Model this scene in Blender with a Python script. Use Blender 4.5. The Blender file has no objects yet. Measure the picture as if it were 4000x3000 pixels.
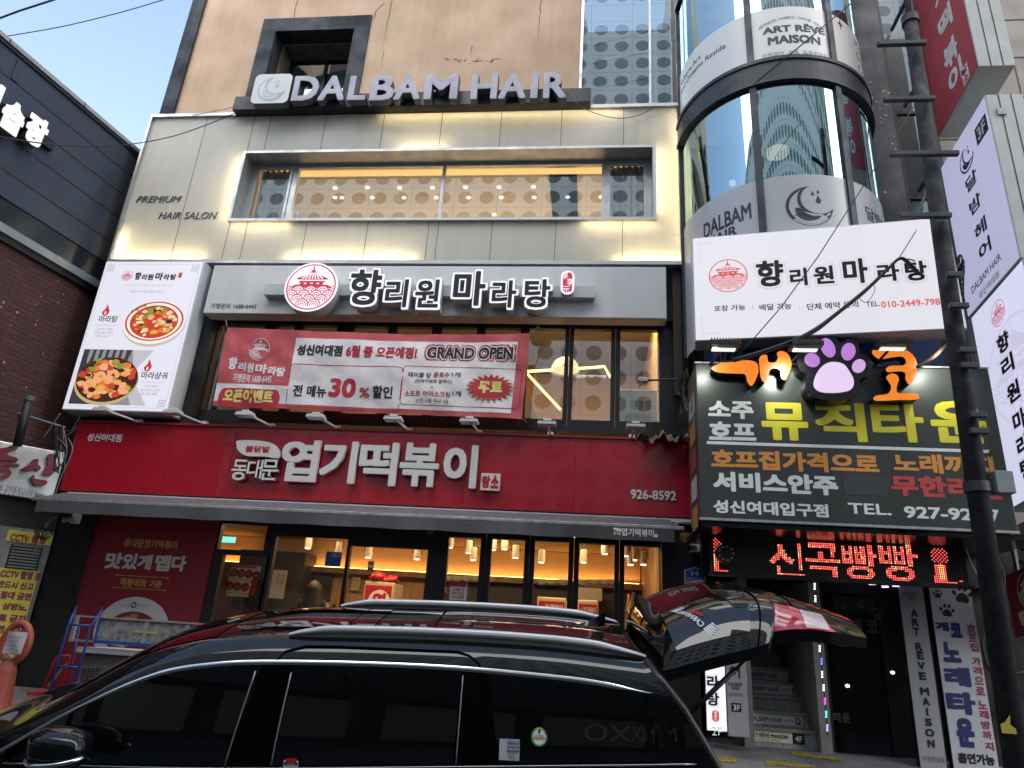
import bpy, bmesh, math, random
from mathutils import Vector, Matrix
from math import sin, cos, pi, radians

random.seed(7)
S = bpy.context.scene
COL = S.collection

# ---------------------------------------------------------------- camera
FPX, YAW, PITCH, ROLL = 2750.0, radians(7.02), radians(20.48), radians(3.80)
CAM = Vector((0, 0, 1.6))
_r = Vector((cos(YAW), sin(YAW), 0)); _f = Vector((-sin(YAW), cos(YAW), 0)); _u = Vector((0, 0, 1))
FW = _f * cos(PITCH) + _u * sin(PITCH); _u2 = _u * cos(PITCH) - _f * sin(PITCH)
RT = _r * cos(ROLL) + _u2 * sin(ROLL); UP = _u2 * cos(ROLL) - _r * sin(ROLL)
cd = bpy.data.cameras.new('camera'); cam = bpy.data.objects.new('camera', cd); COL.objects.link(cam)
cam.matrix_world = Matrix(((RT.x, UP.x, -FW.x, CAM.x), (RT.y, UP.y, -FW.y, CAM.y), (RT.z, UP.z, -FW.z, CAM.z), (0, 0, 0, 1)))
cd.sensor_width = 36; cd.lens = FPX / 4000 * 36; cd.clip_end = 2000; cd.clip_start = .05
S.camera = cam

# ---------------------------------------------------------------- sky, sun, exposure
SUN_EL, SUN_AZ = radians(30), radians(166)      # hazy sun behind the viewer, spread wide by thin cloud
W = bpy.data.worlds.new('World'); S.world = W; W.use_nodes = True
nt = W.node_tree; bg = nt.nodes['Background']
sky = nt.nodes.new('ShaderNodeTexSky'); sky.sky_type = 'NISHITA'; sky.sun_disc = False
sky.sun_elevation = SUN_EL; sky.sun_rotation = SUN_AZ
sky.air_density = 1.0; sky.dust_density = 1.2; sky.ozone_density = 1.0
hs = nt.nodes.new('ShaderNodeHueSaturation'); hs.inputs['Saturation'].default_value = .85
nt.links.new(sky.outputs[0], hs.inputs['Color']); nt.links.new(hs.outputs[0], bg.inputs['Color'])
bg.inputs['Strength'].default_value = .076
sl = bpy.data.lights.new('sun', 'SUN'); so = bpy.data.objects.new('sun', sl); COL.objects.link(so)
sl.energy = 1.5; sl.angle = radians(100); sl.color = (1, .93, .84)
so.rotation_euler = Vector((sin(SUN_AZ) * cos(SUN_EL), cos(SUN_AZ) * cos(SUN_EL), sin(SUN_EL))).to_track_quat('Z', 'Y').to_euler()
S.view_settings.view_transform = 'Standard'; S.view_settings.look = 'None'
S.view_settings.gamma = 1; S.view_settings.exposure = 2.6
S.render.engine = 'CYCLES'
cy = S.cycles; cy.max_bounces = 8; cy.diffuse_bounces = 3; cy.glossy_bounces = 5; cy.transparent_max_bounces = 16
cy.sample_clamp_indirect = 4; cy.caustics_reflective = False; cy.caustics_refractive = False
EXPO = 2 ** S.view_settings.exposure

# ---------------------------------------------------------------- photo grid -> surveyed points on known planes
def z(k, x, y):
    return (((k - 1) % 3) * 1333 + x * .603, ((k - 1) // 3) * 1000 + y * .603)
def dsp(x, y): return (x * 1.8083, y * 1.8083)
def ray(p): return RT * (p[0] - 2000) - UP * (p[1] - 1500) + FW * FPX
def at(p, Y):
    d = ray(p); return CAM + d * ((Y - CAM.y) / d.y)
def atx(p, X):
    d = ray(p); return CAM + d * ((X - CAM.x) / d.x)
def atz(p, Z):
    d = ray(p); return CAM + d * ((Z - CAM.z) / d.z)
def P(k, x, y, Y): return at(z(k, x, y), Y)
def B(k, x0, y0, x1, y1, Y):
    "box on the plane y=Y: x0, z0, x1, z1"
    xm, ym = (x0 + x1) / 2, (y0 + y1) / 2
    return (P(k, x0, ym, Y).x, P(k, xm, y1, Y).z, P(k, x1, ym, Y).x, P(k, xm, y0, Y).z)

# ---------------------------------------------------------------- materials
MATS = {}
def mk(name, rgb, rough=.55, metal=0, var=0, scale=3, streak=0, bump=0, bscale=40, emit=0, coat=0, ior=1.5, ecol=None, spec=.5, ribs=0):
    if name in MATS: return MATS[name]
    m = bpy.data.materials.new(name); m.use_nodes = True; n = m.node_tree; b = n.nodes['Principled BSDF']
    b.inputs['Base Color'].default_value = (*rgb, 1); b.inputs['Roughness'].default_value = rough
    b.inputs['Metallic'].default_value = metal; b.inputs['Coat Weight'].default_value = coat
    b.inputs['Coat Roughness'].default_value = .02; b.inputs['IOR'].default_value = ior
    b.inputs['Specular IOR Level'].default_value = spec
    tc = None
    if var or bump or streak or ribs: tc = n.nodes.new('ShaderNodeTexCoord')
    src = None
    def chain(vec_scale, amount, detail=6, lo=.35, hi=.7):
        nonlocal src
        mp = n.nodes.new('ShaderNodeMapping'); mp.inputs['Scale'].default_value = vec_scale
        n.links.new(tc.outputs['Object'], mp.inputs['Vector'])
        no = n.nodes.new('ShaderNodeTexNoise'); no.inputs['Scale'].default_value = 1; no.inputs['Detail'].default_value = detail
        n.links.new(mp.outputs[0], no.inputs['Vector'])
        mr = n.nodes.new('ShaderNodeMapRange'); mr.inputs['From Min'].default_value = lo; mr.inputs['From Max'].default_value = hi
        mr.inputs['To Min'].default_value = 1 - amount; mr.inputs['To Max'].default_value = 1 + amount * .5
        n.links.new(no.outputs['Fac'], mr.inputs['Value'])
        mx = n.nodes.new('ShaderNodeMix'); mx.data_type = 'RGBA'; mx.blend_type = 'MULTIPLY'; mx.inputs['Factor'].default_value = 1
        if src is None: mx.inputs[6].default_value = (*rgb, 1)
        else: n.links.new(src, mx.inputs[6])
        n.links.new(mr.outputs[0], mx.inputs[7]); src = mx.outputs[2]
        return mr
    if var:
        v = chain((scale,) * 3, var)
        rr = n.nodes.new('ShaderNodeMapRange'); rr.inputs['From Min'].default_value = 1 - var; rr.inputs['From Max'].default_value = 1 + var * .5
        rr.inputs['To Min'].default_value = min(1, rough * 1.35); rr.inputs['To Max'].default_value = rough * .8
        n.links.new(v.outputs[0], rr.inputs['Value']); n.links.new(rr.outputs[0], b.inputs['Roughness'])
    if streak: chain((7, 7, .35), streak, 5, .4, .75)
    if src is not None: n.links.new(src, b.inputs['Base Color'])
    if bump:
        no = n.nodes.new('ShaderNodeTexNoise'); no.inputs['Scale'].default_value = bscale; no.inputs['Detail'].default_value = 5
        n.links.new(tc.outputs['Object'], no.inputs['Vector'])
        bp = n.nodes.new('ShaderNodeBump'); bp.inputs['Strength'].default_value = bump; bp.inputs['Distance'].default_value = .01
        n.links.new(no.outputs['Fac'], bp.inputs['Height']); n.links.new(bp.outputs[0], b.inputs['Normal'])
    if ribs:
        wv = n.nodes.new('ShaderNodeTexWave'); wv.wave_type = 'BANDS'; wv.bands_direction = 'X'; wv.inputs['Scale'].default_value = ribs
        n.links.new(tc.outputs['Object'], wv.inputs['Vector'])
        bp = n.nodes.new('ShaderNodeBump'); bp.inputs['Strength'].default_value = .35; bp.inputs['Distance'].default_value = .004
        n.links.new(wv.outputs['Fac'], bp.inputs['Height']); n.links.new(bp.outputs[0], b.inputs['Normal'])
    if emit:
        b.inputs['Emission Color'].default_value = (*(ecol or rgb), 1); b.inputs['Emission Strength'].default_value = emit / EXPO
    MATS[name] = m; return m
def lit(name, rgb, e=1.0, rough=.4):
    "face of a back-lit sign or a lamp"
    return mk(name, tuple(c * .3 for c in rgb), rough, emit=e, ecol=rgb)
def glass(name, tint=(.8, .85, .85), f0=.06, refl=(1, 1, 1), rough=.0, opacity=0, body=(.02, .02, .02)):
    "thin pane: what lies behind shows through, the street is mirrored more at glancing angles"
    if name in MATS: return MATS[name]
    m = bpy.data.materials.new(name); m.use_nodes = True; n = m.node_tree; n.nodes.clear()
    out = n.nodes.new('ShaderNodeOutputMaterial'); tr = n.nodes.new('ShaderNodeBsdfTransparent'); gl = n.nodes.new('ShaderNodeBsdfGlossy')
    tr.inputs[0].default_value = (*tint, 1); gl.inputs['Color'].default_value = (*refl, 1); gl.inputs['Roughness'].default_value = rough
    base = tr.outputs[0]
    if opacity:
        df = n.nodes.new('ShaderNodeBsdfDiffuse'); df.inputs[0].default_value = (*body, 1)
        m0 = n.nodes.new('ShaderNodeMixShader'); m0.inputs[0].default_value = opacity
        n.links.new(base, m0.inputs[1]); n.links.new(df.outputs[0], m0.inputs[2]); base = m0.outputs[0]
    lw = n.nodes.new('ShaderNodeLayerWeight'); lw.inputs['Blend'].default_value = .5
    pw = n.nodes.new('ShaderNodeMath'); pw.operation = 'POWER'; pw.inputs[1].default_value = 4
    n.links.new(lw.outputs['Facing'], pw.inputs[0])
    ma = n.nodes.new('ShaderNodeMath'); ma.operation = 'MULTIPLY_ADD'; ma.inputs[1].default_value = 1 - f0; ma.inputs[2].default_value = f0
    n.links.new(pw.outputs[0], ma.inputs[0])
    mx = n.nodes.new('ShaderNodeMixShader'); n.links.new(ma.outputs[0], mx.inputs[0]); n.links.new(base, mx.inputs[1]); n.links.new(gl.outputs[0], mx.inputs[2])
    n.links.new(mx.outputs[0], out.inputs[0]); MATS[name] = m; return m

# ---------------------------------------------------------------- mesh collector
class MB:
    def __init__(s): s.v = []; s.f = []; s.mi = []; s.mats = []
    def m(s, mat):
        if mat not in s.mats: s.mats.append(mat)
        return s.mats.index(mat)
    def add(s, vs, fs, mat):
        o = len(s.v); s.v += [tuple(v) for v in vs]; k = s.m(mat)
        for f in fs: s.f.append([i + o for i in f]); s.mi.append(k)
        return s
    def box(s, x0, x1, y0, y1, z0, z1, mat):
        return s.add([(x, y, q) for q in (z0, z1) for y in (y0, y1) for x in (x0, x1)], [(0, 2, 3, 1), (4, 5, 7, 6), (0, 1, 5, 4), (2, 6, 7, 3), (0, 4, 6, 2), (1, 3, 7, 5)], mat)
    def fbox(s, fr, x0, z0, x1, z1, d0, d1, mat):
        vs = [fr(x, q, d) for d in (d0, d1) for x, q in ((x0, z0), (x1, z0), (x1, z1), (x0, z1))]
        return s.add(vs, [(3, 2, 1, 0), (4, 5, 6, 7), (0, 1, 5, 4), (1, 2, 6, 5), (2, 3, 7, 6), (3, 0, 4, 7)], mat)
    def quad(s, pts, mat): return s.add(pts, [tuple(range(len(pts)))], mat)
    def rect(s, fr, x0, z0, x1, z1, d, mat): return s.quad([fr(x0, z0, d), fr(x1, z0, d), fr(x1, z1, d), fr(x0, z1, d)], mat)
    def grid(s, fn, nu, nv, mat):
        vs = [fn(i / nu, j / nv) for j in range(nv + 1) for i in range(nu + 1)]
        return s.add(vs, [(j * (nu + 1) + i, j * (nu + 1) + i + 1, (j + 1) * (nu + 1) + i + 1, (j + 1) * (nu + 1) + i) for j in range(nv) for i in range(nu)], mat)
    def poly(s, fr, pts, d0, d1, mat, side=None):
        n = len(pts)
        if d1 is not None and d1 != d0:
            vs = [fr(x, q, d0) for x, q in pts] + [fr(x, q, d1) for x, q in pts]
            s.add(vs, [tuple(range(n, 2 * n))], mat)
            s.add(vs, [(i, (i + 1) % n, n + (i + 1) % n, n + i) for i in range(n)] + [tuple(range(n))[::-1]], side or mat)
        else: s.add([fr(x, q, d0) for x, q in pts], [tuple(range(n))], mat)
        return s
    def ell(s, fr, cx, cz, rx, rz, d, mat, d1=None, n=28, rot=0, side=None):
        c, si = cos(rot), sin(rot)
        pts = [(cx + rx * cos(2 * pi * i / n) * c - rz * sin(2 * pi * i / n) * si, cz + rx * cos(2 * pi * i / n) * si + rz * sin(2 * pi * i / n) * c) for i in range(n)]
        return s.poly(fr, pts, d, d1, mat, side)
    def ring(s, fr, cx, cz, r0, r1, d, mat, n=32, a0=0, a1=2 * pi, clip=None, zs=1):
        vs = []; cl = abs(a1 - a0 - 2 * pi) < 1e-6
        for i in range(n + (0 if cl else 1)):
            a = a0 + (a1 - a0) * i / n
            for r in (r0, r1):
                x, q = cx + r * cos(a), cz + r * zs * sin(a)
                if clip:
                    dx, dz = x - clip[0], q - clip[1]; l = math.hypot(dx, dz)
                    if l > clip[2]: x, q = clip[0] + dx * clip[2] / l, clip[1] + dz * clip[2] / l
                vs.append(fr(x, q, d))
        k = len(vs)
        return s.add(vs, [(2 * i, 2 * i + 1, (2 * i + 3) % k, (2 * i + 2) % k) for i in range(n)], mat)
    def line(s, fr, pts, w, d, mat):
        for (x0, q0), (x1, q1) in zip(pts, pts[1:]):
            l = math.hypot(x1 - x0, q1 - q0) or 1; nx, nz = -(q1 - q0) / l * w / 2, (x1 - x0) / l * w / 2
            s.quad([fr(x0 - nx, q0 - nz, d), fr(x1 - nx, q1 - nz, d), fr(x1 + nx, q1 + nz, d), fr(x0 + nx, q0 + nz, d)], mat)
        return s
    def tube(s, pts, r, mat, n=8, caps=True, r1=None):
        pts = [Vector(p) for p in pts]; N = len(pts); vs = []; up = None
        for i, p in enumerate(pts):
            t = (pts[min(i + 1, N - 1)] - pts[max(i - 1, 0)]).normalized()
            if up is None: up = Vector((0, 0, 1)) if abs(t.z) < .9 else Vector((1, 0, 0))
            a = t.cross(up).normalized(); b = a.cross(t).normalized(); up = b
            rr = r if r1 is None else r + (r1 - r) * i / (N - 1)
            vs += [p + a * rr * cos(2 * pi * k / n) + b * rr * sin(2 * pi * k / n) for k in range(n)]
        fs = [(i * n + k, i * n + (k + 1) % n, (i + 1) * n + (k + 1) % n, (i + 1) * n + k) for i in range(N - 1) for k in range(n)]
        if caps: fs += [tuple(range(n))[::-1], tuple((N - 1) * n + k for k in range(n))]
        return s.add(vs, fs, mat)
    def cyl(s, p0, p1, r, mat, n=16, r1=None): return s.tube([p0, p1], r, mat, n, True, r1)
    def build(s, name, parent=None, smooth=False, bev=0, org=None, label=None):
        me = bpy.data.meshes.new(name)
        o = org if org is not None else (Vector(parent['_o']) if parent is not None else Vector((0, 0, 0)))
        me.from_pydata([(v[0] - o.x, v[1] - o.y, v[2] - o.z) for v in s.v], [], s.f)
        for mt in s.mats: me.materials.append(mt)
        me.polygons.foreach_set('material_index', s.mi)
        if smooth: me.polygons.foreach_set('use_smooth', [True] * len(s.f))
        me.update(); ob = bpy.data.objects.new(name, me); COL.objects.link(ob)
        if parent is not None: ob.parent = parent
        else: ob.location = o
        if bev:
            md = ob.modifiers.new('bevel', 'BEVEL'); md.width = bev; md.segments = 2; md.limit_method = 'ANGLE'; md.angle_limit = radians(40)
        ob['_o'] = tuple(o)
        if label: ob['label'] = label
        return ob
def thing(name, label, cat, org, group=None):
    o = bpy.data.objects.new(name, None); COL.objects.link(o); o.location = org; o.empty_display_size = .1
    o['_o'] = tuple(org); o['label'] = label; o['category'] = cat
    if group: o['group'] = group
    return o
def tag(o, label, cat, group=None):
    o['label'] = label; o['category'] = cat
    if group: o['group'] = group
    return o
def struct(o, kind='structure'): o['kind'] = kind; return o
def copy_thing(root, shift, label=None):
    r = root.copy(); COL.objects.link(r); r.location = root.location + Vector(shift)
    if label: r['label'] = label
    for ch in root.children:
        c = ch.copy(); COL.objects.link(c); c.parent = r
        for g in ch.children:
            h = g.copy(); COL.objects.link(h); h.parent = c
    return r

# frames: (x, z, d) -> point, d = distance out of the surface towards the viewer
def FY(Y): return lambda x, q, d=0: (x, Y - d, q)
def FP(o, ang):
    "vertical plane through o, running towards (sin ang, cos ang); faces +x side"
    e = Vector((sin(radians(ang)), cos(radians(ang)), 0)); n = Vector((e.y, -e.x, 0)); o = Vector((o[0], o[1], 0))
    fr = lambda x, q, d=0: tuple(o + e * x + n * d + Vector((0, 0, q)))
    def inv(p):
        d = ray(p); t = (o - CAM).dot(n) / d.dot(n); w = CAM + d * t; return (w - o).dot(e), w.z
    return fr, inv

# ---------------------------------------------------------------- lettering
_tc = {}
def glyphs(s, bold, ext, shear=0):
    k = (s, bold, ext, shear)
    if k in _tc: return _tc[k]
    c = bpy.data.curves.new('t', 'FONT'); c.body = s; c.offset = bold; c.extrude = .5 if ext else 0; c.resolution_u = 3; c.shear = shear
    o = bpy.data.objects.new('t', c); COL.objects.link(o)
    me = bpy.data.meshes.new_from_object(o.evaluated_get(bpy.context.evaluated_depsgraph_get()))
    vs = [v.co.copy() for v in me.vertices]; fs = [tuple(p.vertices) for p in me.polygons]
    bpy.data.objects.remove(o); bpy.data.curves.remove(c); bpy.data.meshes.remove(me)
    x0 = min(v.x for v in vs); x1 = max(v.x for v in vs); y0 = min(v.y for v in vs); y1 = max(v.y for v in vs)
    vs = [((v.x - x0) / (x1 - x0), (v.y - y0) / (y1 - y0), v.z + .5) for v in vs]
    _tc[k] = (vs, fs, (x1 - x0) / (y1 - y0)); return _tc[k]
def dilated(s, bold, ext, shear):
    "heavier letters: the outline is thickened a little, then repeated around a small circle, each copy a hair deeper"
    k = ('d', s, bold, ext, shear)
    if k in _tc: return _tc[k]
    c = bpy.data.curves.new('t', 'FONT'); c.body = s; c.offset = 0; c.extrude = .5 if ext else 0; c.resolution_u = 3; c.shear = shear
    o = bpy.data.objects.new('t', c); COL.objects.link(o)
    me = bpy.data.meshes.new_from_object(o.evaluated_get(bpy.context.evaluated_depsgraph_get()))
    v0 = [v.co.copy() for v in me.vertices]; f0 = [tuple(p.vertices) for p in me.polygons]
    bpy.data.objects.remove(o); bpy.data.curves.remove(c); bpy.data.meshes.remove(me)
    r = bold; vs, fs = [], []; q_ = r * .88; offs = [(0, 0), (q_, q_), (-q_, q_), (-q_, -q_), (q_, -q_)] + ([(r, 0), (-r, 0), (0, r), (0, -r)] if r > .02 else [])
    if r > .05: offs += [(r * .5 * cos(pi * i / 4), r * .5 * sin(pi * i / 4)) for i in range(8)]
    for n, (dx, dy) in enumerate(offs):
        b = len(vs); vs += [(v.x + dx, v.y + dy, v.z + .5 if ext else -n * .00012) for v in v0]
        if ext: vs[b:] = [(x, y, q - n * .004) for x, y, q in vs[b:]]
        fs += [tuple(i + b for i in f) for f in f0]
    x0 = min(v[0] for v in vs); x1 = max(v[0] for v in vs); y0 = min(v[1] for v in vs); y1 = max(v[1] for v in vs)
    _tc[k] = ([((x - x0) / (x1 - x0), (y - y0) / (y1 - y0), q) for x, y, q in vs], fs, (x1 - x0) / (y1 - y0)); return _tc[k]
def T(mb, s, bx, fr, mat, bold=.015, d=.004, ext=0, shear=0, rot=0, side=None, pad=0):
    x0, z0, x1, z1 = bx; x0 -= pad; x1 += pad; z0 -= pad; z1 += pad
    vs, fs, _ = (dilated if bold > .004 else glyphs)(s, bold, ext > 0, shear); cx, cz = (x0 + x1) / 2, (z0 + z1) / 2; c, si = cos(rot), sin(rot); out = []
    for a, b, h in vs:
        x, q = (a - .5) * (x1 - x0), (b - .5) * (z1 - z0)
        out.append(fr(cx + x * c - q * si, cz + x * si + q * c, d + (h * ext if ext else (h if bold > .004 else 0))))
    if ext and side:
        ft = [f for f in fs if all(vs[i][2] > .9 for i in f)]; sd = [f for f in fs if not all(vs[i][2] > .9 for i in f)]
        mb.add(out, ft, mat); mb.add(out, sd, side)
    else: mb.add(out, fs, mat)
    return mb
def TH(mb, s, x, q, h, fr, mat, anchor='l', **kw):
    "text of height h keeping its own proportions"
    a = (dilated if kw.get('bold', .015) > .004 else glyphs)(s, kw.get('bold', .015), kw.get('ext', 0) > 0, kw.get('shear', 0))[2]; w = h * a
    x0 = x if anchor == 'l' else x - w / 2 if anchor == 'c' else x - w
    return T(mb, s, (x0, q, x0 + w, q + h), fr, mat, **kw)
def smooth_poly(pts, n=6):
    out = []; N = len(pts)
    for i in range(N):
        p0, p1, p2, p3 = (pts[(i + k - 1) % N] for k in range(4))
        for j in range(n):
            t = j / n
            out.append(tuple(.5 * (2 * p1[a] + (p2[a] - p0[a]) * t + (2 * p0[a] - 5 * p1[a] + 4 * p2[a] - p3[a]) * t * t + (3 * p1[a] - p0[a] - 3 * p2[a] + p3[a]) * t ** 3) for a in (0, 1)))
    return out

def pagoda_logo(mb, fr, cx, cz, r, ink, paper, d, rim=True, dd=.0008):
    "round emblem: a three-roofed pavilion above overlapping waves"
    if paper: mb.ell(fr, cx, cz, r, r, d, paper, n=40)
    R = r * .93
    if rim: mb.ring(fr, cx, cz, r * .88, R, d + dd, ink, 48)
    def q(pts): mb.poly(fr, [(cx + x * r, cz + y * r) for x, y in pts], d + dd * 1.5, None, ink)
    q([(-.02, .86), (.02, .86), (.03, .7), (-.03, .7)])
    q([(0, .74), (.1, .62), (.3, .46), (.62, .34), (.55, .29), (-.55, .29), (-.62, .34), (-.3, .46), (-.1, .62)])
    if paper:
        for x in (-.34, -.22, -.11, 0, .11, .22, .34): mb.line(fr, [(cx + x * r * .45, cz + .58 * r), (cx + x * r * 1.15, cz + .32 * r)], r * .045, d + dd * 2.2, paper)
    q([(-.5, .24), (.5, .24), (.46, .16), (-.46, .16)])
    for x in (-.36, -.12, .12, .36): q([(x - .07, .17), (x + .07, .17), (x + .07, .08), (x - .07, .08)])
    q([(-.62, .08), (-.14, .12), (.14, .12), (.62, .08), (.85, -.05), (-.85, -.05)])
    rows = [(-.2, 0), (-.38, 1), (-.56, 0), (-.74, 1)]
    k = 3
    for zr, odd in rows:
        for i in range(-4, 5):
            x = (i + (.5 if odd else 0)) * .46
            if math.hypot(x, zr) > 1.0: continue
            clip = (cx, cz, r * .87)
            if paper: mb.ring(fr, cx + x * r, cz + zr * r, 0.0, r * .25, d + dd * k, paper, 20, 0, pi, clip); 
            for a, b in ((.21, .25), (.13, .165), (.05, .085)):
                mb.ring(fr, cx + x * r, cz + zr * r, r * a, r * b, d + dd * (k + .4), ink, 20, -.25, pi + .25, clip)
        k += 1
def moon_logo(mb, fr, cx, cz, r, ink, d, paper=None, fill=None):
    "crescent moon with a wave in it and three drops"
    out = [(cx + r * cos(a), cz + r * sin(a)) for a in [radians(100 + 255 * i / 40) for i in range(41)]]
    inn = [(cx + r * (.38 + .74 * cos(a)), cz + r * (.36 + .74 * sin(a))) for a in [radians(322 - 205 * i / 30) for i in range(31)]]
    mb.poly(fr, out + inn, d, None, ink)
    if paper:
        o2 = [(cx + r * .86 * cos(a), cz + r * .86 * sin(a)) for a in [radians(122 + 218 * i / 40) for i in range(41)]]
        i2 = [(cx + r * (.36 + .87 * cos(a)), cz + r * (.33 + .87 * sin(a))) for a in [radians(307 - 172 * i / 30) for i in range(31)]]
        mb.poly(fr, o2 + i2, d + .002, None, paper)
        wv = smooth_poly([(-.62, -.12), (-.42, -.1), (-.2, -.36), (.1, -.5), (.45, -.5), (.2, -.68), (-.2, -.72), (-.52, -.5)], 4)
        mb.poly(fr, [(cx + x * r, cz + y * r) for x, y in wv], d + .004, None, fill or ink)
    for x, y, h in ((.38, .3, .2), (.16, .62, .11), (.4, .72, .1)):
        pts = [(0, 1.3), (.3, .6), (.55, .05), (.5, -.45), (0, -.75), (-.5, -.45), (-.55, .05), (-.3, .6)]
        mb.poly(fr, [(cx + (x + a * h) * r, cz + (y + b * h) * r) for a, b in smooth_poly(pts, 3)], d + .001, None, ink)
def paw_print(mb, fr, cx, cz, r, ink, d, rot=0):
    c, si = cos(rot), sin(rot)
    def tf(x, y): return cx + (x * c - y * si) * r, cz + (x * si + y * c) * r
    mb.poly(fr, [tf(x, y) for x, y in smooth_poly([(0, .18), (.42, -.05), (.62, -.5), (.35, -.82), (0, -.72), (-.35, -.82), (-.62, -.5), (-.42, -.05)], 4)], d, None, ink)
    for x, y, a in ((-.78, .1, .5), (-.3, .62, .2), (.3, .62, -.2), (.78, .1, -.5)):
        px, pz = tf(x, y); mb.ell(fr, px, pz, .18 * r, .28 * r, d, ink, n=14, rot=a + rot)
def food(mb, fr, cx, cz, rx, rz, d, seed, mats, n=70):
    rnd = random.Random(seed)
    for i in range(n):
        a = rnd.uniform(0, 2 * pi); q = math.sqrt(rnd.random()) * .88
        x, y = cx + rx * q * cos(a), cz + rz * q * sin(a); s = rnd.uniform(.07, .16) * rx
        pts = [(x + s * rnd.uniform(.6, 1.1) * cos(t) * 1.25, y + s * rnd.uniform(.5, 1) * sin(t)) for t in [2 * pi * k / 7 + .3 * rnd.random() for k in range(7)]]
        mb.poly(fr, smooth_poly(pts, 3), d + .0004 * i / 10 + .00006 * i, None, rnd.choice(mats))
def brush(mb, fr, boxes, ink, d, ext=0, bold=.035, back=None, bext=0, side=None, pad=.02):
    "hand-lettered shop name, one character per box"
    for ch, bx in boxes:
        if back:
            T(mb, ch, bx, fr, back, bold=.1, d=d, ext=bext, pad=pad, side=side)
        T(mb, ch, bx, fr, ink, bold=bold, d=d + bext + (.004 if back else 0), ext=ext)
NAME = '향리원마라탕'

# ---------------------------------------------------------------- palette
tan = mk('tan_stucco', (.6, .42, .29), .9, var=.14, scale=1.3, streak=.06, bump=.5, bscale=22)
charcoal = mk('charcoal_paint', (.032, .04, .055), .7, var=.3, scale=2, streak=.3, bump=.3)
blackm = mk('black_metal', (.012, .012, .014), .45, var=.15)
darkwall = mk('dark_wall', (.03, .031, .034), .8, var=.4, scale=3, streak=.3, bump=.4, bscale=15)
alum = mk('brushed_aluminium', (.5, .51, .52), .4, .75, var=.12, scale=5)
galv = mk('galvanised_steel', (.42, .43, .44), .5, .6, var=.25, scale=9)
white = mk('white_paint', (.78, .78, .77), .5, var=.05)
offw = mk('sign_panel_grey', (.66, .67, .67), .45, var=.05, scale=2, streak=.05)
ink = mk('black_print', (.012, .012, .016), .5)
inkg = mk('grey_print', (.2, .2, .21), .5)
redp = mk('red_print', (.5, .015, .03), .5)
redgloss = mk('red_gloss_panel', (.43, .007, .022), .3, coat=.4, var=.06, scale=.6)
whitel = mk('white_letter', (.8, .8, .78), .4)
wire = mk('cable_black', (.015, .015, .016), .6)
wiregrey = mk('cable_grey', (.16, .16, .155), .6)
concrete = mk('concrete', (.3, .29, .27), .9, var=.35, scale=3, bump=.5, bscale=60)
# ================================================================= ground
asph = mk('asphalt', (.05, .05, .052), .9, var=.35, scale=2.5, bump=.6, bscale=120)
pav = mk('pavement', (.17, .165, .16), .9, var=.45, scale=2.2, streak=.0, bump=.5, bscale=50)
prof = [(-90, -.55), (-12, -.3), (-6, -.25), (4.3, -.18), (4.75, -.12), (9.45, .68), (20, .9), (140, 1.0)]
g = MB()
for (ya, za), (yb, zb) in zip(prof[:4], prof[1:5]): g.quad([(-150, ya, za), (150, ya, za), (150, yb, zb), (-150, yb, zb)], asph)
struct(g.build('road'))
g = MB()
def gz(y):
    for (ya, za), (yb, zb) in zip(prof, prof[1:]):
        if ya <= y <= yb: return za + (zb - za) * (y - ya) / (yb - ya)
    return 1
for (ya, za), (yb, zb) in zip(prof[4:], prof[5:]): g.quad([(-150, ya, za), (150, ya, za), (150, yb, zb), (-150, yb, zb)], pav)
struct(g.build('pavement'))
g = MB(); kerbm = mk('kerb_stone', (.3, .3, .29), .85, var=.3, scale=4, bump=.3)
g.add([(-60, 4.55, -.3), (60, 4.55, -.3), (60, 4.55, -.05), (-60, 4.55, -.05), (60, 4.75, -.03), (-60, 4.75, -.03), (60, 4.76, -.2), (-60, 4.76, -.2)], [(0, 1, 2, 3), (3, 2, 4, 5), (5, 4, 6, 7)], kerbm)
struct(g.build('kerb'))

# ================================================================= main building
XL, XR = -8.0, 1.41
bld = thing('commercial_building', 'tan stucco building clad in glowing pale panels above the red shop sign', 'building', (-3.3, 9.6, .68))
Y4 = 9.75                                         # upper wall
f4 = FY(Y4)
xa = P(1, 1265, 0, Y4).x; xb = P(1, 1345, 0, Y4).x
xw0, xw1 = P(1, 1715, 135, Y4).x, P(2, 200, 120, Y4).x; zt = P(1, 1715, 135, Y4).z + .02
xi0, xi1 = P(1, 1790, 210, Y4).x, P(2, 85, 205, Y4).x; zi = P(1, 1790, 210, Y4).z
xs0 = P(2, 1550, 300, Y4).x; ZT = 14.5
g = MB()
D = 4.5
g.box(xb, xw0, Y4, Y4 + D, 10.0, ZT, tan); g.box(xw1, xs0, Y4, Y4 + .3, 10.0, ZT, tan); g.box(xw0, xw1, Y4, Y4 + .3, zt, ZT, tan)
g.box(xw1 + .01, xs0 - .6, Y4 + .3, Y4 + D, 10, ZT, tan)
g.build('wall', bld)
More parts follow.
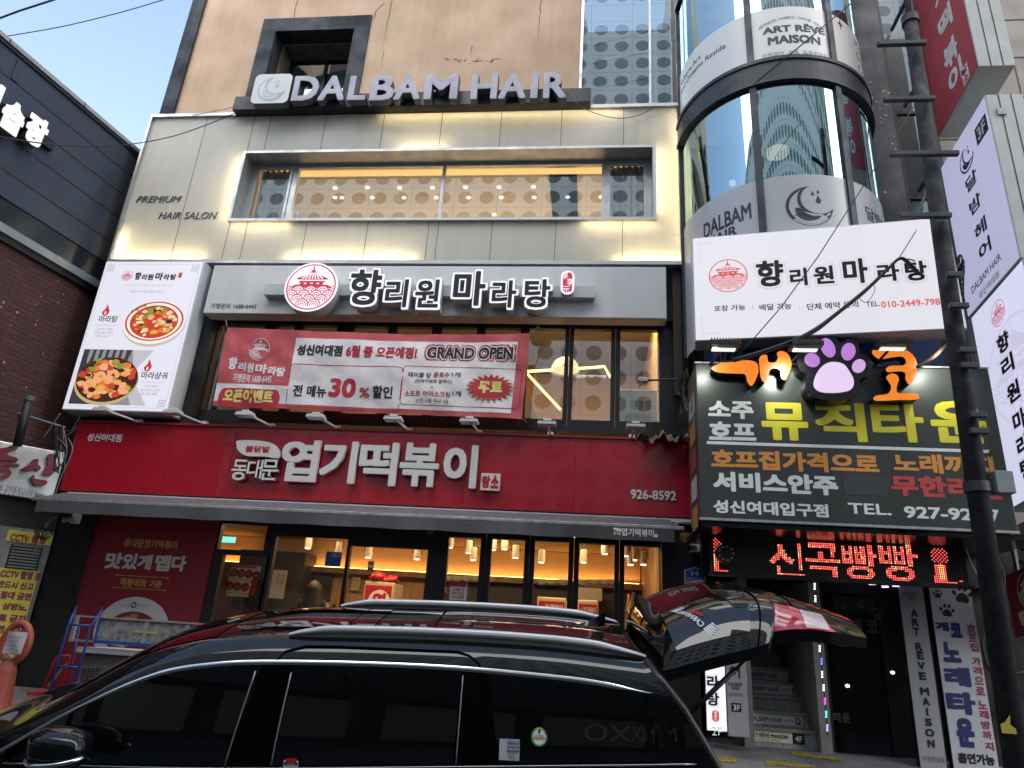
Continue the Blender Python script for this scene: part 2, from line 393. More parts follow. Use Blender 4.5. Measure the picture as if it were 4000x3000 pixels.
# cracks and rust stains in the render (their own shapes)
crk = mk('hairline_crack', (.16, .115, .09), .9); rust = mk('rust_stain', (.36, .2, .1), .9, var=.3, scale=9)
g = MB()
for pts in ([(2, 330, 0), (2, 318, 60), (2, 307, 122)], [(2, 280, 20), (2, 225, 72), (2, 212, 118)], [(2, 1297, 0), (2, 1287, 40), (2, 1292, 90)], [(1, 1930, 0), (1, 1912, 60), (1, 1905, 125)]):
    g.line(f4, [(P(*p, Y4).x, P(*p, Y4).z) for p in pts], .018, .003, crk)
for k, x0, y0, x1, y1 in ((2, 838, 300, 848, 372), (2, 283, 125, 290, 330), (2, 1275, 95, 1283, 330), (2, 262, 330, 268, 470)):
    b = B(k, x0, y0, x1, y1, Y4); g.poly(f4, [(b[0], b[3]), (b[2], b[3]), ((b[0] * .6 + b[2] * .4), b[1])], .002, None, rust)
rnd = random.Random(3)
for i in range(34):
    b = P(2, rnd.uniform(660, 1020), rnd.gauss(390, 7), Y4); g.ell(f4, b.x, b.z, rnd.uniform(.01, .035), rnd.uniform(.006, .014), .002 + i * .00005, crk, n=7)
g.build('wall_stain', bld)
g = MB(); g.box(xa, xb, Y4 - .06, Y4 + D, 9.9, ZT, charcoal); g.build('corner_pillar', bld)
g = MB()
g.box(xw0, xi0, Y4 - .03, Y4 + .3, 10.0, zt, charcoal); g.box(xi1, xw1, Y4 - .03, Y4 + .3, 10.0, zt, charcoal); g.box(xi0, xi1, Y4 - .03, Y4 + .3, zi, zt - .003, charcoal)
win = g.build('window_surround', bld)
gl_dark = glass('smoked_window_glass', (.6, .66, .68), .22, (.7, .8, .8))
g = MB(); reveal = mk('window_reveal', (.24, .2, .15), .9, var=.3, streak=.3)
g.box(xi0, xi0 + .03, Y4 + .3, Y4 + .75, 10, zi, reveal); g.box(xi1 - .03, xi1, Y4 + .3, Y4 + .75, 10, zi, charcoal); g.box(xi0 + .03, xi1 - .03, Y4 + .3, Y4 + .75, zi - .03, zi, reveal)
g.build('reveal', win)
teal = mk('teal_partition', (.2, .42, .4), .6)
g = MB(); a0 = xi0 + .03; a1 = xi1 - .03; Yg = Y4 + .72
for x in (a0, (a0 + a1) / 2, a1): g.box(x - .03, x + .03, Yg - .04, Yg + .02, 10, zi - .03, blackm)
g.box(a0, a1, Yg - .035, Yg + .015, zi - .1, zi - .03, blackm)
g.build('frame', win)
g = MB(); g.rect(FY(Yg), a0, 10, a1, zi - .03, 0, gl_dark); g.build('pane', win)
g = MB(); g.box(a0, a1, Yg + 1.6, Yg + 1.65, 10, ZT, mk('dim_room', (.04, .04, .042), .9)); g.quad([P(1, *q_, Yg + .05) for q_ in ((1835, 345), (1990, 480), (1960, 660), (1790, 660))], teal); g.quad([P(1, *q_, Yg + .06) for q_ in ((2005, 505), (2330, 430), (2330, 660), (1985, 660))], teal)
g.build('room', win)
# glazed stair tower, upper right
st = MB(); xs1 = P(2, 2205, 400, Y4).x
for x, w in ((xs0 + .02, .05), (P(2, 2000, 300, Y4).x, .03), (xs1, .06)): st.box(x - w / 2, x + w / 2, Y4 - .02, Y4 + .1, 10.1, ZT, alum)
so_ = st.build('stair_glazing', bld)
gl_refl = glass('stair_glass', (.75, .8, .8), .42, (.74, .86, .92))
g = MB(); g.rect(FY(Y4 + .03), xs0 + .04, 10.1, xs1, ZT, 0, gl_refl); g.build('pane', so_)
g = MB()
fs_ = FY(Y4 + .35); rl = lambda pts, r=.025: g.tube([P(2, x, y, Y4 + .3) for x, y in pts], r, white)
rl([(1605, 580), (1610, 300), (2035, 195), (2040, 690)], .03); rl([(1612, 412), (2030, 325)]); rl([(1610, 580), (2030, 492)]); rl([(1575, 590), (1580, 130), (1605, 290)])
g.build('handrail', so_)
g = MB(); g.box(xs0, xs1, Y4 + 2.2, Y4 + 2.3, 9.5, ZT, mk('stairwell_wall', (.12, .13, .135), .9)); g.box(xs0 - .5, xs0, Y4 + .3, Y4 + 2.2, 9.5, ZT, charcoal)
lb = B(2, 1620, 555, 1945, 690, Y4 + .5); g.box(lb[0], lb[2], Y4 + .5, Y4 + .55, lb[1], lb[3], mk('beige_panel', (.5, .46, .4), .8)); g.build('stairwell', so_)

# ---- lower body: side walls, floors, roof of the lower volumes
g = MB(); back = 14.5
g.box(XL + .05, XL + .25, 9.9, back, .3, 10, charcoal); g.box(XR - .2, XR - .02, 9.9, back, .3, 10, charcoal)
g.box(XL + .3, XR - .25, back, back + .2, .3, 10, darkwall)
for q, h in ((3.35, .22), (6.82, .34), (9.75, .25)): g.box(XL + .26, XR - .21, 9.98, back - .01, q, q + h, darkwall)
g.box(XL + .06, XR - .03, 9.66, 9.97, 3.2, 4.34, darkwall)          # band behind the red sign
g.box(XL + .06, -6.05, 9.66, 9.97, 4.35, 7.19, darkwall); g.box(1.2, XR - .03, 9.66, 9.97, 4.35, 7.19, darkwall); g.box(-6.04, 1.19, 9.66, 9.97, 6.3, 7.19, darkwall)
g.build('dark_wall', bld)
g = MB(); wood_d = mk('dark_timber', (.045, .022, .016), .6, streak=.4)
b = B(5, 2150, 85, 2205, 905, 9.6); g.box(b[0], b[2], 9.58, 9.655, b[1], b[3], wood_d); g.build('timber_post', bld)
# black granite pier left of the poster and right of the shop
g = MB(); g.box(-7.78, (P(7, 620, 45, 9.72).x + P(7, 335, 1080, 9.72).x) / 2, 9.72, 9.9, .4, 3.2, blackm); g.build('pier', bld)
g = MB(); g.box(.95, 1.4, 9.6, 9.95, .4, 3.2, blackm); g.build('pier', bld)

# ---- salon cladding
poly_c = mk('ribbed_polycarbonate', (.74, .72, .65), .35, var=.06, scale=.8, streak=.07, ribs=22)
_n = poly_c.node_tree; _b = _n.nodes['Principled BSDF']; _o = _n.nodes['Material Output']; _t = _n.nodes.new('ShaderNodeBsdfTranslucent'); _m = _n.nodes.new('ShaderNodeMixShader')
_t.inputs[0].default_value = (.85, .83, .76, 1); _m.inputs[0].default_value = .38       # milky sheet: part of the light passes through
_n.links.new(_b.outputs[0], _m.inputs[1]); _n.links.new(_t.outputs[0], _m.inputs[2]); _n.links.new(_m.outputs[0], _o.inputs[0])
seam = mk('cladding_joint', (.22, .2, .16), .7)
strip = lit('warm_led_strip', (1.0, .8, .46), 36)
YC = 9.5; fC = FY(YC); wx0, wx1, wz0, wz1 = -6.07, .885, 7.95, 9.33; cz0, cz1 = 7.2, 10.14
g = MB()
for a in ((XL, cz0, wx0, cz1), (wx1, cz0, XR, cz1), (wx0, cz0, wx1, wz0), (wx0, wz1, wx1, cz1)): g.rect(fC, *a, 0, poly_c)
clad = g.build('salon_cladding', bld)
g = MB(); cav = mk('cavity_white', (.8, .8, .78), .8)
for a in ((XL, cz0, wx0, cz1), (wx1, cz0, XR, cz1), (wx0, cz0, wx1, wz0), (wx0, wz1, wx1, cz1)): g.rect(fC, *a, -.13, cav)
g.box(XL, XL + .004, YC + .002, YC + .13, cz0, cz1, cav); g.box(XR - .004, XR, YC + .002, YC + .13, cz0, cz1, cav); g.box(XL, XR, YC + .002, YC + .13, cz1 - .004, cz1 - .001, cav); g.box(XL, XR, YC + .002, YC + .13, cz0 + .001, cz0 + .004, cav)
g.build('light_cavity', clad)
g = MB()
for k, x, y in ((1, 1345, 770), (1, 1650, 770), (1, 1755, 770), (1, 2115, 760), (2, 280, 755), (2, 657, 745), (2, 1040, 740), (2, 1430, 735), (2, 1830, 725)):
    x = P(k, x, y, YC).x
    for a, b in (((cz0, cz1),) if x < wx0 else ((wz1, cz1),)): g.fbox(fC, x - .006, a, x + .006, b, 0, .003, seam)
for k, x, y in ((1, 1605, 1445), (1, 1990, 1445), (2, 175, 1445), (2, 570, 1445), (2, 632, 1445), (2, 980, 1445), (2, 1392, 1445), (2, 1822, 1440)):
    x = P(k, x, y, YC).x; g.fbox(fC, x - .006, cz0, x + .006, wz0, 0, .003, seam)
g.build('panel_joint', clad)
g = MB(); e = .035
g.box(XL - .04, XR + .04, YC - .05, YC + .2, cz1, cz1 + .06, alum); g.box(XL - .04, XR + .04, YC - .05, YC + .1, cz0 - .06, cz0, alum)
g.box(XL - .04, XL, YC - .05, YC + .2, cz0, cz1, alum); g.box(XR, XR + .04, YC - .05, YC + .2, cz0, cz1, alum)
g.box(XL - .02, XR + .02, YC + .06, Y4 + .4, cz1 - .02, cz1 + .055, galv)
g.build('edge_trim', clad)
g = MB(); d0, d1 = -.105, -.09
def vs(x, a, b): g.fbox(fC, x - .005, a, x + .005, b, d0, d1, strip)
def hs_(q, a, b): g.fbox(fC, a, q - .005, b, q + .005, d0, d1, strip)
vs(wx0 - .05, wz0 + .02, wz1 - .05); vs(wx1 + .05, wz0 + .1, wz1); vs(XR - .02, 7.5, cz1 - .1)
vs(XL + .03, cz0 + .05, 7.75)
hs_(wz0 - .035, wx0, P(1, 1880, 1440, YC).x); hs_(wz0 - .035, P(2, 1560, 1440, YC).x, wx1)
hs_(cz1 - .02, P(2, 260, 750, YC).x, P(2, 1820, 725, YC).x); hs_(wz1 + .045, P(2, 365, 975, YC).x, P(2, 675, 975, YC).x)
hs_(cz0 + .02, XL + .1, -6.4); hs_(cz0 + .02, P(2, -350, 1655, YC).x, P(2, 480, 1655, YC).x); hs_(cz0 + .02, P(2, 1780, 1655, YC).x, XR - .05)
g.build('led_strip', clad)
# salon window
g = MB(); YG = 9.82
g.box(wx0 - .03, wx0 + .02, YC - .06, YG + .03, wz0 - .02, wz1 + .02, alum); g.box(wx1 - .02, wx1 + .03, YC - .06, YG + .03, wz0 - .02, wz1 + .02, alum)
g.box(wx0 + .02, wx1 - .02, YC - .06, YG + .03, wz1 - .03, wz1 + .018, alum); g.box(wx0 + .02, wx1 - .02, YC - .06, YG + .03, wz0 - .018, wz0 + .03, alum)
sw = g.build('salon_window', bld)
m1 = P(1, 1900, 1250, YG).x; m2 = P(2, 655, 1250, YG).x; m3 = P(2, 1705, 1250, YG).x
g = MB()
for x, w in ((wx0 + .06, .08), (m1, .1), (m2, .05), (m3, .1), (wx1 - .06, .08)): g.box(x - w / 2, x + w / 2, YG - .05, YG + .02, wz0 + .03, wz1 - .03, alum)
g.box(wx0 + .1, wx1 - .1, YG - .045, YG + .015, wz1 - .09, wz1 - .03, alum); g.box(wx0 + .1, wx1 - .1, YG - .045, YG + .015, wz0 + .03, wz0 + .07, alum)
for a, b in ((wx0 + .1, m1 - .05), (m3 + .05, wx1 - .1)):
    for x in (a, b - .04): g.box(x, x + .04, YG - .07, YG - .046, wz0 + .07, wz1 - .09, alum)
    g.box(a + .04, b - .04, YG - .07, YG - .046, wz1 - .14, wz1 - .09, alum); g.box(a + .04, b - .04, YG - .07, YG - .046, wz0 + .07, wz0 + .11, alum)
g.build('frame', sw)
clear = glass('clear_window_glass', (.93, .95, .94), .38, (.85, .87, .88))
for a, b in ((wx0 + .1, m1 - .05), (m1 + .05, m2 - .025), (m2 + .025, m3 - .05), (m3 + .05, wx1 - .1)):
    g = MB(); g.rect(FY(YG - .01), a, wz0 + .07, b, wz1 - .09, 0, clear); g.build('pane', sw)
curt = mk('sheer_curtain', (.5, .52, .48), .9)
g = MB()
for a, b in ((wx0 + .1, m1 - .06), (m3 + .05, wx1 - .1)):
    g.grid(lambda s, t: (a + (b - a) * s, YG + .15 + .025 * sin(s * 40), wz0 + (wz1 - wz0) * t), 60, 1, curt)
g.build('curtain', sw, smooth=True)
ceil_s = mk('salon_ceiling', (.62, .54, .42), .8); wall_s = mk('salon_wall', (.55, .47, .36), .8)
ZC = 9.5
g = MB(); g.box(XL + .3, XR - .25, 9.98, 14.2, ZC, ZC + .05, ceil_s); g.box(XL + .3, XR - .25, 14.0, 14.1, 7.3, ZC, wall_s); g.box(XL + .3, XR - .25, 9.98, 14, 7.2, 7.28, mk('salon_floor', (.3, .25, .2), .5))
g.box(XL + .26, XL + .35, 9.98, 14, 7.28, ZC, wall_s); g.box(XR - .3, XR - .26, 9.98, 14, 7.28, ZC, wall_s)
room = g.build('salon_room', bld)
g = MB(); cove = lit('cove_light', (1.0, .62, .22), 1.5)
pz = atz(z(2, -400, 1100), ZC - .02); pa = atz(z(2, 200, 1098), ZC - .02)
yy = max(10.15, pa.y)
g.box(m1 - .6, P(2, 1830, 1090, yy).x, yy, yy + .14, ZC - .06, ZC - .03, cove); g.build('cove_light', room)
g = MB(); dl = lit('salon_downlight', (1.0, .86, .6), 4)
for x, y in [(-40, 1217), (170, 1215), (378, 1217), (590, 1215), (805, 1213), (1022, 1212), (1245, 1210), (5, 1280), (202, 1280), (407, 1280), (615, 1280), (825, 1280), (1037, 1278), (1250, 1278), (1468, 1275), (1683, 1275), (990, 1390), (-42, 1217 + 62)]:
    p = atz(z(2, x, y), ZC - .01)
    if p.y < 14: g.ell(lambda a, b, d=0: (a, b, ZC - .01 - d), p.x, p.y, 0.038, 0.032, 0, dl, n=12, d1=.012)
g.build('downlight', room)
g = MB(); lum = lit('salon_fill_panel', (1, .84, .58), 42)  # added glowing panels, set back out of view to brighten the salon
for x in (-4.9, -3.2, -1.5, .2): g.box(x - .5, x + .5, 12.6, 13.6, ZC - .06, ZC - .02, lum)
g.build('ceiling_lamp_or_fill', room)
g = MB(); dig = lit('clock_digit', (.9, .95, 1), .9); T(g, '18:18', B(1, 1885, 1372, 1932, 1418, YG + .1), FY(YG + .1), dig, bold=.01); g.build('clock', room)

# ---- second-floor folding windows
YW = 9.84; zb0, zb1 = P(5, 1320, 1062, YW).z, P(5, 1320, 478, YW).z
xs = [(4, 1425, 1733), (4, 1797, 1917), (4, 1970, 2196), (5, 40, 270), (5, 325, 560), (5, 620, 855), (5, 912, 1148), (5, 1203, 1443), (5, 1500, 1745), (5, 1805, 2060)]
pan = []
for k, a, b in xs:
    yy = 480 if k == 5 else 900
    pan.append((P(k, a + (0 if k == 5 else 40), 780 if k == 5 else 450, YW).x, P(k, b + (0 if k == 5 else 0), 780 if k == 5 else 450, YW).x))
pan = [(P(5, a, 780, YW).x if k == 5 else P(4, a, 450, YW).x, P(5, b, 780, YW).x if k == 5 else P(4, b, 450, YW).x) for k, a, b in xs]
frm = mk('black_window_frame', (.014, .015, .018), .35, var=.1)
gl2 = glass('restaurant_window_glass', (.92, .94, .92), .26, (.95, .95, .93))
for i, (a, b) in enumerate(pan):
    l = -6.03 if i == 0 else (pan[i - 1][1] + a) / 2 + .004; r = 1.19 if i == len(pan) - 1 else (b + pan[i + 1][0]) / 2 - .004
    g = MB(); y0, y1 = YW - .05, YW + .05
    g.box(l, a, y0, y1, zb0 - .12, zb1 + .1, frm); g.box(b, r, y0, y1, zb0 - .12, zb1 + .1, frm); g.box(a, b, y0 + .002, y1, zb1, zb1 + .1, frm); g.box(a, b, y0 + .002, y1, zb0 - .12, zb0, frm)
    w = g.build('folding_window', bld)
    g = MB(); g.rect(FY(YW), a, zb0, b, zb1, 0, gl2); g.build('pane', w)
g = MB(); g.box(-6.04, 1.2, YW - .09, YW + .1, zb0 - .2, zb0 - .123, frm); g.box(-6.04, 1.2, YW - .07, YW + .1, zb1 + .103, zb1 + .2, frm); g.build('window_rail', bld)
# restaurant room behind
c2 = mk('restaurant_ceiling', (.34, .31, .27), .8); w2 = mk('restaurant_wall', (.62, .42, .2), .8)
Z2 = 6.75; g = MB()
g.box(XL + .3, XR - .25, 9.98, 14, Z2, Z2 + .05, c2); g.box(XL + .3, XR - .25, 13.1, 13.2, 3.7, Z2, w2); g.box(XL + .3, XR - .25, 9.98, 13.1, 3.6, 3.68, c2)
g.box(XR - .45, XR - .35, 9.98, 13.1, 3.68, Z2, w2)
g.quad([(P(5, 1195, 860, 10.6).x, 10.6, 4.3), (P(5, 1400, 1060, 10.6).x, 10.6, 4.3), (P(5, 1195, 860, 10.6).x, 10.6, P(5, 1195, 860, 10.6).z)], mk('stair_soffit', (.3, .26, .22), .8))
r2 = g.build('restaurant_room', bld)
g = MB(); yl = lit('yellow_led_line', (1, .8, .25), 3.2)
def led(pts, Y): g.tube([P(5, x, y, Y) for x, y in pts], .022, yl, n=6)
led([(1205, 748), (1375, 738)], 10.5); led([(1207, 765), (1420, 995)], 10.7); led([(1525, 730), (1705, 716), (1742, 785)], 10.5)
g.build('led_line', r2)
g = MB(); lw2 = lit('restaurant_fill_panel', (1, .68, .34), 45)  # added fill light: glowing panels above the sightline, warming the restaurant
for x in (-5, -3, -1, .6): g.box(x - .4, x + .4, 10.05, 10.4, Z2 - .05, Z2 - .01, lw2)
g.build('ceiling_lamp_or_fill', r2)
g = MB(); wp = lit('wall_lettering_white', (1, .97, .9), .9); yb = 13.08
pagoda_logo(g, FY(yb), *(lambda p: (p.x, p.z))(P(5, 1537, 768, yb)), .085, wp, None, .004)
for ch, bx in zip(NAME, ((1558, 752, 1590, 785), (1592, 757, 1612, 785), (1614, 756, 1636, 786), (1640, 752, 1668, 784), (1670, 762, 1692, 787), (1694, 762, 1718, 788))): T(g, ch, B(5, *bx, yb), FY(yb), wp, bold=.05)
g.build('wall_lettering', r2)
# pendant dome lamp
p = P(5, 1450, 750, 10.8); lamp = thing('pendant_lamp', 'white dome pendant lamp hanging inside the restaurant window', 'lamp', p)
g = MB(); R = .24
g.grid(lambda s, t: (p.x + R * cos(2 * pi * s) * cos(t * pi / 2 * .96), p.y + R * sin(2 * pi * s) * cos(t * pi / 2 * .96), p.z + .25 * sin(t * pi / 2)), 32, 10, mk('lamp_enamel', (.72, .72, .7), .3)); g.build('lamp_shade', lamp, smooth=True)
g = MB(); g.ell(lambda a, b, d=0: (a, b, p.z + .03 - d), p.x, p.y, R * .93, R * .93, 0, lit('lamp_disc', (1, .72, .35), 1.3)); g.build('diffuser', lamp)
g = MB(); g.tube([(p.x, p.y, p.z + .24), (p.x, p.y, Z2)], .008, wire); g.build('cord', lamp)
# air-conditioner / ice machine at right window
b = B(5, 1800, 865, 2075, 1075, 10.2); ac = thing('kitchen_machine', 'pale grey machine with louvred grilles behind the right restaurant window', 'appliance', ((b[0] + b[2]) / 2, 10.4, b[1]))
g = MB(); acm = mk('appliance_grey', (.5, .5, .48), .45, var=.08); g.box(b[0], b[2], 10.2, 10.7, b[1] - .3, b[3], acm); g.build('casing', ac, bev=.015)
g = MB(); f = FY(10.2)
for i in range(7):
    for x0, x1 in ((1880, 1915), (1925, 1960), (1970, 2005)): c = B(5, x0, 938 + i * 9, x1, 943 + i * 9, 10.2); g.rect(f, *c, .004, blackm)
for i in range(9): c = B(5, 1838, 1018 + i * 6, 2008, 1021 + i * 6, 10.2); g.rect(f, *c, .004, inkg)
g.build('grille', ac)

# ================================================================= ground-floor shop
YS = 9.86
b1 = B(7, 1440, 85, 1730, 250, YS)
g = MB()
panes = [('transom_window', B(7, 1432, 83, 1730, 250, YS)), ('shop_window', B(7, 1385, 280, 1695, 1000, YS)), ('shop_door', (P(7, 1750, 450, YS).x, .75, P(8, 15, 450, YS).x, P(7, 1990, 165, YS).z)), ('shop_window', (P(8, 35, 400, YS).x, .9, P(8, 552, 400, YS).x, P(8, 300, 232, YS).z))]
for a, b, t in ((683, 893, 168), (965, 1182, 180), (1248, 1470, 194), (1538, 1768, 210), (1833, 2068, 226)):
    panes.append(('shop_window', (P(8, a, 400, YS).x, .9, P(8, b, 400, YS).x, P(8, (a + b) / 2, t, YS).z)))
zh = 3.31
gl1 = glass('shop_window_glass', (.93, .93, .92), .07, (.85, .88, .9))
def shop_frame(nm, a, q0, b, q1, l, r, bot, top):
    g = MB(); y0, y1 = YS - .05, YS + .04
    g.box(l, a, y0, y1, bot, top, frm); g.box(b, r, y0, y1, bot, top, frm); g.box(a, b, y0 + .002, y1, q1, top, frm)
    if q0 > bot: g.box(a, b, y0 + .002, y1, bot, q0, frm)
    w = g.build(nm, bld); g = MB(); g.rect(FY(YS), a, q0, b, q1, 0, gl1); g.build('pane', w); return w
n = panes; L0 = P(7, 1420, 200, YS).x - .02
shop_frame('transom_window', *n[0][1], L0, n[0][1][2] + .08, n[0][1][1] - .06, zh)
q = n[1][1]; shop_frame('shop_window', q[0], .9, q[2], q[3], L0, n[0][1][2] + .08, .62, n[0][1][1] - .063)
door = shop_frame('shop_door', *n[2][1], n[0][1][2] + .084, n[2][1][2] + .045, .66, zh)
h = MB(); hx = P(7, 2190, 560, YS).x; h.tube([(hx, YS - .11, 1.25), (hx, YS - .11, 2.0)], .02, blackm); h.build('door_handle', door)
for i in range(3, len(n)):
    q = n[i][1]; l = n[i - 1][1][2] + .049 if i == 3 else (n[i - 1][1][2] + q[0]) / 2 + .003; r = (q[2] + n[i + 1][1][0]) / 2 - .003 if i + 1 < len(n) else .945
    shop_frame('shop_window', *q, l, r, .62, zh)
# shop room
wood = mk('oak_panelling', (.6, .35, .16), .5, var=.12, scale=2, streak=.25); wood2 = mk('oak_trim', (.3, .16, .07), .5, streak=.3)
lx, rx = -7.4, .94; YBK = 13.2; ZS = 3.3
sh = MB()
sh.box(lx, rx, YBK, YBK + .08, .7, 2.72, wood); sh.box(lx - .1, lx, 9.95, YBK, .7, ZS, wood); sh.box(rx, rx + .03, 9.95, YBK, .7, ZS, wood)
sh.box(lx, rx, 9.95, YBK, .62, .69, mk('shop_floor', (.22, .2, .18), .5)); sh.box(lx, rx, 9.95, YBK, ZS, ZS + .015, mk('shop_ceiling', (.62, .45, .25), .8))
sh.box(lx, rx, YBK - .25, YBK - .002, 2.68, 2.78, wood2)
for i in range(24): x = lx + (rx - lx) * i / 24; sh.box(x, x + .008, YBK - .003, YBK + .01, .7, 2.68, wood2)
shop = sh.build('shop_room', bld)
g = MB(); g.box(lx + .02, rx - .02, YBK - .002, YBK + .06, 2.79, ZS - .01, mk('cove_plaster', (.85, .6, .32), .8)); g.build('cove_wall', shop)
g = MB(); g.box(lx + .05, rx - .05, YBK - .11, YBK - .07, 2.785, 2.8, lit('cove_strip', (1, .5, .13), 13)); g.build('cove_light', shop)
g = MB(); dk = mk('kitchen_hatch', (.05, .045, .04), .6)
for (k, x0, y0, x1, y1) in ((8, 650, 425, 890, 640), (8, 945, 440, 1250, 700), (8, 1255, 470, 1770, 720), (8, 1835, 455, 1970, 720)):
    c = B(k, x0, y0, x1, y1, YBK - .05); g.box(c[0], c[2], YBK - .05, YBK - .004, max(c[1], .75), c[3], dk)
c = B(7, 1520, 250, 1950, 690, YBK - .6); g.box(c[0], c[2], YBK - .6, YBK - .05, .75, c[3], dk)
c = B(7, 2010, 400, 2140, 580, YBK - .1); g.box(c[0], c[2], YBK - .1, YBK - .01, c[1], c[3], dk)
c = B(8, 1535, 490, 1690, 570, 12.4); g.box(c[0], c[2], 12.4, 12.8, c[1], c[3], mk('extractor_hood', (.4, .36, .28), .5))
g.build('kitchen_opening', shop)
g = MB(); sp = lit('shop_fill_panel', (1, .7, .38), 17)  # unseen glowing panels added to lift the shop interior
for x in (-4.3, -2.9, -1.5, -.2): g.box(x - .4, x + .4, 10.5, 11.2, ZS - .03, ZS - .005, sp)
g.build('ceiling_lamp_or_fill', shop)
g = MB(); g.box(*(lambda c: (c[0], c[2], 10.3, 10.34, c[1], c[3]))(B(7, 1430, 160, 1518, 196, 10.3)), lit('green_sign_light', (.2, 1, .85), 1.2)); tag(g.build('exit_light'), 'small glowing turquoise light tube behind the transom window', 'light')
# track spotlights
canm = mk('spotlight_can', (.45, .36, .24), .5); bulb = lit('spotlight_bulb', (1, .8, .5), 4)
spots = [(7, 2000, 195), (7, 2195, 235), (8, 180, 255), (8, 493, 265), (8, 707, 190), (8, 828, 225), (8, 857, 270), (8, 985, 205), (8, 1060, 200), (8, 1130, 255), (8, 1298, 285), (8, 1570, 285), (8, 1707, 230), (8, 1848, 245), (8, 1873, 300), (8, 1897, 270), (8, 1957, 300)]
names = ['farthest left over the door', 'over the right edge of the shop door', 'left of two in the wide window', 'right of two in the wide window', 'at the top left of the price notice window', 'hanging high in the price notice window', 'lowest in the price notice window', 'left edge of the pane with stacked plates', 'flush to the ceiling in the pane with stacked plates', 'right side of the pane with stacked plates', 'alone over the left drinks fridge', 'left side of the pane over the right drinks fridge', 'right side of the pane over the right drinks fridge', 'leftmost in the last window', 'lowest left in the last window', 'highest in the last window', 'rightmost in the last window']
Ysp = 10.9
p0 = P(*spots[0], Ysp)
rootsp = thing('track_spotlight', 'beige can spotlight ' + names[0], 'spotlight', p0, 'can spotlights on the shop ceiling')
g = MB(); g.cyl((p0.x, p0.y, p0.z - .09), (p0.x, p0.y + .02, p0.z + .09), .055, canm, 18); g.build('lamp_can', rootsp, bev=.006)
g = MB(); g.ell(lambda a, b, d=0: (a, b, p0.z - .091 - d), p0.x, p0.y, .042, .042, 0, bulb, d1=.012, n=16); g.build('bulb', rootsp)
g = MB(); g.tube([(p0.x - .065, p0.y, p0.z), (p0.x - .065, p0.y, p0.z + .12), (p0.x + .065, p0.y, p0.z + .12), (p0.x + .065, p0.y, p0.z)], .006, blackm, 6); g.cyl((p0.x, p0.y, p0.z + .12), (p0.x, p0.y, p0.z + .3), .01, blackm, 8); g.build('bracket', rootsp)
for s_, nm in list(zip(spots, names))[1:]:
    copy_thing(rootsp, P(*s_, Ysp) - p0, 'beige can spotlight ' + nm)
g = MB(); g.box(-4.6, .9, Ysp + .02, Ysp + .05, 3.24, 3.27, blackm); tag(g.build('lighting_track'), 'thin black lighting track under the shop ceiling', 'track')
# fridges with shop name, upright cooler, shelf of bowls
def fridge(k, x0, y0, x1, y1, Y, label, kind):
    c = B(k, x0, y0, x1, y1, Y); w = c[2] - c[0]
    t = thing('drinks_fridge', label, 'fridge', ((c[0] + c[2]) / 2, Y + .3, .7)); f = FY(Y)
    g = MB(); g.box(c[0], c[2], Y, Y + .6, .72, c[3], mk('fridge_cream', (.6, .5, .34), .4)); g.build('cabinet', t, bev=.02)
    g = MB(); g.rect(f, c[0] + w * .06, c[3] - .5, c[2] - w * .06, c[3] - .06, .006, redp)
    if kind == 1:
        r = min(w * .36, .21); cx, cz = c[0] + w * .55, c[3] - .3
        g.ell(f, cx, cz, r, r, .009, whitel)
        T(g, '엽', (cx - r * .6, cz - r * .75, cx + r * .6, cz + r * .75), f, redp, bold=.05, d=.013)
    else:
        T(g, '엽기떡볶이', (c[0] + w * .28, c[3] - .2, c[2] - w * .12, c[3] - .1), f, whitel, bold=.03, d=.01); T(g, '동대문', (c[0] + w * .12, c[3] - .19, c[0] + w * .26, c[3] - .13), f, whitel, d=.01)
        g.rect(f, c[0] + w * .1, c[3] - .9, c[2] - w * .1, c[3] - .26, .008, mk('fridge_shelf_light', (.7, .6, .45), .3))
    g.build('front_panel', t); return c
fc = fridge(8, 140, 450, 335, 650, 11.3, 'tall cream cabinet with a red panel and white round emblem in the shop window', 1)
fridge(8, 1265, 552, 1455, 760, 11.2, 'cream drinks fridge with red header, in the third narrow window', 2)
fridge(8, 1530, 570, 1665, 760, 11.2, 'cream drinks fridge with red header, in the fourth narrow window', 2)
g = MB(); rnd = random.Random(5); bagm = mk('red_plastic_bag', (.55, .03, .02), .3)
p = P(8, 235, 420, 11.4)
for i, (x, y, s) in enumerate(((235, 425, .13), (330, 440, .1), (290, 445, .09))):
    p = P(8, x, y, 11.4); vs_ = []
    g.grid(lambda s_, t: (lambda r: (p.x + r * cos(2 * pi * s_) * sin(pi * t), p.y + r * sin(2 * pi * s_) * sin(pi * t), p.z + .7 * r * cos(pi * t)))(s * (1 + .25 * sin(9 * s_ + 5 * t + i) * cos(13 * t + 3 * s_ * 6.28))), 20, 12, bagm)
tag(g.build('plastic_bag', smooth=True), 'crumpled red plastic bags lying on top of the cream cabinet', 'bag')
shelf = thing('bowl_shelf', 'wooden wall shelf holding a row of upturned white bowls', 'shelf', P(8, 1510, 465, 12.9))
g = MB(); c = B(8, 1255, 455, 1770, 470, 12.9)
g.box(c[0], c[2], 12.9, 13.1, c[1] - .02, c[1] + .015, wood2); g.box(*(lambda c: (c[0], c[2], 12.9, 13.1, c[1] - .02, c[1] + .01))(B(8, 650, 425, 900, 440, 12.9)), wood2); g.build('board', shelf)
bowlm = mk('ceramic_white', (.7, .68, .62), .3)
bp = [(8, x, 455) for x in (1300, 1365, 1440, 1565, 1640, 1708, 1755)] + [(8, x, 430) for x in (690, 750, 815, 870)] + [(8, 965, 435)]
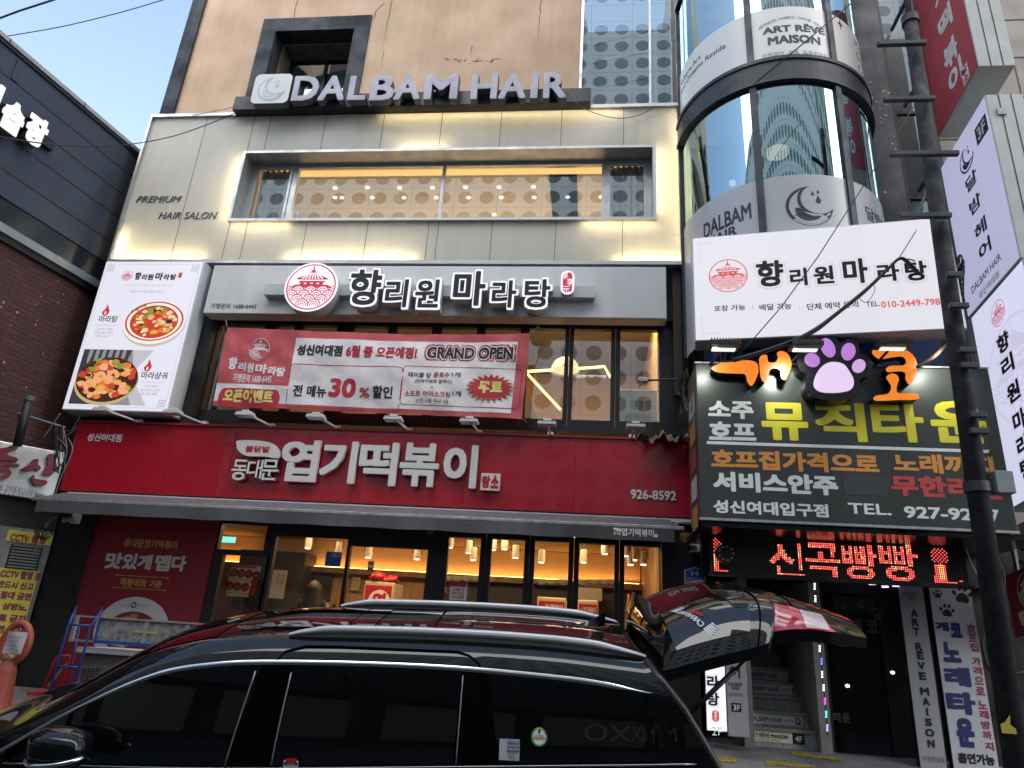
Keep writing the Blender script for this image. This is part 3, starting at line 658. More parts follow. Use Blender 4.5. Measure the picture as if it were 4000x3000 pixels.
for i, b_ in enumerate(bp):
    p = P(*b_, 12.98); g = MB()
    g.grid(lambda s, t: (p.x + (.05 + .1 * t) * cos(2 * pi * s), p.y + (.05 + .1 * t) * sin(2 * pi * s), p.z - .055 + .09 * t * t), 16, 5, bowlm)
    tag(g.build('bowl', smooth=True, org=p), 'white ceramic bowl in the row on the wooden shelf inside the shop', 'bowl', 'bowls on the shop shelf')
# ================================================================= roof sign of the hair salon
YD = 9.15; fD = FY(YD)
sgn = thing('hair_salon_sign', 'raised pale lavender capital letters on a black bar in front of the tan wall', 'sign', P(2, 400, 690, 9.4))
lav = mk('pale_lavender_acrylic', (.34, .33, .43), .3, var=.18, scale=4); sgside = mk('letter_side', (.1, .1, .12), .4)
b0 = P(1, 1525, 650, 9.35); b1_ = P(2, 1615, 640, 9.35)
g = MB(); zb_ = P(2, 600, 690, 9.35).z; g.box(b0.x, b1_.x, 9.32, 9.6, zb_, zb_ + .3, blackm); g.box(P(1, 1570, 720, 9.6).x, P(1, 2240, 720, 9.6).x, 9.6, 9.74, zb_ - .16, zb_ - .003, blackm); g.build('mounting_bar', sgn, bev=.01)
for ch, bx in (('D', (-313, 490, -146, 650)), ('A', (-142, 490, 28, 648)), ('L', (48, 489, 165, 646)), ('B', (190, 486, 345, 648)), ('A', (347, 483, 515, 643)), ('M', (540, 479, 755, 640)), ('H', (842, 474, 1012, 639)), ('A', (1022, 470, 1197, 636)), ('I', (1228, 469, 1275, 634)), ('R', (1310, 467, 1460, 633))):
    g = MB(); T(g, ch, B(2, *bx, YD), fD, lav, bold=.03, d=-.14, ext=.14, side=sgside); g.build('letter', sgn)
c = B(1, 1640, 480, 1880, 668, YD); w = c[2] - c[0]; h = c[3] - c[1]
def rrect(x0, z0, x1, z1, r, n=6):
    out = []
    for cx, cz, a in ((x1 - r, z1 - r, 0), (x0 + r, z1 - r, 90), (x0 + r, z0 + r, 180), (x1 - r, z0 + r, 270)):
        out += [(cx + r * cos(radians(a + 90 * i / n)), cz + r * sin(radians(a + 90 * i / n))) for i in range(n + 1)]
    return out
g = MB(); g.poly(fD, rrect(*c, .1), -.14, 0, mk('badge_white', (.48, .51, .52), .3), sgside)
moon_logo(g, fD, (c[0] + c[2]) / 2, (c[1] + c[3]) / 2 - .02, w * .37, mk('badge_silver', (.33, .37, .41), .35), .004, mk('badge_white', (.48, .51, .52)), mk('badge_silver2', (.4, .44, .48), .35))
g.build('logo_badge', sgn)
# wall lettering
f = FY(9.5); slate = mk('slate_lettering', (.05, .06, .085), .5)
t = thing('wall_lettering', 'thin slate italic letters reading PREMIUM HAIR SALON on the pale panel', 'lettering', P(1, 1150, 1400, 9.5))
g = MB(); T(g, 'PREMIUM', B(1, 888, 1272, 1175, 1313, 9.5), f, slate, bold=0, d=.002, ext=.012, shear=.22); g.build('word', t)
g = MB(); T(g, 'HAIR SALON', B(1, 1032, 1376, 1408, 1420, 9.5), f, slate, bold=0, d=.002, ext=.012, shear=.22); g.build('word', t)

# ================================================================= grey restaurant sign over the second floor
YM = 9.42; fM = FY(YM)
ms = thing('restaurant_sign', 'long pale grey signboard with round red pavilion emblem and black hand lettering', 'sign', (-2.5, 9.6, 6.2))
mx0, mx1 = P(4, 1350, 220, YM).x, P(5, 2107, 240, YM).x; mz0 = (P(4, 1330, 368, YM).z + P(5, 2105, 408, YM).z) / 2; mz1 = (P(4, 1390, 55, YM).z + P(5, 1500, 73, YM).z) / 2
g = MB(); g.box(mx0, mx1, YM, YM + .26, mz0, mz1, offw); g.build('panel', ms, bev=.012)
c0 = P(4, 1740, 215, YM); c1 = P(5, 1642, 225, YM); bz0 = P(5, 1400, 268, YM - .12).z; bz1 = P(5, 1400, 190, YM - .12).z
g = MB(); g.box(c0.x, c1.x, YM - .12, YM - .002, bz0, bz1, mk('rail_grey', (.52, .55, .57), .4)); g.build('letter_rail', ms, bev=.008)
acr = lit('lit_white_acrylic', (.93, .91, 1.0), .95); sidew = mk('letter_return_white', (.62, .64, .68), .4); redl = lit('lit_red_acrylic', (.62, .03, .06), .75)
fL = FY(YM - .13)
c = P(4, 2015, 200, YM - .25); rr = .5 * (P(4, 2185, 200, YM - .25).x - P(4, 1842, 200, YM - .25).x)
g = MB(); fl2 = FY(YM - .25); g.ell(fl2, c.x, c.z, rr, rr, -.24, acr, 0, n=48, side=sidew); g.build('emblem_disc', ms)
# waves need paper rings behind them: drawn on the disc
g = MB(); pagoda_logo(g, fl2, c.x, c.z, rr, redl, acr, .005); g.build('emblem', ms)
BX = [(38, 75, 272, 332), (276, 142, 440, 342), (468, 142, 645, 345), (712, 85, 948, 336), (965, 148, 1145, 345), (1175, 140, 1365, 345)]
inkl = mk('letter_black_face', (.012, .014, .02), .35)
for ch, bx in zip(NAME, BX):
    b_ = B(5, *bx, YM - .25); w = (b_[2] - b_[0]) * .06; b_ = (b_[0] + w, b_[1] + w, b_[2] - w, b_[3] - w); g = MB()
    T(g, ch, b_, fl2, acr, bold=.07, d=-.16, ext=.16, pad=.034, side=sidew); T(g, ch, b_, fl2, inkl, bold=.03, d=.004); g.build('letter', ms)
b_ = B(5, 1422, 95, 1510, 250, YM - .25); g = MB(); g.poly(fl2, rrect(*b_, .1), -.16, 0, acr, sidew)
w = .03; g.poly(fl2, rrect(b_[0] + w, b_[1] + w, b_[2] - w, b_[3] - w, .06), .003, None, redl)
for ch, bx in (('享', (1432, 102, 1470, 150)), ('李', (1462, 145, 1502, 195)), ('元', (1432, 196, 1478, 242))): T(g, ch, B(5, *bx, YM - .25), fl2, acr, bold=.01, d=.006)
g.build('seal', ms)
g = MB(); T(g, '가맹문의 1688-6445', B(4, 1365, 308, 1662, 343, YM), fM, ink, bold=.012, d=.003); g.build('phone_lettering', ms)

# ================================================================= menu light box, left
YF = 9.3; fF = FY(YF); a0 = P(4, 541, 500, YF).x; 
fx0 = (P(4, 695, 30, YF).x + P(4, 388, 995, YF).x) / 2; fx1 = (P(4, 1335, 35, YF).x + P(4, 1078, 1018, YF).x) / 2
fz0 = (P(4, 388, 995, YF).z + P(4, 1078, 1018, YF).z) / 2; fz1 = (P(4, 695, 30, YF).z + P(4, 1335, 35, YF).z) / 2
mb_ = thing('menu_light_box', 'tall lit white light box with two bowls of red soup on it', 'light box', ((fx0 + fx1) / 2, 9.45, fz0))
litw = lit('lit_menu_white', (.8, .79, .9), .85)
g = MB(); g.box(fx0, fx1, YF + .004, YF + .34, fz0, fz1, mk('light_box_frame', (.55, .58, .62), .4)); g.build('casing', mb_, bev=.012)
g = MB(); g.rect(fF, fx0 + .02, fz0 + .02, fx1 - .02, fz1 - .02, .003, litw); g.build('face', mb_)
def q4(k, x, y): p = P(k, x, y, YF); return p.x, p.z
bz = [lit('print_' + n_, c_, .9) for n_, c_ in (('orange', (.75, .2, .03)), ('chilli', (.55, .06, .02)), ('amber', (.8, .38, .08)), ('cream', (.85, .62, .38)), ('prawn', (.85, .4, .2)), ('leaf', (.2, .32, .05)), ('dark', (.06, .02, .015)))]
lk = lit('print_black', (.012, .012, .014), .3); lr = lit('print_red', (.6, .05, .04), .8); lg = lit('print_grey', (.28, .28, .3), .8); lgl = lit('print_line', (.5, .5, .55), .9)
g = MB(); cx, cz = q4(4, 998, 430); rx = (P(4, 1197, 430, YF).x - P(4, 797, 430, YF).x) / 2; rz = (P(4, 998, 288, YF).z - P(4, 998, 578, YF).z) / 2
bowlc = lit('print_bowl', (.85, .8, .72), .95); shade = lit('print_bowl_shade', (.55, .48, .42), .9)
g.ell(fF, cx + .01, cz - .03, rx, rz, .004, shade, n=40); g.ell(fF, cx, cz, rx, rz * .97, .005, bowlc, n=40); g.ring(fF, cx, cz + .02, rx * .88, rx * .94, .006, lr, 48, zs=rz / rx * .94); g.ell(fF, cx, cz + .01, rx * .78, rz * .74, .007, bz[1], n=36)
food(g, fF, cx, cz + .01, rx * .76, rz * .72, .008, 11, [bz[0], bz[2], bz[3], bz[3], bz[4], bz[1], bz[5], bz[6]])
for ch, bx in zip(NAME, ((855, 355, 872, 372), (874, 348, 887, 363), (888, 338, 905, 357), (906, 325, 923, 345), (924, 320, 938, 338), (939, 314, 955, 333))): T(g, ch, B(4, *bx, YF), fF, lk, d=.02, bold=.03)
g.build('soup_picture', mb_)
g = MB(); pl = fx0 + .09; pz0 = fz0 + .1
dk1 = lit('print_backdrop', (.05, .05, .055), .8); dk2 = lit('print_smoke', (.3, .29, .31), .8); dk3 = lit('print_smoke_light', (.55, .54, .58), .85)
zz = P(4, 700, 607, YF).z; xx = P(4, 1040, 612, YF).x
g.poly(fF, [(pl, pz0), (pl + 1.25, pz0), (pl + .98, pz0 + .35), (pl + .95, zz - .3), (xx - .1, zz), (pl, zz)], .004, None, dk3)
g.poly(fF, [(pl, pz0), (pl + 1.0, pz0), (pl + .85, pz0 + .3), (pl + .88, zz - .28), (xx - .45, zz), (pl, zz)], .0045, None, dk2)
g.poly(fF, [(pl, pz0), (pl + .6, pz0), (pl + .6, pz0 + .3), (pl + .75, zz - .2), (pl + .8, zz), (pl, zz)], .005, None, dk1)
for i in range(6): g.poly(fF, smooth_poly([(pl + .1 + i * .11, zz - .02), (pl + .16 + i * .11, zz - .02), (pl + .14 + i * .11, zz - .2), (pl + .1 + i * .11, zz - .22)], 3), .0055 + i * .0001, None, dk2)
cx, cz = q4(4, 668, 800); rx = (P(4, 885, 780, YF).x - P(4, 470, 800, YF).x) / 2; rz = (P(4, 680, 645, YF).z - P(4, 640, 950, YF).z) / 2; cx = max(cx, pl + rx)
gold = lit('print_pan_gold', (.6, .45, .22), .8)
g.ell(fF, cx, cz - .04, rx, rz * .98, .007, gold, n=40); g.ell(fF, cx, cz, rx * .97, rz * .95, .008, bz[6], n=40)
food(g, fF, cx, cz + .01, rx * .93, rz * .9, .009, 23, [bz[0], bz[0], bz[4], bz[2], bz[1], bz[5], bz[4], bz[6]], 95)
prn = bz[4]
for x, y in ((655, 790), (738, 780), (588, 840)):
    px, pz_ = q4(4, x, y); g.ring(fF, px, pz_, .035, .1, .03, prn, 18, -.4, 4.6)
for x, y in ((650, 680), (790, 715), (610, 735)): px, pz_ = q4(4, x, y); g.poly(fF, smooth_poly([(px + .09 * cos(a * .9) * (1 if a % 2 else .5), pz_ + .06 * sin(a * .9) * (1 if a % 2 else .5)) for a in range(7)], 3), .032, None, bz[5])
g.build('stir_fry_picture', mb_)
g = MB()
T(g, '마라탕', B(4, 642, 388, 763, 430, YF), fF, lk, bold=.015, d=.006); T(g, '마라샹궈', B(4, 917, 752, 1085, 798, YF), fF, lk, bold=.015, d=.006)
T(g, '얼얼한 마라의 매력, 향리원의 깊은 맛', B(4, 845, 224, 1060, 240, YF), fF, lg, bold=0, d=.006)
for s_, bx in (('진한 마라 국물에', (630, 468, 730, 483)), ('신선한 재료가 가득한', (610, 490, 735, 505)), ('얼얼하고 깊은 맛', (617, 513, 714, 528)), ('다양한 재료를', (938, 838, 1022, 853)), ('전용 특제소스로 볶아', (908, 862, 1036, 878)), ('불맛 가득한 매콤함', (910, 886, 1022, 902))): T(g, s_, B(4, *bx, YF), fF, lg, bold=0, d=.006)
for ch, bx in zip(NAME, ((876, 106, 915, 155), (920, 118, 952, 157), (957, 118, 995, 157), (1008, 108, 1058, 158), (1062, 118, 1100, 157), (1104, 118, 1142, 157))): T(g, ch, B(4, *bx, YF), fF, lk, bold=.045, d=.006)
b_ = B(4, 1158, 108, 1180, 142, YF); g.poly(fF, rrect(*b_, .015), .006, None, lr)
for (a, b, c_) in ((806, 1120, 191), (617, 762, 449), (914, 1065, 819)): x_ = B(4, a, c_ - 1, b, c_ + 1, YF); g.rect(fF, x_[0], x_[1], x_[2], x_[1] + .008, .006, lgl)
for x, y in ((690, 352), (962, 710)):
    px, pz_ = q4(4, x, y); g.poly(fF, smooth_poly([(px, pz_ + .1), (px + .03, pz_ + .04), (px + .06, pz_ - .02), (px + .03, pz_ - .09), (px - .03, pz_ - .09), (px - .06, pz_ - .03), (px - .02, pz_ + .02)], 4), .006, None, lr); g.ell(fF, px, pz_ - .05, .016, .03, .008, litw)
for i, (x0, z0, x1, z1) in enumerate(((fx0 + .06, fz1 - .07, fx1 - .06, fz1 - .064), (fx0 + .06, fz0 + .064, fx1 - .06, fz0 + .07), (fx0 + .06, fz0 + .07, fx0 + .066, fz1 - .07), (fx1 - .066, fz0 + .07, fx1 - .06, fz1 - .07))): g.rect(fF, x0, z0, x1, z1, .0062, lgl)
for sx, sz in ((fx0 + .13, fz1 - .14), (fx1 - .13, fz1 - .14), (fx1 - .13, fz0 + .14)):
    for a in (-.045, 0, .045): g.rect(fF, sx + a - .012, sz - .06, sx + a + .003, sz + .06, .0065, lgl); g.rect(fF, sx - .06, sz + a - .003, sx + .06, sz + a + .012, .0068, lgl)
g.build('lettering', mb_)
px, pz_ = q4(4, 825, 130); g = MB(); pagoda_logo(g, fF, px, pz_, .1, lr, litw, .006); g.build('emblem', mb_)

# ================================================================= opening banner
YB = 9.25
crn = [P(4, 1380, 968, YB), P(5, 1170, 1056, YB), P(5, 1222, 504, YB), P(4, 1470, 458, YB)]   # bl, br, tr, tl
def bil(s, t): 
    p = (crn[0] * (1 - s) + crn[1] * s) * (1 - t) + (crn[3] * (1 - s) + crn[2] * s) * t
    return p.x, p.z - .05 * (4 * s * (1 - s)) * (t)  # top edge sags a little
def fBn(s, t, d=0):
    x, q = bil(s, t)
    rip = .012 * sin(9 * s + 5 * t) + .008 * sin(23 * s - 9 * t) + .006 * sin(41 * s + 17 * t) + .03 * sin(pi * s) * sin(pi * t)
    return (x, YB - rip - d, q)
def ib(k, x, y):
    p = P(k, x, y, YB); s = t = .5
    for _ in range(25):
        a = bil(s, t); h = 1e-4; b_ = bil(s + h, t); c_ = bil(s, t + h)
        j = ((b_[0] - a[0]) / h, (c_[0] - a[0]) / h, (b_[1] - a[1]) / h, (c_[1] - a[1]) / h); dt = j[0] * j[3] - j[1] * j[2]
        ex, ez = p.x - a[0], p.z - a[1]; s += (ex * j[3] - ez * j[1]) / dt; t += (ez * j[0] - ex * j[2]) / dt
    return s, t
def bb(k, x0, y0, x1, y1):
    xm, ym = (x0 + x1) / 2, (y0 + y1) / 2
    return ib(k, x0, ym)[0], ib(k, xm, y1)[1], ib(k, x1, ym)[0], ib(k, xm, y0)[1]
bn = thing('opening_banner', 'red and white cloth banner reading GRAND OPEN tied across the second-floor windows', 'banner', P(5, 0, 1050, YB))
clr = mk('banner_red_cloth', (.56, .1, .115), .7, var=.12, scale=5, bump=.9, bscale=6); clw = mk('banner_white_cloth', (.8, .77, .78), .7, var=.1, scale=5, bump=1, bscale=6)
g = MB(); g.grid(lambda s, t: fBn(s, t), 90, 20, clr); g.build('cloth', bn, smooth=True)
sL = ib(4, 1870, 850)[0]; g = MB()
def patch(s0, t0, s1, t1, d, m_, n=40): g.grid(lambda s, t: fBn(s0 + (s1 - s0) * s, t0 + (t1 - t0) * t, d), n, 12, m_)
t1_ = .90; patch(sL, .055, .965, t1_, .003, clw, 70); tb = ib(4, 1600, 812)[1]; patch(.0, .055, sL, ib(4, 1640, 835)[1], .003, clw, 20)
g.build('white_print', bn, smooth=True)
g = MB(); red2 = mk('banner_red_print', (.45, .03, .05), .8); blk2 = mk('banner_black_print', (.03, .03, .035), .8); yel2 = mk('banner_yellow_print', (.75, .66, .2), .8); wht2 = mk('banner_white_print', (.8, .75, .77), .8)
def TB(s_, k, bx, m_, bold=.03, d=.008, **kw): T(g, s_, bb(k, *bx), fBn, m_, bold=bold, d=d, **kw)
def pill(k, x0, y0, x1, y1, m_, d, n=8):
    b_ = bb(k, x0, y0, x1, y1); asp = 4.05; rz_ = (b_[3] - b_[1]) * .45; rx_ = rz_ / asp * 1.0
    pts = []
    for cx, cz, a in ((b_[2] - rx_, b_[3] - rz_, 0), (b_[0] + rx_, b_[3] - rz_, 90), (b_[0] + rx_, b_[1] + rz_, 180), (b_[2] - rx_, b_[1] + rz_, 270)):
        pts += [(cx + rx_ * cos(radians(a + 90 * i / n)), cz + rz_ * sin(radians(a + 90 * i / n))) for i in range(n + 1)]
    return pts
def strips(x0, z0, x1, z1, d, m_, n=14): g.grid(lambda s, t: fBn(x0 + (x1 - x0) * s, z0 + (z1 - z0) * t, d), n, 3, m_)
b_ = bb(4, 1420, 862, 1808, 985); strips(b_[0] + .012, b_[1], b_[2] - .012, b_[3], .006, red2)
for cx in (b_[0] + .014, b_[2] - .014): g.ell(fBn, cx, (b_[1] + b_[3]) / 2, .0165, (b_[3] - b_[1]) / 2, .0064, red2)
TB('오픈이벤트', 4, (1450, 868, 1775, 955), yel2, .045, .01)
for ch, bx in zip(NAME, ((1483, 655, 1538, 738), (1545, 690, 1595, 745), (1600, 695, 1645, 755), (1655, 700, 1735, 765), (1740, 715, 1795, 775), (1795, 722, 1850, 785))): TB(ch, 4, bx, wht2, .045)
TB('가맹문의 1688-6445', 4, (1512, 768, 1765, 825), wht2, .02)
TB('성신여대점', 4, (1925, 580, 2212 + 12, 652), blk2, .05)
TB('6월 중 오픈예정!', 5, (35, 590, 495, 668), red2, .045)
TB('GRAND OPEN', 5, (555, 590, 1115, 672), red2, .11, .006); 
b_ = bb(5, 540, 578, 1135, 684); 
TB('GRAND OPEN', 5, (540, 575, 1135, 686), red2, .13, .0055); TB('GRAND OPEN', 5, (550, 585, 1122, 678), wht2, .075, .009); TB('GRAND OPEN', 5, (558, 592, 1115, 670), blk2, .035, .012)
TB('전 메뉴', 4, (1900, 838, 2115, 915), blk2, .035); TB('30', 4, (2135, 795, 2212 + 98, 918), red2, .04); TB('%', 5, (118, 858, 185, 920), red2, .02); TB('할인', 5, (205, 845, 335, 925), blk2, .035)
TB('테이블 당', 5, (440, 758, 585, 793), blk2, .02); TB('음료수', 5, (600, 758, 705, 793), red2, .02); TB('1개', 5, (720, 757, 776, 792), blk2, .02)
TB('(리뷰이벤트 참여시)', 5, (484, 804, 720, 835), blk2, .012); TB('+', 5, (585, 852, 598, 864), blk2)
TB('소프트 아이스크림', 5, (412, 880, 708, 917), red2, .02); TB('1개', 5, (722, 878, 778, 915), blk2, .02); TB('(1인 1개 식사 시)', 5, (486, 928, 695, 962), blk2, .012)
cx, cz = ib(5, 965, 858); c2_ = ib(5, 1125, 858)[0] - cx; c3_ = ib(5, 965, 765)[1] - cz
for k_, (sc_, m_, d_) in enumerate(((1.03, yel2, .014), (.97, red2, .018))): g.poly(fBn, [(cx + c2_ * sc_ * cos(2 * pi * i / 44) * (1 if i % 2 else .74), cz + c3_ * sc_ * sin(2 * pi * i / 44) * (1 if i % 2 else .74)) for i in range(44)], d_, None, m_)
TB('무료', 5, (890, 815, 1045, 895), yel2, .06, .03)
def frame_(k, x0, y0, x1, y1):
    a = ib(k, x0, y0) if not isinstance(k, tuple) else ib(k[0], x0, y0); b_ = ib(k, x1, y1) if not isinstance(k, tuple) else ib(k[1], x1, y1)
    w_, h_ = .0022, .009
    strips(a[0] + .012, a[1] - h_, b_[0] - .012, a[1], .005, red2, 20); strips(a[0] + .012, b_[1], b_[0] - .012, b_[1] + h_, .005, red2, 20)
    strips(a[0], b_[1] + .05, a[0] + w_, a[1] - .05, .005, red2, 2); strips(b_[0] - w_, b_[1] + .05, b_[0], a[1] - .05, .005, red2, 2)
    for cx, cz, a0_ in ((a[0] + .0125, a[1] - .05, 90), (b_[0] - .0125, a[1] - .05, 0), (a[0] + .0125, b_[1] + .05, 180), (b_[0] - .0125, b_[1] + .05, 270)):
        vs_ = []
        for i in range(7):
            an = radians(a0_ + 15 * i)
            for q_, r_ in ((.0105, .041), (.0127, .05)): vs_.append(fBn(cx + q_ * cos(an), cz + r_ * sin(an), .005))
        g.add(vs_, [(2 * i, 2 * i + 1, 2 * i + 3, 2 * i + 2) for i in range(6)], red2)
frame_((4, 5), 1890, 700, 372, 1010); frame_(5, 410, 715, 1150, 995)
g.build('lettering', bn)
g = MB(); cc = ib(4, 1682, 605)
pagoda_logo(g, lambda x, q, d=0: fBn(cc[0] + x / 4.05, cc[1] + q, d), 0, 0, .155, wht2, clr, .004); g.build('emblem', bn)
g = MB()
for a, b_ in (((4, 1470, 458), (4, 1462, 412)), ((4, 1380, 968), (4, 1340, 1020)), ((5, 1222, 504), (5, 1283, 452)), ((5, 1172, 1055), (5, 1205, 1082))): g.tube([P(*a, YB), P(*b_, YB + .2)], .008, wiregrey, 6)
g.build('tie_rope', bn)

# ================================================================= red shop sign
YR = 9.5; fR = FY(YR); rx0, rx1, rz0, rz1 = -7.69, 1.325, 3.37, 4.39
rs = thing('shop_sign', 'long glossy red signboard with raised white Korean letters above the awning', 'sign', (-3.2, 9.6, rz0))
g = MB()
xs_ = [rx0] + [P(*a, YR).x for a in ((4, 1090, 1300), (4, 1500, 1300), (5, 150, 1300), (5, 810, 1300), (5, 1515, 1300))] + [rx1]
for a, b_ in zip(xs_, xs_[1:]): g.box(a + .002, b_ - .002, YR, YR + .14, rz0, rz1, redgloss)
g.build('panel', rs)
g = MB(); trm = mk('red_trim', (.3, .02, .03), .35); e = .03
g.box(rx0 - e, rx1 + e, YR - .03, YR + .15, rz1, rz1 + e, trm); g.box(rx0 - e, rx1 + e, YR - .03, YR + .15, rz0 - e, rz0, trm); g.box(rx0 - e, rx0, YR - .03, YR + .15, rz0, rz1, trm); g.box(rx1, rx1 + e, YR - .03, YR + .15, rz0, rz1, trm)
g.box(rx0 + .1, rx1 + .05, YR - .02, YR + .12, rz0 - .09, rz0 - .045, white)
g.build('trim', rs)
wf = mk('white_channel_letter', (.72, .72, .7), .35); wsd = mk('white_channel_side', (.6, .6, .58), .4); YQ = YR - .1; fQ = FY(YQ)
for ch, k, bx, bo in (('엽', 4, (1815, 1190, 2060, 1462), .032), ('기', 5, (-137, 1198, 97, 1472), .032), ('떡', 5, (112, 1205, 362, 1487), .03), ('볶', 5, (378, 1210, 632, 1494), .028), ('이', 5, (660, 1222, 880, 1502), .036)):
    g = MB(); T(g, ch, B(k, *bx, YQ), fQ, wf, bold=bo, d=-.06, ext=.06, side=wsd); g.build('letter', rs)
for ch, bx in (('동', (1500, 1318, 1600, 1452)), ('대', (1600, 1318, 1700, 1440)), ('문', (1690, 1318, 1803, 1452))):
    g = MB(); T(g, ch, B(4, *bx, YQ), fQ, wf, bold=.016, d=-.05, ext=.05, side=wsd); g.build('letter', rs)
g = MB(); lf = smooth_poly([(lambda p: (p.x, p.z))(P(4, *a, YQ)) for a in ((1540, 1196), (1660, 1195), (1760, 1212), (1805, 1255), (1805, 1308), (1700, 1298), (1600, 1295), (1545, 1262), (1533, 1225))], 4)
g.poly(fQ, lf, -.05, 0, wf, wsd); T(g, '불닭발', B(4, 1590, 1230, 1750, 1273, YQ), fQ, redp, bold=.04, d=.003); g.build('leaf_badge', rs)
g = MB(); b_ = B(5, 904, 1408, 1028, 1518, YQ); g.fbox(fQ, *b_, -.05, 0, wf); w = (b_[2] - b_[0]); T(g, '탕', (b_[0] + w * .06, b_[1] + w * .1, b_[0] + w * .5, b_[3] - w * .12), fQ, redp, bold=.06, d=.003); T(g, '소', (b_[0] + w * .52, b_[1] + w * .1, b_[2] - w * .06, b_[3] - w * .08), fQ, redp, bold=.06, d=.003); g.build('seal', rs)
g = MB(); T(g, '성신여대점', B(4, 568, 1152, 790, 1203, YR), fR, whitel, bold=.018, d=.002, ext=.008); T(g, '926-8592', B(5, 1875, 1520, 2168, 1580, YR), fR, whitel, bold=.02, d=.002, ext=.02); g.build('lettering', rs)

# ---- floodlights along the top of the red sign
flx = [-6.79, -5.74, -4.69, None, -2.62, -1.6, -.58, .55]; flx[3] = P(4, 2180, 1120, YR).x
hz = 4.33; x = flx[0]
fl = thing('floodlight', 'white finned floodlight on an arm over the red sign, first from the left', 'floodlight', (x, 9.5, 4.42), 'floodlights above the red sign')
fw_ = mk('floodlight_white', (.68, .69, .68), .45, var=.1)
g = MB(); g.tube([(x, 9.52, 4.43), (x, 9.2, 4.40), (x, 8.75, 4.36)], .016, fw_, 8); g.box(x - .04, x + .04, 9.5, 9.56, 4.42, 4.47, fw_); g.build('arm', fl)
g = MB(); g.box(x - .12, x + .12, 8.63, 8.78, hz - .015, hz + .012, fw_)
for i in range(12): g.box(x - .11 + i * .019, x - .104 + i * .019, 8.64, 8.77, hz + .0125, hz + .04, fw_)
g.box(x - .05, x + .05, 8.66, 8.74, hz + .0405, hz + .065, fw_); g.build('lamp_head', fl, bev=.004)
g = MB(); g.box(x - .1, x + .1, 8.65, 8.76, hz - .019, hz - .0155, mk('floodlight_glass', (.45, .47, .48), .1)); g.build('lens', fl)
for i, xx_ in enumerate(flx[1:]): copy_thing(fl, (xx_ - x, 0, 0), 'white finned floodlight on an arm over the red sign, %s from the left' % ['second', 'third', 'fourth', 'fifth', 'sixth', 'seventh', 'last, farthest'][i])

# ---- awning
aw = thing('awning', 'rolled-up dark grey fabric awning with hanging valance under the red sign', 'awning', (-3.2, 9.3, 3))
awf = mk('awning_fabric', (.1, .1, .108), .8, var=.15, scale=1.5, streak=.12, bump=.3, bscale=30); awd = mk('awning_cloth_light', (.13, .125, .135), .6, var=.1)
ax0, ax1 = -7.62, 1.05; zt0 = 3.12
g = MB(); g.grid(lambda s, t: (ax0 + (ax1 - ax0) * s, 9.44 - .42 * t, 3.3 - .15 * t - .012 * sin(pi * s * 7) * t * (1 - t)), 60, 5, awd); g.build('canopy', aw, smooth=True)
g = MB(); g.box(ax0 - .1, ax1 + .12, 9.0, 9.06, 3.1, 3.145, galv); g.box(ax0 - .06, ax0 - .01, 9.0, 9.5, 3.15, 3.2, galv); g.box(ax1 + .005, ax1 + .05, 9.0, 9.5, 3.15, 3.2, galv); g.build('front_bar', aw, bev=.008)
def fV(x, q, d=0): return (x, 9.0 - d - .008 * sin(x * 5.1) * (3.1 - q) * 8, q)
g = MB(); g.grid(lambda s, t: fV(ax0 + (ax1 - ax0) * s, 2.945 + .004 * sin(s * 60) + (3.1 - 2.945) * t), 160, 3, awf); g.build('valance', aw, smooth=True)
g = MB()
T(g, '엽기떡볶이', B(8, 1815, 108, 2025, 160, 9.0), fV, whitel, bold=.03, d=.01); T(g, '동대문', B(8, 1763, 128, 1813, 150, 9.0), fV, whitel, bold=.02, d=.01)
g.poly(fV, smooth_poly([(lambda p: (p.x, p.z))(P(8, *a, 9.0)) for a in ((1763, 103), (1795, 104), (1815, 115), (1812, 126), (1785, 124), (1768, 117))], 3), .01, None, whitel)
b_ = B(8, 2028, 143, 2050, 165, 9.0); g.rect(fV, *b_, .01, whitel); g.build('lettering', aw)

# ---- ground floor red poster
YP = 9.78; fP = FY(YP)
px0 = (P(7, 635, 45, YP).x + P(7, 350, 1080, YP).x) / 2; px1 = (P(7, 1413, 78, YP).x + P(7, 1290, 690, YP).x) / 2; pzt = P(7, 1000, 60, YP).z + .1
po = thing('wall_poster', 'large dark red wall poster with white and yellow lettering and a soup bowl', 'poster', ((px0 + px1) / 2, YP, .7))
g = MB(); g.box(px0, px1, YP, YP + .05, .6, pzt, mk('poster_red', (.2, .012, .025), .5, var=.06)); g.build('sheet', po)
g = MB(); pw = mk('poster_white', (.55, .52, .53), .5); py_ = mk('poster_yellow', (.48, .33, .07), .5)
T(g, '동대문엽기떡볶이', B(7, 803, 178, 1152, 235, YP), fP, py_, bold=.03)
for ch, bx in (('맛', (682, 262, 795, 368)), ('있', (797, 268, 893, 372)), ('게', (893, 275, 985, 374)), ('맵', (1005, 278, 1105, 384)), ('다', (1112, 282, 1207, 386))): T(g, ch, B(7, *bx, YP), fP, pw, bold=.045)
T(g, '떡볶이의', B(7, 780, 430, 945, 486, YP), fP, py_, bold=.025); T(g, '기준', B(7, 972, 445, 1048, 490, YP), fP, py_, bold=.025)
for a, b_ in (((757, 408), (1090, 428)), ((737, 488), (1070, 507))):
    p, q_ = P(7, *a, YP), P(7, *b_, YP); g.line(fP, [(p.x, (p.z + q_.z) / 2), (q_.x, (p.z + q_.z) / 2)], .008, .004, py_)
    for e_ in (p, q_): g.ell(fP, e_.x, (p.z + q_.z) / 2, .012, .012, .005, py_, n=10)
g.build('lettering', po)
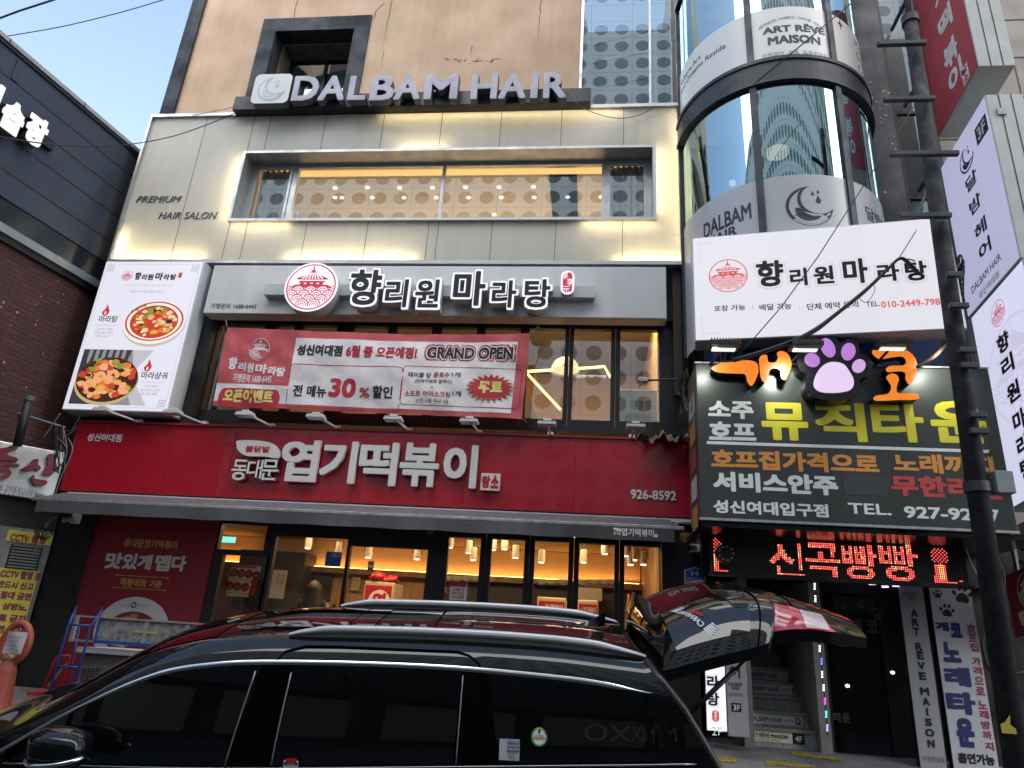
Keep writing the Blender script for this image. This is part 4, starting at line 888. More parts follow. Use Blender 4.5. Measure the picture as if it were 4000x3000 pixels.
g = MB(); c = P(7, 848, 770, YP); rx = (P(7, 1090, 730, YP).x - P(7, 605, 730, YP).x) / 2
bw = mk('poster_bowl', (.5, .48, .5), .5); g.ell(fP, c.x, c.z, rx, rx * .82, .004, bw, n=40); g.ell(fP, c.x, c.z - .02, rx * .72, rx * .5, .006, mk('poster_soup', (.16, .025, .02), .5), n=36)
food(g, fP, c.x, c.z - .02, rx * .66, rx * .45, .008, 4, [mk('poster_food_a', (.3, .06, .03)), mk('poster_food_b', (.4, .2, .08)), mk('poster_food_c', (.45, .4, .32)), mk('poster_food_d', (.12, .02, .02))], 40)
g.ring(fP, *(lambda p: (p.x, p.z))(P(7, 868, 603, YP)), .025, .042, .006, ink, 20); T(g, '체크의맛', B(7, 800, 598, 845, 615, YP), fP, ink); T(g, '엽기떡볶이', B(7, 890, 598, 950, 618, YP), fP, ink)
g.build('bowl_picture', po)
# ---- stickers and notices on the glass
def notice(name, lab, k, x0, y0, x1, y1, Y, base, items, cat='notice', r=.01):
    b_ = B(k, x0, y0, x1, y1, Y); g = MB(); f = FY(Y); g.poly(f, rrect(*b_, min(r, (b_[2] - b_[0]) * .3)), -.004, 0, base)
    for s_, bx, m_, bo in items: T(g, s_, B(k, *bx, Y), f, m_, bold=bo, d=.003)
    return tag(g.build(name, org=Vector(((b_[0] + b_[2]) / 2, Y, b_[1]))), lab, cat)
YN = YS - .06
notice('price_notice', 'small white and magenta printed notice stuck inside the narrow shop window', 8, 703, 455, 812, 570, YN, whitel, [('고유가', (715, 490, 800, 515), mk('magenta_print', (.35, .02, .1)), .03), ('피해지원금', (710, 517, 797, 540), redp, .02), ('사용가능매장', (708, 543, 795, 563), ink, .01)])
b_ = B(8, 703, 455, 812, 485, YN); g = MB(); g.rect(FY(YN), *b_, .002, mk('magenta_print', (.35, .02, .1))); o = g.build('notice_header', None); o.parent = bpy.data.objects['price_notice']; o.matrix_parent_inverse = bpy.data.objects['price_notice'].matrix_basis.inverted()
notice('pickup_notice', 'faded red notice half hidden behind the white and magenta notice', 8, 650, 480, 705, 535, YN + .02, mk('faded_red', (.35, .06, .05)), [('수령', (655, 487, 682, 503), whitel, .01), ('UP)', (657, 508, 688, 526), whitel, .01)])
notice('pest_control_sticker', 'blue membership sticker in the upper corner of the shop door', 7, 2108, 258, 2210, 352, YN, mk('sticker_blue', (.02, .1, .3), .4), [('CESCO', (2145, 268, 2205, 290), whitel, .0)], 'sticker')
notice('security_sticker', 'dark blue security company sticker on the black frame beside the door', 8, 553, 118, 600, 150, YS - .055, mk('sticker_navy', (.03, .04, .12), .4), [('ADT', (557, 122, 597, 143), mk('sticker_pale', (.3, .33, .4)), .01)], 'sticker')
notice('leftover_notice', 'cream notice card on the oak wall left of the cream cabinet', 8, 65, 418, 120, 510, 13.1, mk('card_cream', (.6, .5, .33)), [('남은 음식', (72, 436, 112, 447), ink, .01)])
notice('hanging_tag', 'black house-shaped hanging tag above the cream cabinet', 8, 172, 318, 210, 385, 12.4, blackm, [('셀프코너', (178, 345, 205, 360), whitel, .0)], 'tag')
notice('menu_board', 'menu board with rows of red dishes on the dark wall inside the left window', 7, 1480, 345, 1675, 550, 12.4, mk('menu_paper', (.4, .38, .37)), [], 'menu board')
g = MB(); f = FY(12.4); rb = mk('menu_red', (.25, .02, .02))
for x, y in ((1515, 392), (1563, 397), (1612, 402), (1490, 478), (1537, 483), (1588, 488), (1660, 410), (1655, 455), (1645, 495), (1637, 530)):
    p = P(7, x, y, 12.4); g.ell(f, p.x, p.z, .075, .075, .006, ink, n=14); g.ell(f, p.x, p.z, .05, .05, .01, rb, n=14)
for x, y in ((1515, 432), (1563, 437), (1612, 442), (1490, 518), (1537, 523), (1588, 528)): b_ = B(7, x - 22, y, x + 22, y + 5, 12.4); g.rect(f, *b_, .006, inkg)
b_ = B(7, 1500, 348, 1665, 362, 12.4); g.rect(f, *b_, .006, rb)
pm = bpy.data.objects['menu_board']; o = g.build('menu_print'); o.parent = pm; o.matrix_parent_inverse = pm.matrix_basis.inverted()
notice('menu_poster', 'red and white menu poster beside the menu board inside the shop', 7, 1722, 375, 1850, 560, 12.3, mk('menu_paper', (.4, .38, .37)), [('맵은 것을', (1795, 402, 1845, 420), rb, .01), ('달은 오늘', (1790, 425, 1842, 443), rb, .01), ('저녁 엽떡', (1785, 448, 1838, 466), rb, .01)], 'poster')
notice('cream_card', 'small plain cream card on the left oak wall of the shop', 7, 1340, 565, 1372, 625, 10.6, mk('card_cream', (.6, .5, .33)), [], 'notice')
# ================================================================= right building
rb_ = thing('corner_building', 'grey building with a round glass bay tower over the karaoke entrance', 'building', (4, 9.5, .68))
stone = mk('pink_grey_tile', (.33, .29, .27), .6, var=.12, scale=2); dkcol = mk('grey_column', (.085, .088, .098), .6, var=.3, scale=2, streak=.2)
YT = 9.45; CX, CYL, RC = 2.73, 9.5, 1.41
x4a, x4b, x4c = 4.15, 4.62, 5.25
g = MB(); g.box(x4a, x4b, YT, YT + .5, 2.0, 15.5, dkcol); pilaster = g.build('column', rb_)
g = MB(); rnd = random.Random(9); chip = mk('chipped_paint', (.6, .55, .42), .8)
for i in range(26):
    x, q, s = rnd.uniform(x4a + .15, x4b - .02), rnd.choice([rnd.gauss(10.1, .3), rnd.uniform(7.6, 10.8)]), rnd.uniform(.008, .03)
    g.poly(FY(YT), [(x + s * rnd.uniform(.4, 1.2) * cos(a), q + s * rnd.uniform(.3, .9) * sin(a)) for a in (0, 1.2, 2.3, 3.4, 4.6, 5.5)], .002 + i * .0001, None, chip)
g.build('paint_chip', pilaster)
g = MB(); g.box(x4c, 14, YT + .05, YT + .5, 2.0, 15.5, stone); g.box(1.43, 14, 11.5, 18, 4.7, 15.5, stone)
g.box(1.43, 4.14, YT + .05, YT + .4, 3.3, 5.9, dkcol); g.box(4.32, 14, 9.52, 9.9, .4, 4.0, mk('side_shop_wall', (.03, .027, .024), .8, var=.3, streak=.3)); g.build('wall', rb_)
g = MB()
for i in range(14): q = 4.6 + i * .8; g.box(x4c - .01, 14, YT + .04, YT + .049, q, q + .012, mk('tile_joint', (.14, .12, .11), .8))
for i in range(9): x = x4c + .45 + i * .9; g.box(x, x + .012, YT + .041, YT + .0495, 4, 15.5, MATS['tile_joint'])
g.build('tile_joint', rb_)
g = MB()
for x in (x4b + .03, x4c - .03): g.box(x - .03, x + .03, YT + .02, YT + .1, 4, 15.5, blackm)
for q in (5.5, 7.0, 8.3, 9.9, 11.4): g.box(x4b + .06, x4c - .06, YT + .03, YT + .09, q, q + .05, blackm)
sw_ = g.build('strip_window', rb_)
g = MB(); g.rect(FY(YT + .06), x4b + .06, 4, x4c - .06, 15.5, 0, gl_refl); g.build('pane', sw_)
# round bay
def fCy(s, q, d=0): a = s / RC; return (CX + (RC + d) * sin(a), CYL - (RC + d) * cos(a), q)
def sxy(p, r=RC):
    "ray against the round bay -> arc length, z"
    d = ray(p); ox, oy = CAM.x - CX, CAM.y - CYL; a = d.x ** 2 + d.y ** 2; b = 2 * (ox * d.x + oy * d.y); c = ox * ox + oy * oy - r * r
    t = (-b - math.sqrt(max(0, b * b - 4 * a * c))) / (2 * a); w = CAM + d * t
    return math.atan2(w.x - CX, CYL - w.y) * RC, w.z
bay = []
s1 = sxy(z(3, 440, 300))[0]; s2 = sxy(z(3, 960, 300))[0]; s1b = sxy(z(3, 505, 1300))[0]; s2b = sxy(z(3, 1090, 1300))[0]
S1, S2 = (s1 + s1b) / 2, (s2 + s2b) / 2; SM = RC * pi / 2
zr0 = sum(sxy(z(3, x, y))[1] for x, y in ((450, 568), (700, 520), (980, 548))) / 3; zr1 = sum(sxy(z(3, x, y))[1] for x, y in ((440, 440), (700, 385), (960, 400))) / 3
zf2 = sum(sxy(z(3, x, y))[1] for x, y in ((220, 1285), (800, 1130), (1050, 1150))) / 3; zf1 = sum(sxy(z(3, x, y))[1] for x, y in ((240, 200), (700, 42), (930, 62))) / 3
print('bay', S1, S2, zr0, zr1, zf1, zf2)
ringm = mk('bay_frame', (.028, .034, .045), .45, var=.2, streak=.2)
def band(z0_, z1_, d0, d1, m_, mb, sa=-SM, sb=SM, n=40):
    mb.grid(lambda s, t: fCy(sa + (sb - sa) * s, z0_ + (z1_ - z0_) * t, d1), n, 1, m_); mb.grid(lambda s, t: fCy(sa + (sb - sa) * s, z0_, d0 + (d1 - d0) * t), n, 1, m_); mb.grid(lambda s, t: fCy(sa + (sb - sa) * s, z1_, d0 + (d1 - d0) * t), n, 1, m_)
g = MB(); band(zr0, zr1, -.05, .05, ringm, g); band(zr0 - .03, zr0 + .03, -.05, .07, ringm, g); band(zr1 - .04, zr1 + .02, -.05, .07, ringm, g)
g.build('ring_beam', rb_, smooth=False); g = MB(); band(12.2, 12.75, -.05, .05, ringm, g); g.build('ring_beam', rb_, smooth=False)
for sx in (-SM + .03, S1, S2, SM - .03):
    g = MB(); w = .045
    for a, b_ in ((5.6, zr0 - .031), (zr1 + .021, 12.19), (12.76, 15.5)):
        g.grid(lambda s, t: fCy(sx - w + 2 * w * s, a + (b_ - a) * t, .04), 2, 1, ringm)
        for e_ in (-w, w): g.grid(lambda s, t: fCy(sx + e_, a + (b_ - a) * t, -.05 + .09 * s), 1, 1, ringm)
    g.build('mullion', rb_)
gl_bay = glass('bay_mirror_glass', (.38, .45, .46), .58, (.56, .77, .82))
edges = [-SM + .06, S1 - .045, S1 + .045, S2 - .045, S2 + .045, SM - .06]
film_l = mk('window_film_upper', (.78, .78, .76), .35); film_d = mk('window_film_lower', (.52, .53, .55), .3)
slatek = mk('film_print', (.025, .028, .035), .5); silv = mk('film_print_grey', (.3, .3, .31), .5)
for i in range(3):
    a, b_ = edges[2 * i], edges[2 * i + 1]
    for q0, q1 in ((zf2, zr0 - .03), (zf1, 12.19), (12.76, 15.5)):
        g = MB(); g.grid(lambda s, t: fCy(a + (b_ - a) * s, q0 + (q1 - q0) * t, 0), 24, 1, gl_bay); g.build('curved_pane', rb_, smooth=True)
    g = MB(); g.grid(lambda s, t: fCy(a + (b_ - a) * s, 5.6 + (zf2 - 5.6) * t, .002), 24, 1, film_d); fl_lo = g.build('lower_window_film', rb_, smooth=True)
    g = MB(); g.grid(lambda s, t: fCy(a + (b_ - a) * s, zr1 + .022 + (zf1 - zr1 - .022) * t, .002), 24, 1, film_l); fl_up = g.build('upper_window_film', rb_, smooth=True)
    g = MB(); u = MB()
    def SB(k, x0, y0, x1, y1):
        xm, ym = (x0 + x1) / 2, (y0 + y1) / 2
        return sxy(z(k, x0, ym))[0], sxy(z(k, xm, y1))[1], sxy(z(k, x1, ym))[0], sxy(z(k, xm, y0))[1]
    if i == 0:
        m_ = (a + b_) / 2
        s_, q = sxy(z(3, 160, 335)); TH(u, 'Where Art', a + .12, q - .02, .1, fCy, slatek, bold=.01); TH(u, 'and Dreams Reside', a + .12, q - .17, .1, fCy, slatek, bold=.01)
        for k_ in range(6): an = pi * k_ / 6; u.line(fCy, [(a + .18 - .09 * cos(an), q - .62 - .09 * sin(an)), (a + .18 + .09 * cos(an), q - .62 + .09 * sin(an))], .012, .004 + .0004 * k_, slatek)
        TH(u, 'More Than a Dance Studio', a + .1, q - 1.0, .045, fCy, silv, bold=0); TH(u, 'A Place to Dream, Create, and Grow', a + .1, q - 1.09, .045, fCy, silv, bold=0)
        T(g, 'DALBAM', SB(3, 135, 1365, 450, 1470), fCy, slatek, bold=.03); b2 = SB(3, 240, 1465, 355, 1535); T(g, 'HAIR', (b2[0] - .22, b2[1] - .02, b2[2], b2[3] - .03), fCy, slatek, bold=.03)
    if i == 1:
        T(u, 'ART RÊVE', SB(3, 515, 150, 915, 205), fCy, slatek, bold=.045); T(u, 'MAISON', SB(3, 550, 225, 890, 280), fCy, slatek, bold=.045)
        T(u, '아트레브  메종  무용연습실', SB(3, 515, 325, 935, 358), fCy, silv, bold=.01)
        c = sxy(z(3, 705, 130)); 
        st_ = 'ARTRÊVE MAISON DANCE HALL'
        for k_, ch in enumerate(st_):
            if ch == ' ': continue
            an = pi / 2 + .55 * (1 - 2 * k_ / (len(st_) - 1)); r_ = .85; T(u, ch, (c[0] + r_ * cos(an) - .02, c[1] - .8 + r_ * sin(an) - .025, c[0] + r_ * cos(an) + .02, c[1] - .8 + r_ * sin(an) + .025), fCy, silv, bold=.01, rot=an - pi / 2)
        c = sxy(z(3, 825, 1335)); moon_logo(g, fCy, c[0], c[1], .3, slatek, .004, film_d)
        T(g, '달밤헤어', (c[0] - .35, c[1] - .72, c[0] + .35, c[1] - .5), fCy, slatek)
    if i == 2:
        c = sxy(z(3, 1020, 158)); u.poly(fCy, [(c[0], c[1] + .12), (c[0] + .02, c[1] + .02), (c[0] + .07, c[1]), (c[0] + .02, c[1] - .02), (c[0], c[1] - .12), (c[0] - .02, c[1] - .02), (c[0] - .07, c[1]), (c[0] - .02, c[1] + .02)], .004, None, slatek)
        q = sxy(z(3, 1110, 270)); 
        for k_, w_ in enumerate(('Move', 'Dream', 'Create')): TH(u, w_, q[0] + .02, q[1] - .06 - .24 * k_, .13, fCy, slatek, bold=.01)
        q = sxy(z(3, 1185, 1370)); TH(g, '달밤헤어', q[0], q[1] - .12, .22, fCy, slatek, bold=.02); TH(g, '성신여대점', q[0] + .1, q[1] - .36, .12, fCy, silv)
    if g.v: o = g.build('lower_lettering', rb_)
    if u.v: o = u.build('upper_lettering', rb_)
# room inside the bay
g = MB(); g.box(1.46, 4.1, 9.55, 11.4, zr0 + .02, zr0 + .08, mk('bay_ceiling', (.16, .16, .15), .8)); g.box(1.46, 4.1, 11.3, 11.45, 5.6, zr0, mk('bay_back', (.1, .1, .095), .8)); g.box(1.44, 1.46, 9.5, 11.4, 5.6, zr0, MATS['bay_back'])
br = g.build('bay_room', rb_)
g = MB(); wl_ = lit('bay_lamp', (1, .9, .7), 1.3)
for x, y, r_ in ((612, 980, .17), (323, 1178, .05)):
    p = at(z(3, x, y), 9.3); q = p.z
    g.ell(lambda a, b_, d=0: (a, b_, q - d), p.x, p.y, r_, r_, 0, wl_, d1=.05, n=24)
g.build('ceiling_lamp_or_fill', br)
g = MB(); g.tube([(p.x, p.y, q), (p.x, p.y, zr0)], .006, wire, 6); g.build('lamp_cord', br)

# ================================================================= white restaurant light box
o8 = P(6, 55, 250, 8.0); ang = 99.0; fW, iW = FP((1.215, 8.0), ang)
def bW(k, x0, y0, x1, y1):
    xm, ym = (x0 + x1) / 2, (y0 + y1) / 2
    return iW(z(k, x0, ym))[0], iW(z(k, xm, y1))[1], iW(z(k, x1, ym))[0], iW(z(k, xm, y0))[1]
wz0_ = (iW(z(6, 70, 530))[1] + iW(z(6, 1680, 503))[1]) / 2; wz1_ = (iW(z(3, 60, 1515))[1] + iW(z(3, 1580, 1442))[1]) / 2; wl = iW(z(6, 1835, 400))[0]
wb = thing('restaurant_light_box', 'wide lit white light box with red pavilion emblem above the paw sign', 'light box', (2.7, 8, wz0_))
g = MB(); g.fbox(fW, 0, wz0_, wl, wz1_, -.3, -.004, mk('light_box_edge', (.5, .5, .54), .4)); g.build('casing', wb, bev=.01)
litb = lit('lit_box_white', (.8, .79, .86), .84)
g = MB(); g.rect(fW, .015, wz0_ + .015, wl - .015, wz1_ - .015, .0, litb); g.build('face', wb)
fWs, iWs = FP((1.215 + .0, 8.0), 180 + 9)   # left flank
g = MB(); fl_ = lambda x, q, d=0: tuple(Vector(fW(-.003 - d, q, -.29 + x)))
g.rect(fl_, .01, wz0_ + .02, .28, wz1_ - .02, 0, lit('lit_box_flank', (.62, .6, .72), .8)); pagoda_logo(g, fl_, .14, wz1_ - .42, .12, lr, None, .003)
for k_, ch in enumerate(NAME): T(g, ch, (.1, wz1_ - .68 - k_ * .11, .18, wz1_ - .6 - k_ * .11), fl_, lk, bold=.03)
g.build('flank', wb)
g = MB(); c = iW(z(6, 295, 128)); r_ = (iW(z(6, 432, 128))[0] - iW(z(6, 160, 128))[0]) / 2
pk = lit('print_red_bright', (.75, .1, .09), .85); pagoda_logo(g, fW, c[0], c[1], r_, pk, litb, .004); g.build('emblem', wb)
g = MB(); lsh = lit('print_shadow', (.6, .57, .62), .8)
for ch, bx in zip(NAME, ((478, 30, 655, 200), (694, 80, 808, 195), (848, 65, 980, 182), (1038, 18, 1200, 180), (1260, 48, 1405, 166), (1440, 34, 1585, 162))):
    b_ = bW(6, *bx); T(g, ch, b_, fW, lsh, bold=.08, d=.003, pad=.028); T(g, ch, b_, fW, litb, bold=.07, d=.005, pad=.02); T(g, ch, b_, fW, lk, bold=.035, d=.008)
T(g, '포장 가능', bW(6, 203, 318, 408, 356), fW, lk, bold=.02); T(g, '배달 가능', bW(6, 498, 308, 706, 350), fW, lk, bold=.02); T(g, '단체 예약 문의', bW(6, 805, 300, 1140, 343), fW, lk, bold=.02)
T(g, 'TEL.', bW(6, 1187, 295, 1278, 328), fW, lk, bold=.01); T(g, '010-2449-7988', bW(6, 1285, 284, 1705, 326), fW, pk, bold=.02)
for x in (453, 755): b_ = bW(6, x, 315, x + 2, 350); g.rect(fW, b_[0], b_[1], b_[0] + .008, b_[3], .004, lgl)
for x0, z0, x1, z1 in ((.09, wz0_ + .09, .3, wz0_ + .096), (.09, wz0_ + .09, .096, wz0_ + .35), (.09, wz1_ - .1, .3, wz1_ - .094), (.09, wz1_ - .35, .096, wz1_ - .1)): g.rect(fW, x0, z0, x1, z1, .004, lsh)
g.build('lettering', wb)

# ---- blue pizza board behind
g = MB(); fz = FY(8.7); navy = mk('pizza_navy', (.012, .035, .12), .4)
pb = thing('pizza_board', 'dark blue board reading PIZZA half hidden between the white box and the black sign', 'sign', (2.6, 8.8, 4.6))
g.box(1.45, 4.4, 8.7, 8.75, 4.4, 5.75, navy); g.build('board', pb)
g = MB(); b_ = B(6, 200, 588, 400, 690, 8.7); T(g, 'PIZZA', b_, fz, mk('pizza_letter', (.22, .24, .28), .5), bold=.02, rot=.1); b_ = B(6, 690, 570, 850, 612, 8.7); T(g, 'DELI', b_, fz, MATS['pizza_letter'], bold=0); g.build('lettering', pb)

# ================================================================= karaoke sign
YK = 8.0; fK = FY(YK); kx0 = (P(6, 80, 720, YK).x + P(9, 120, 40, YK).x) / 2; kx1 = P(6, 2125, 1500, YK).x; kz0, kz1 = P(9, 1000, 72, YK).z, P(6, 900, 712, YK).z
ks = thing('karaoke_sign', 'big dark grey signboard with yellow, orange and white Korean lettering behind the pole', 'sign', ((kx0 + kx1) / 2, 8.3, kz0))
kgrey = mk('karaoke_panel_grey', (.07, .074, .07), .32, .3, var=.12, scale=.9)
g = MB(); g.box(kx0, kx1, YK, YK + .75, kz0, kz1, kgrey); g.build('panel', ks, bev=.01)
g = MB(); g.box(kx0 - .01, kx1, YK - .02, YK + .02, kz0 - .03, kz0 - .002, galv); g.build('edge_trim', ks); g = MB(); g.box(kx0 - .01, kx1, YK - .01, YK + .02, kz1 + .002, kz1 + .02, galv); g.build('edge_trim', ks)
g = MB(); g.box(kx0 + .02, 4.8, YK + .04, 9.4, kz0 - .09, kz0 - .032, mk('soffit_metal', (.05, .045, .045), .22, .8)); g.build('soffit', ks)
yel = mk('yellow_vinyl', (.85, .74, .04), .5); orv = mk('orange_vinyl', (.78, .33, .07), .5); whv = mk('white_vinyl', (.84, .86, .86), .5); rdv = mk('red_vinyl', (.6, .06, .07), .5)
g = MB()
for s_, bx, m_, bo in (('소주', (165, 940, 460, 1055), whv, .045), ('호프', (170, 1075, 475, 1195), whv, .045), ('뮤', (510, 950, 812, 1195), yel, .045), ('직', (858, 950, 1186, 1202), yel, .036), ('타', (1225, 945, 1562, 1206), yel, .036), ('운', (1605, 940, 1965, 1212), yel, .04),
    ('호프집가격으로', (185, 1268, 1270, 1396), orv, .045), ('노래까지', (1365, 1288, 2015, 1412), orv, .045), ('서비스안주', (198, 1408, 1005, 1538), whv, .05), ('무한리필', (1350, 1430, 2060, 1568), rdv, .05)): T(g, s_, B(6, *bx, YK), fK, m_, bold=bo)
T(g, '성신여대입구점', (P(9, 200, -25, YK).x, P(9, 500, 18, YK).z, P(9, 945, 0, YK).x, P(9, 500, -68, YK).z), fK, whv, bold=.04)
c0 = P(9, 1075, 0, YK); c1 = P(9, 1355, 20, YK); q0, q1 = P(9, 1600, 45, YK).z, P(9, 1600, -32, YK).z
T(g, 'TEL.', (c0.x, q0 + .02, c1.x, q1 + .01), fK, whv, bold=.02); T(g, '927-92', (P(9, 1435, 0, YK).x, q0, P(9, 1878, 20, YK).x, q1), fK, whv, bold=.03); T(g, '7', (P(9, 1985, 0, YK).x, q0, P(9, 2050, 20, YK).x, q1), fK, whv, bold=.03)
b_ = B(6, 158, 1228, 1990, 1248, YK); g.rect(fK, b_[0], b_[1], b_[2], b_[3], .004, whv)
b_ = B(6, 1040, 1422, 1330, 1552, YK); g.rect(fK, *b_, .003, mk('painted_patch', (.05, .054, .055), .45)); g.build('lettering', ks)
# flank with posters
g = MB(); fls = lambda x, q, d=0: (kx0 - .004 - d, YK + .74 - x, q)
rnd = random.Random(2)
for i in range(5): q = kz1 - .3 - i * .34; g.rect(fls, .15, q - .26, .6, q, 0, mk('flank_poster_%d' % (i % 3), [(.5, .5, .48), (.45, .2, .05), (.3, .05, .05)][i % 3], .6))
paw_print(g, fls, .38, kz1 - .42, .1, ink, .003); g.build('flank_poster', ks)
# raised orange and paw shapes
orl = lit('orange_acrylic', (1, .26, .02), .82, .3)
def pk6(pts, Y): return smooth_poly([(lambda p: (p.x, p.z))(P(6, *a, Y)) for a in pts], 5)
YE = 7.86; fE = FY(YE)
glyph = {'a': [(190, 722), (245, 697), (330, 684), (420, 675), (478, 692), (492, 745), (470, 810), (445, 842), (420, 815), (405, 768), (350, 762), (250, 757), (205, 745)],
 'b': [(497, 665), (518, 642), (548, 645), (556, 685), (600, 688), (618, 660), (612, 628), (640, 615), (678, 630), (700, 668), (706, 710), (690, 760), (668, 803), (640, 790), (632, 742), (600, 728), (568, 738), (552, 790), (528, 818), (508, 790), (500, 730)],
 'c': [(1228, 618), (1260, 600), (1350, 592), (1440, 605), (1500, 650), (1522, 715), (1505, 790), (1470, 832), (1445, 800), (1440, 755), (1390, 748), (1330, 752), (1318, 730), (1350, 712), (1430, 708), (1448, 680), (1420, 652), (1350, 658), (1280, 668), (1240, 645)],
 'd': [(1320, 785), (1350, 762), (1388, 770), (1402, 800), (1388, 850), (1400, 888), (1500, 888), (1532, 905), (1515, 930), (1400, 933), (1270, 938), (1236, 928), (1255, 905), (1330, 892), (1352, 850), (1335, 815)]}
for k_ in 'abcd':
    g = MB(); pts = pk6(glyph[k_], YE); g.poly(fE, pts, -.13, 0, orl, blackm); g.build('raised_letter', ks)
YPW = 7.8; fPW = FY(YPW); paw = thing('paw_sign', 'large black paw-shaped sign with lit mauve pads between orange letters', 'sign', P(6, 970, 930, YPW + .15))
g = MB(); pawb = mk('paw_black', (.012, .013, .015), .22, var=.1)
out = pk6([(868, 560), (925, 498), (985, 520), (1025, 560), (1080, 535), (1135, 560), (1152, 630), (1205, 650), (1238, 710), (1210, 775), (1150, 800), (1155, 870), (1110, 915), (1000, 938), (880, 925), (812, 885), (795, 830), (808, 770), (760, 738), (742, 670), (770, 620), (835, 615)], YPW)
g.poly(fPW, out, -.2, 0, pawb); g.build('backing', paw, bev=.015)
for i, (x, y, rx_, ry_, rot, e_) in enumerate(((940, 597, 44, 62, .25, 0), (1072, 622, 44, 57, -.3, 0), (838, 677, 48, 45, .5, 0), (1140, 715, 40, 46, -.55, 1))):
    a, b_ = P(6, x - rx_, y, YPW), P(6, x + rx_, y, YPW); c_, d_ = P(6, x, y - ry_, YPW), P(6, x, y + ry_, YPW); g = MB()
    g.ell(fPW, (a.x + b_.x) / 2, (c_.z + d_.z) / 2, (b_.x - a.x) / 2, (c_.z - d_.z) / 2, .001, lit('mauve_%d' % e_, ((.47, .2, .62), (.62, .38, .72))[e_], .95), d1=.02, n=26, rot=rot); g.build('pad', paw)
g = MB(); g.poly(fPW, pk6([(978, 690), (1040, 705), (1080, 755), (1106, 810), (1095, 860), (1050, 880), (970, 888), (890, 880), (850, 845), (858, 785), (890, 730), (930, 700)], YPW), .001, .02, lit('mauve_pale', (.78, .6, .85), .95)); g.build('pad', paw)
# three black floodlights above the karaoke sign
def blk_flood(i, x, y):
    p = P(6, x, y, 7.55); t = thing('black_floodlight', 'small black floodlight over the karaoke sign, %s' % ['left of the paw above the orange letter', 'just left of the paw', 'right of the paw above the orange letter'][i], 'floodlight', p, 'black floodlights above the karaoke sign')
    g = MB(); g.box(p.x - .17, p.x + .17, 7.45, 7.66, p.z + .005, p.z + .06, blackm)
    for k_ in range(10): g.box(p.x - .15 + k_ * .032, p.x - .14 + k_ * .032, 7.48, 7.64, p.z + .0605, p.z + .1, blackm)
    g.build('lamp_head', t, bev=.005); g = MB(); g.box(p.x - .13, p.x + .13, 7.56, 7.63, p.z - .012, p.z + .004, lit('flood_lens', (.9, .95, .92), 1.0)); g.build('lens', t)
    g = MB(); g.tube([(p.x, 7.6, p.z + .03), (p.x - .08, 7.9, kz1 - .02), (p.x - .1, 8.1, kz1 + .01)], .015, blackm, 8); g.build('arm', t)
for i, (x, y) in enumerate(((270, 595), (800, 598), (1370, 590))): blk_flood(i, x, y)
for i, (x, y) in enumerate(((170, 800), (660, 830), (1640, 800))):      # the lit floodlights' own beams on the sign
    p = P(6, x, y, YK); l = bpy.data.lights.new('floodlight_beam', 'SPOT'); l.energy = 5; l.spot_size = radians(95); l.spot_blend = 1; l.shadow_soft_size = .05; l.color = (.95, 1, .9)
    o_ = bpy.data.objects.new('floodlight_beam', l); COL.objects.link(o_); o_.location = (p.x, 7.5, p.z + .22); o_.rotation_euler = (Vector((p.x, 7.5, p.z + .22)) - Vector((p.x, YK, p.z - .02))).to_track_quat('Z', 'Y').to_euler()

# ================================================================= LED board
YL = 8.7; fLd = FY(YL); lx0, lx1, lz0, lz1 = 1.44, 4.27, 2.575, 3.03
ld = thing('led_board', 'black dot matrix board with glowing red Korean letters and a microphone', 'led sign', ((lx0 + lx1) / 2, 8.8, lz0))
g = MB(); g.box(lx0, lx1, YL, YL + .12, lz0, lz1, blackm); g.box(lx0 - .03, lx1 + .05, YL - .012, YL + .1, lz0 - .035, lz0 - .001, darkwall); g.build('casing', ld)
pit = .0205; NX, NZ = int((lx1 - lx0 - .06) / pit), int((lz1 - lz0 - .04) / pit)
def cover(s_, bx, bold):
    vs, fs, _ = dilated(s_, bold, False, 0); x0, z0, x1, z1 = bx; on = set()
    for f_ in fs:
        P2 = [(x0 + vs[i][0] * (x1 - x0), z0 + vs[i][1] * (z1 - z0)) for i in f_]
        xa_, xb_ = min(p[0] for p in P2), max(p[0] for p in P2); za_, zb2 = min(p[1] for p in P2), max(p[1] for p in P2)
        for i in range(int((xa_ - lx0) / pit) - 1, int((xb_ - lx0) / pit) + 2):
            for j in range(int((za_ - lz0) / pit) - 1, int((zb2 - lz0) / pit) + 2):
                px, pz_ = lx0 + .03 + i * pit, lz0 + .02 + j * pit; ins = False
                for k_ in range(len(P2)):
                    (ax, az), (bx_, bz_) = P2[k_], P2[k_ - 1]
                    if (az > pz_) != (bz_ > pz_) and px < (bx_ - ax) * (pz_ - az) / (bz_ - az) + ax: ins = not ins
                if ins: on.add((i, j))
    return on
on = set()
for s_, bx in (('신', (560, 197, 785, 428)), ('곡', (797, 203, 1020, 436)), ('빵', (1030, 206, 1265, 440)), ('빵', (1280, 206, 1528, 448))): on |= cover(s_, B(9, *bx, YL), .02)
ledr, leda = lit('led_red', (1, .1, .085), 2.8), lit('led_amber', (1, .42, .14), 2.8); ledo = mk('led_off', (.03, .02, .02), .3)
icon = {}
mx_, mz_ = B(9, 1660, 230, 1661, 300, YL)[0], P(9, 1660, 285, YL).z
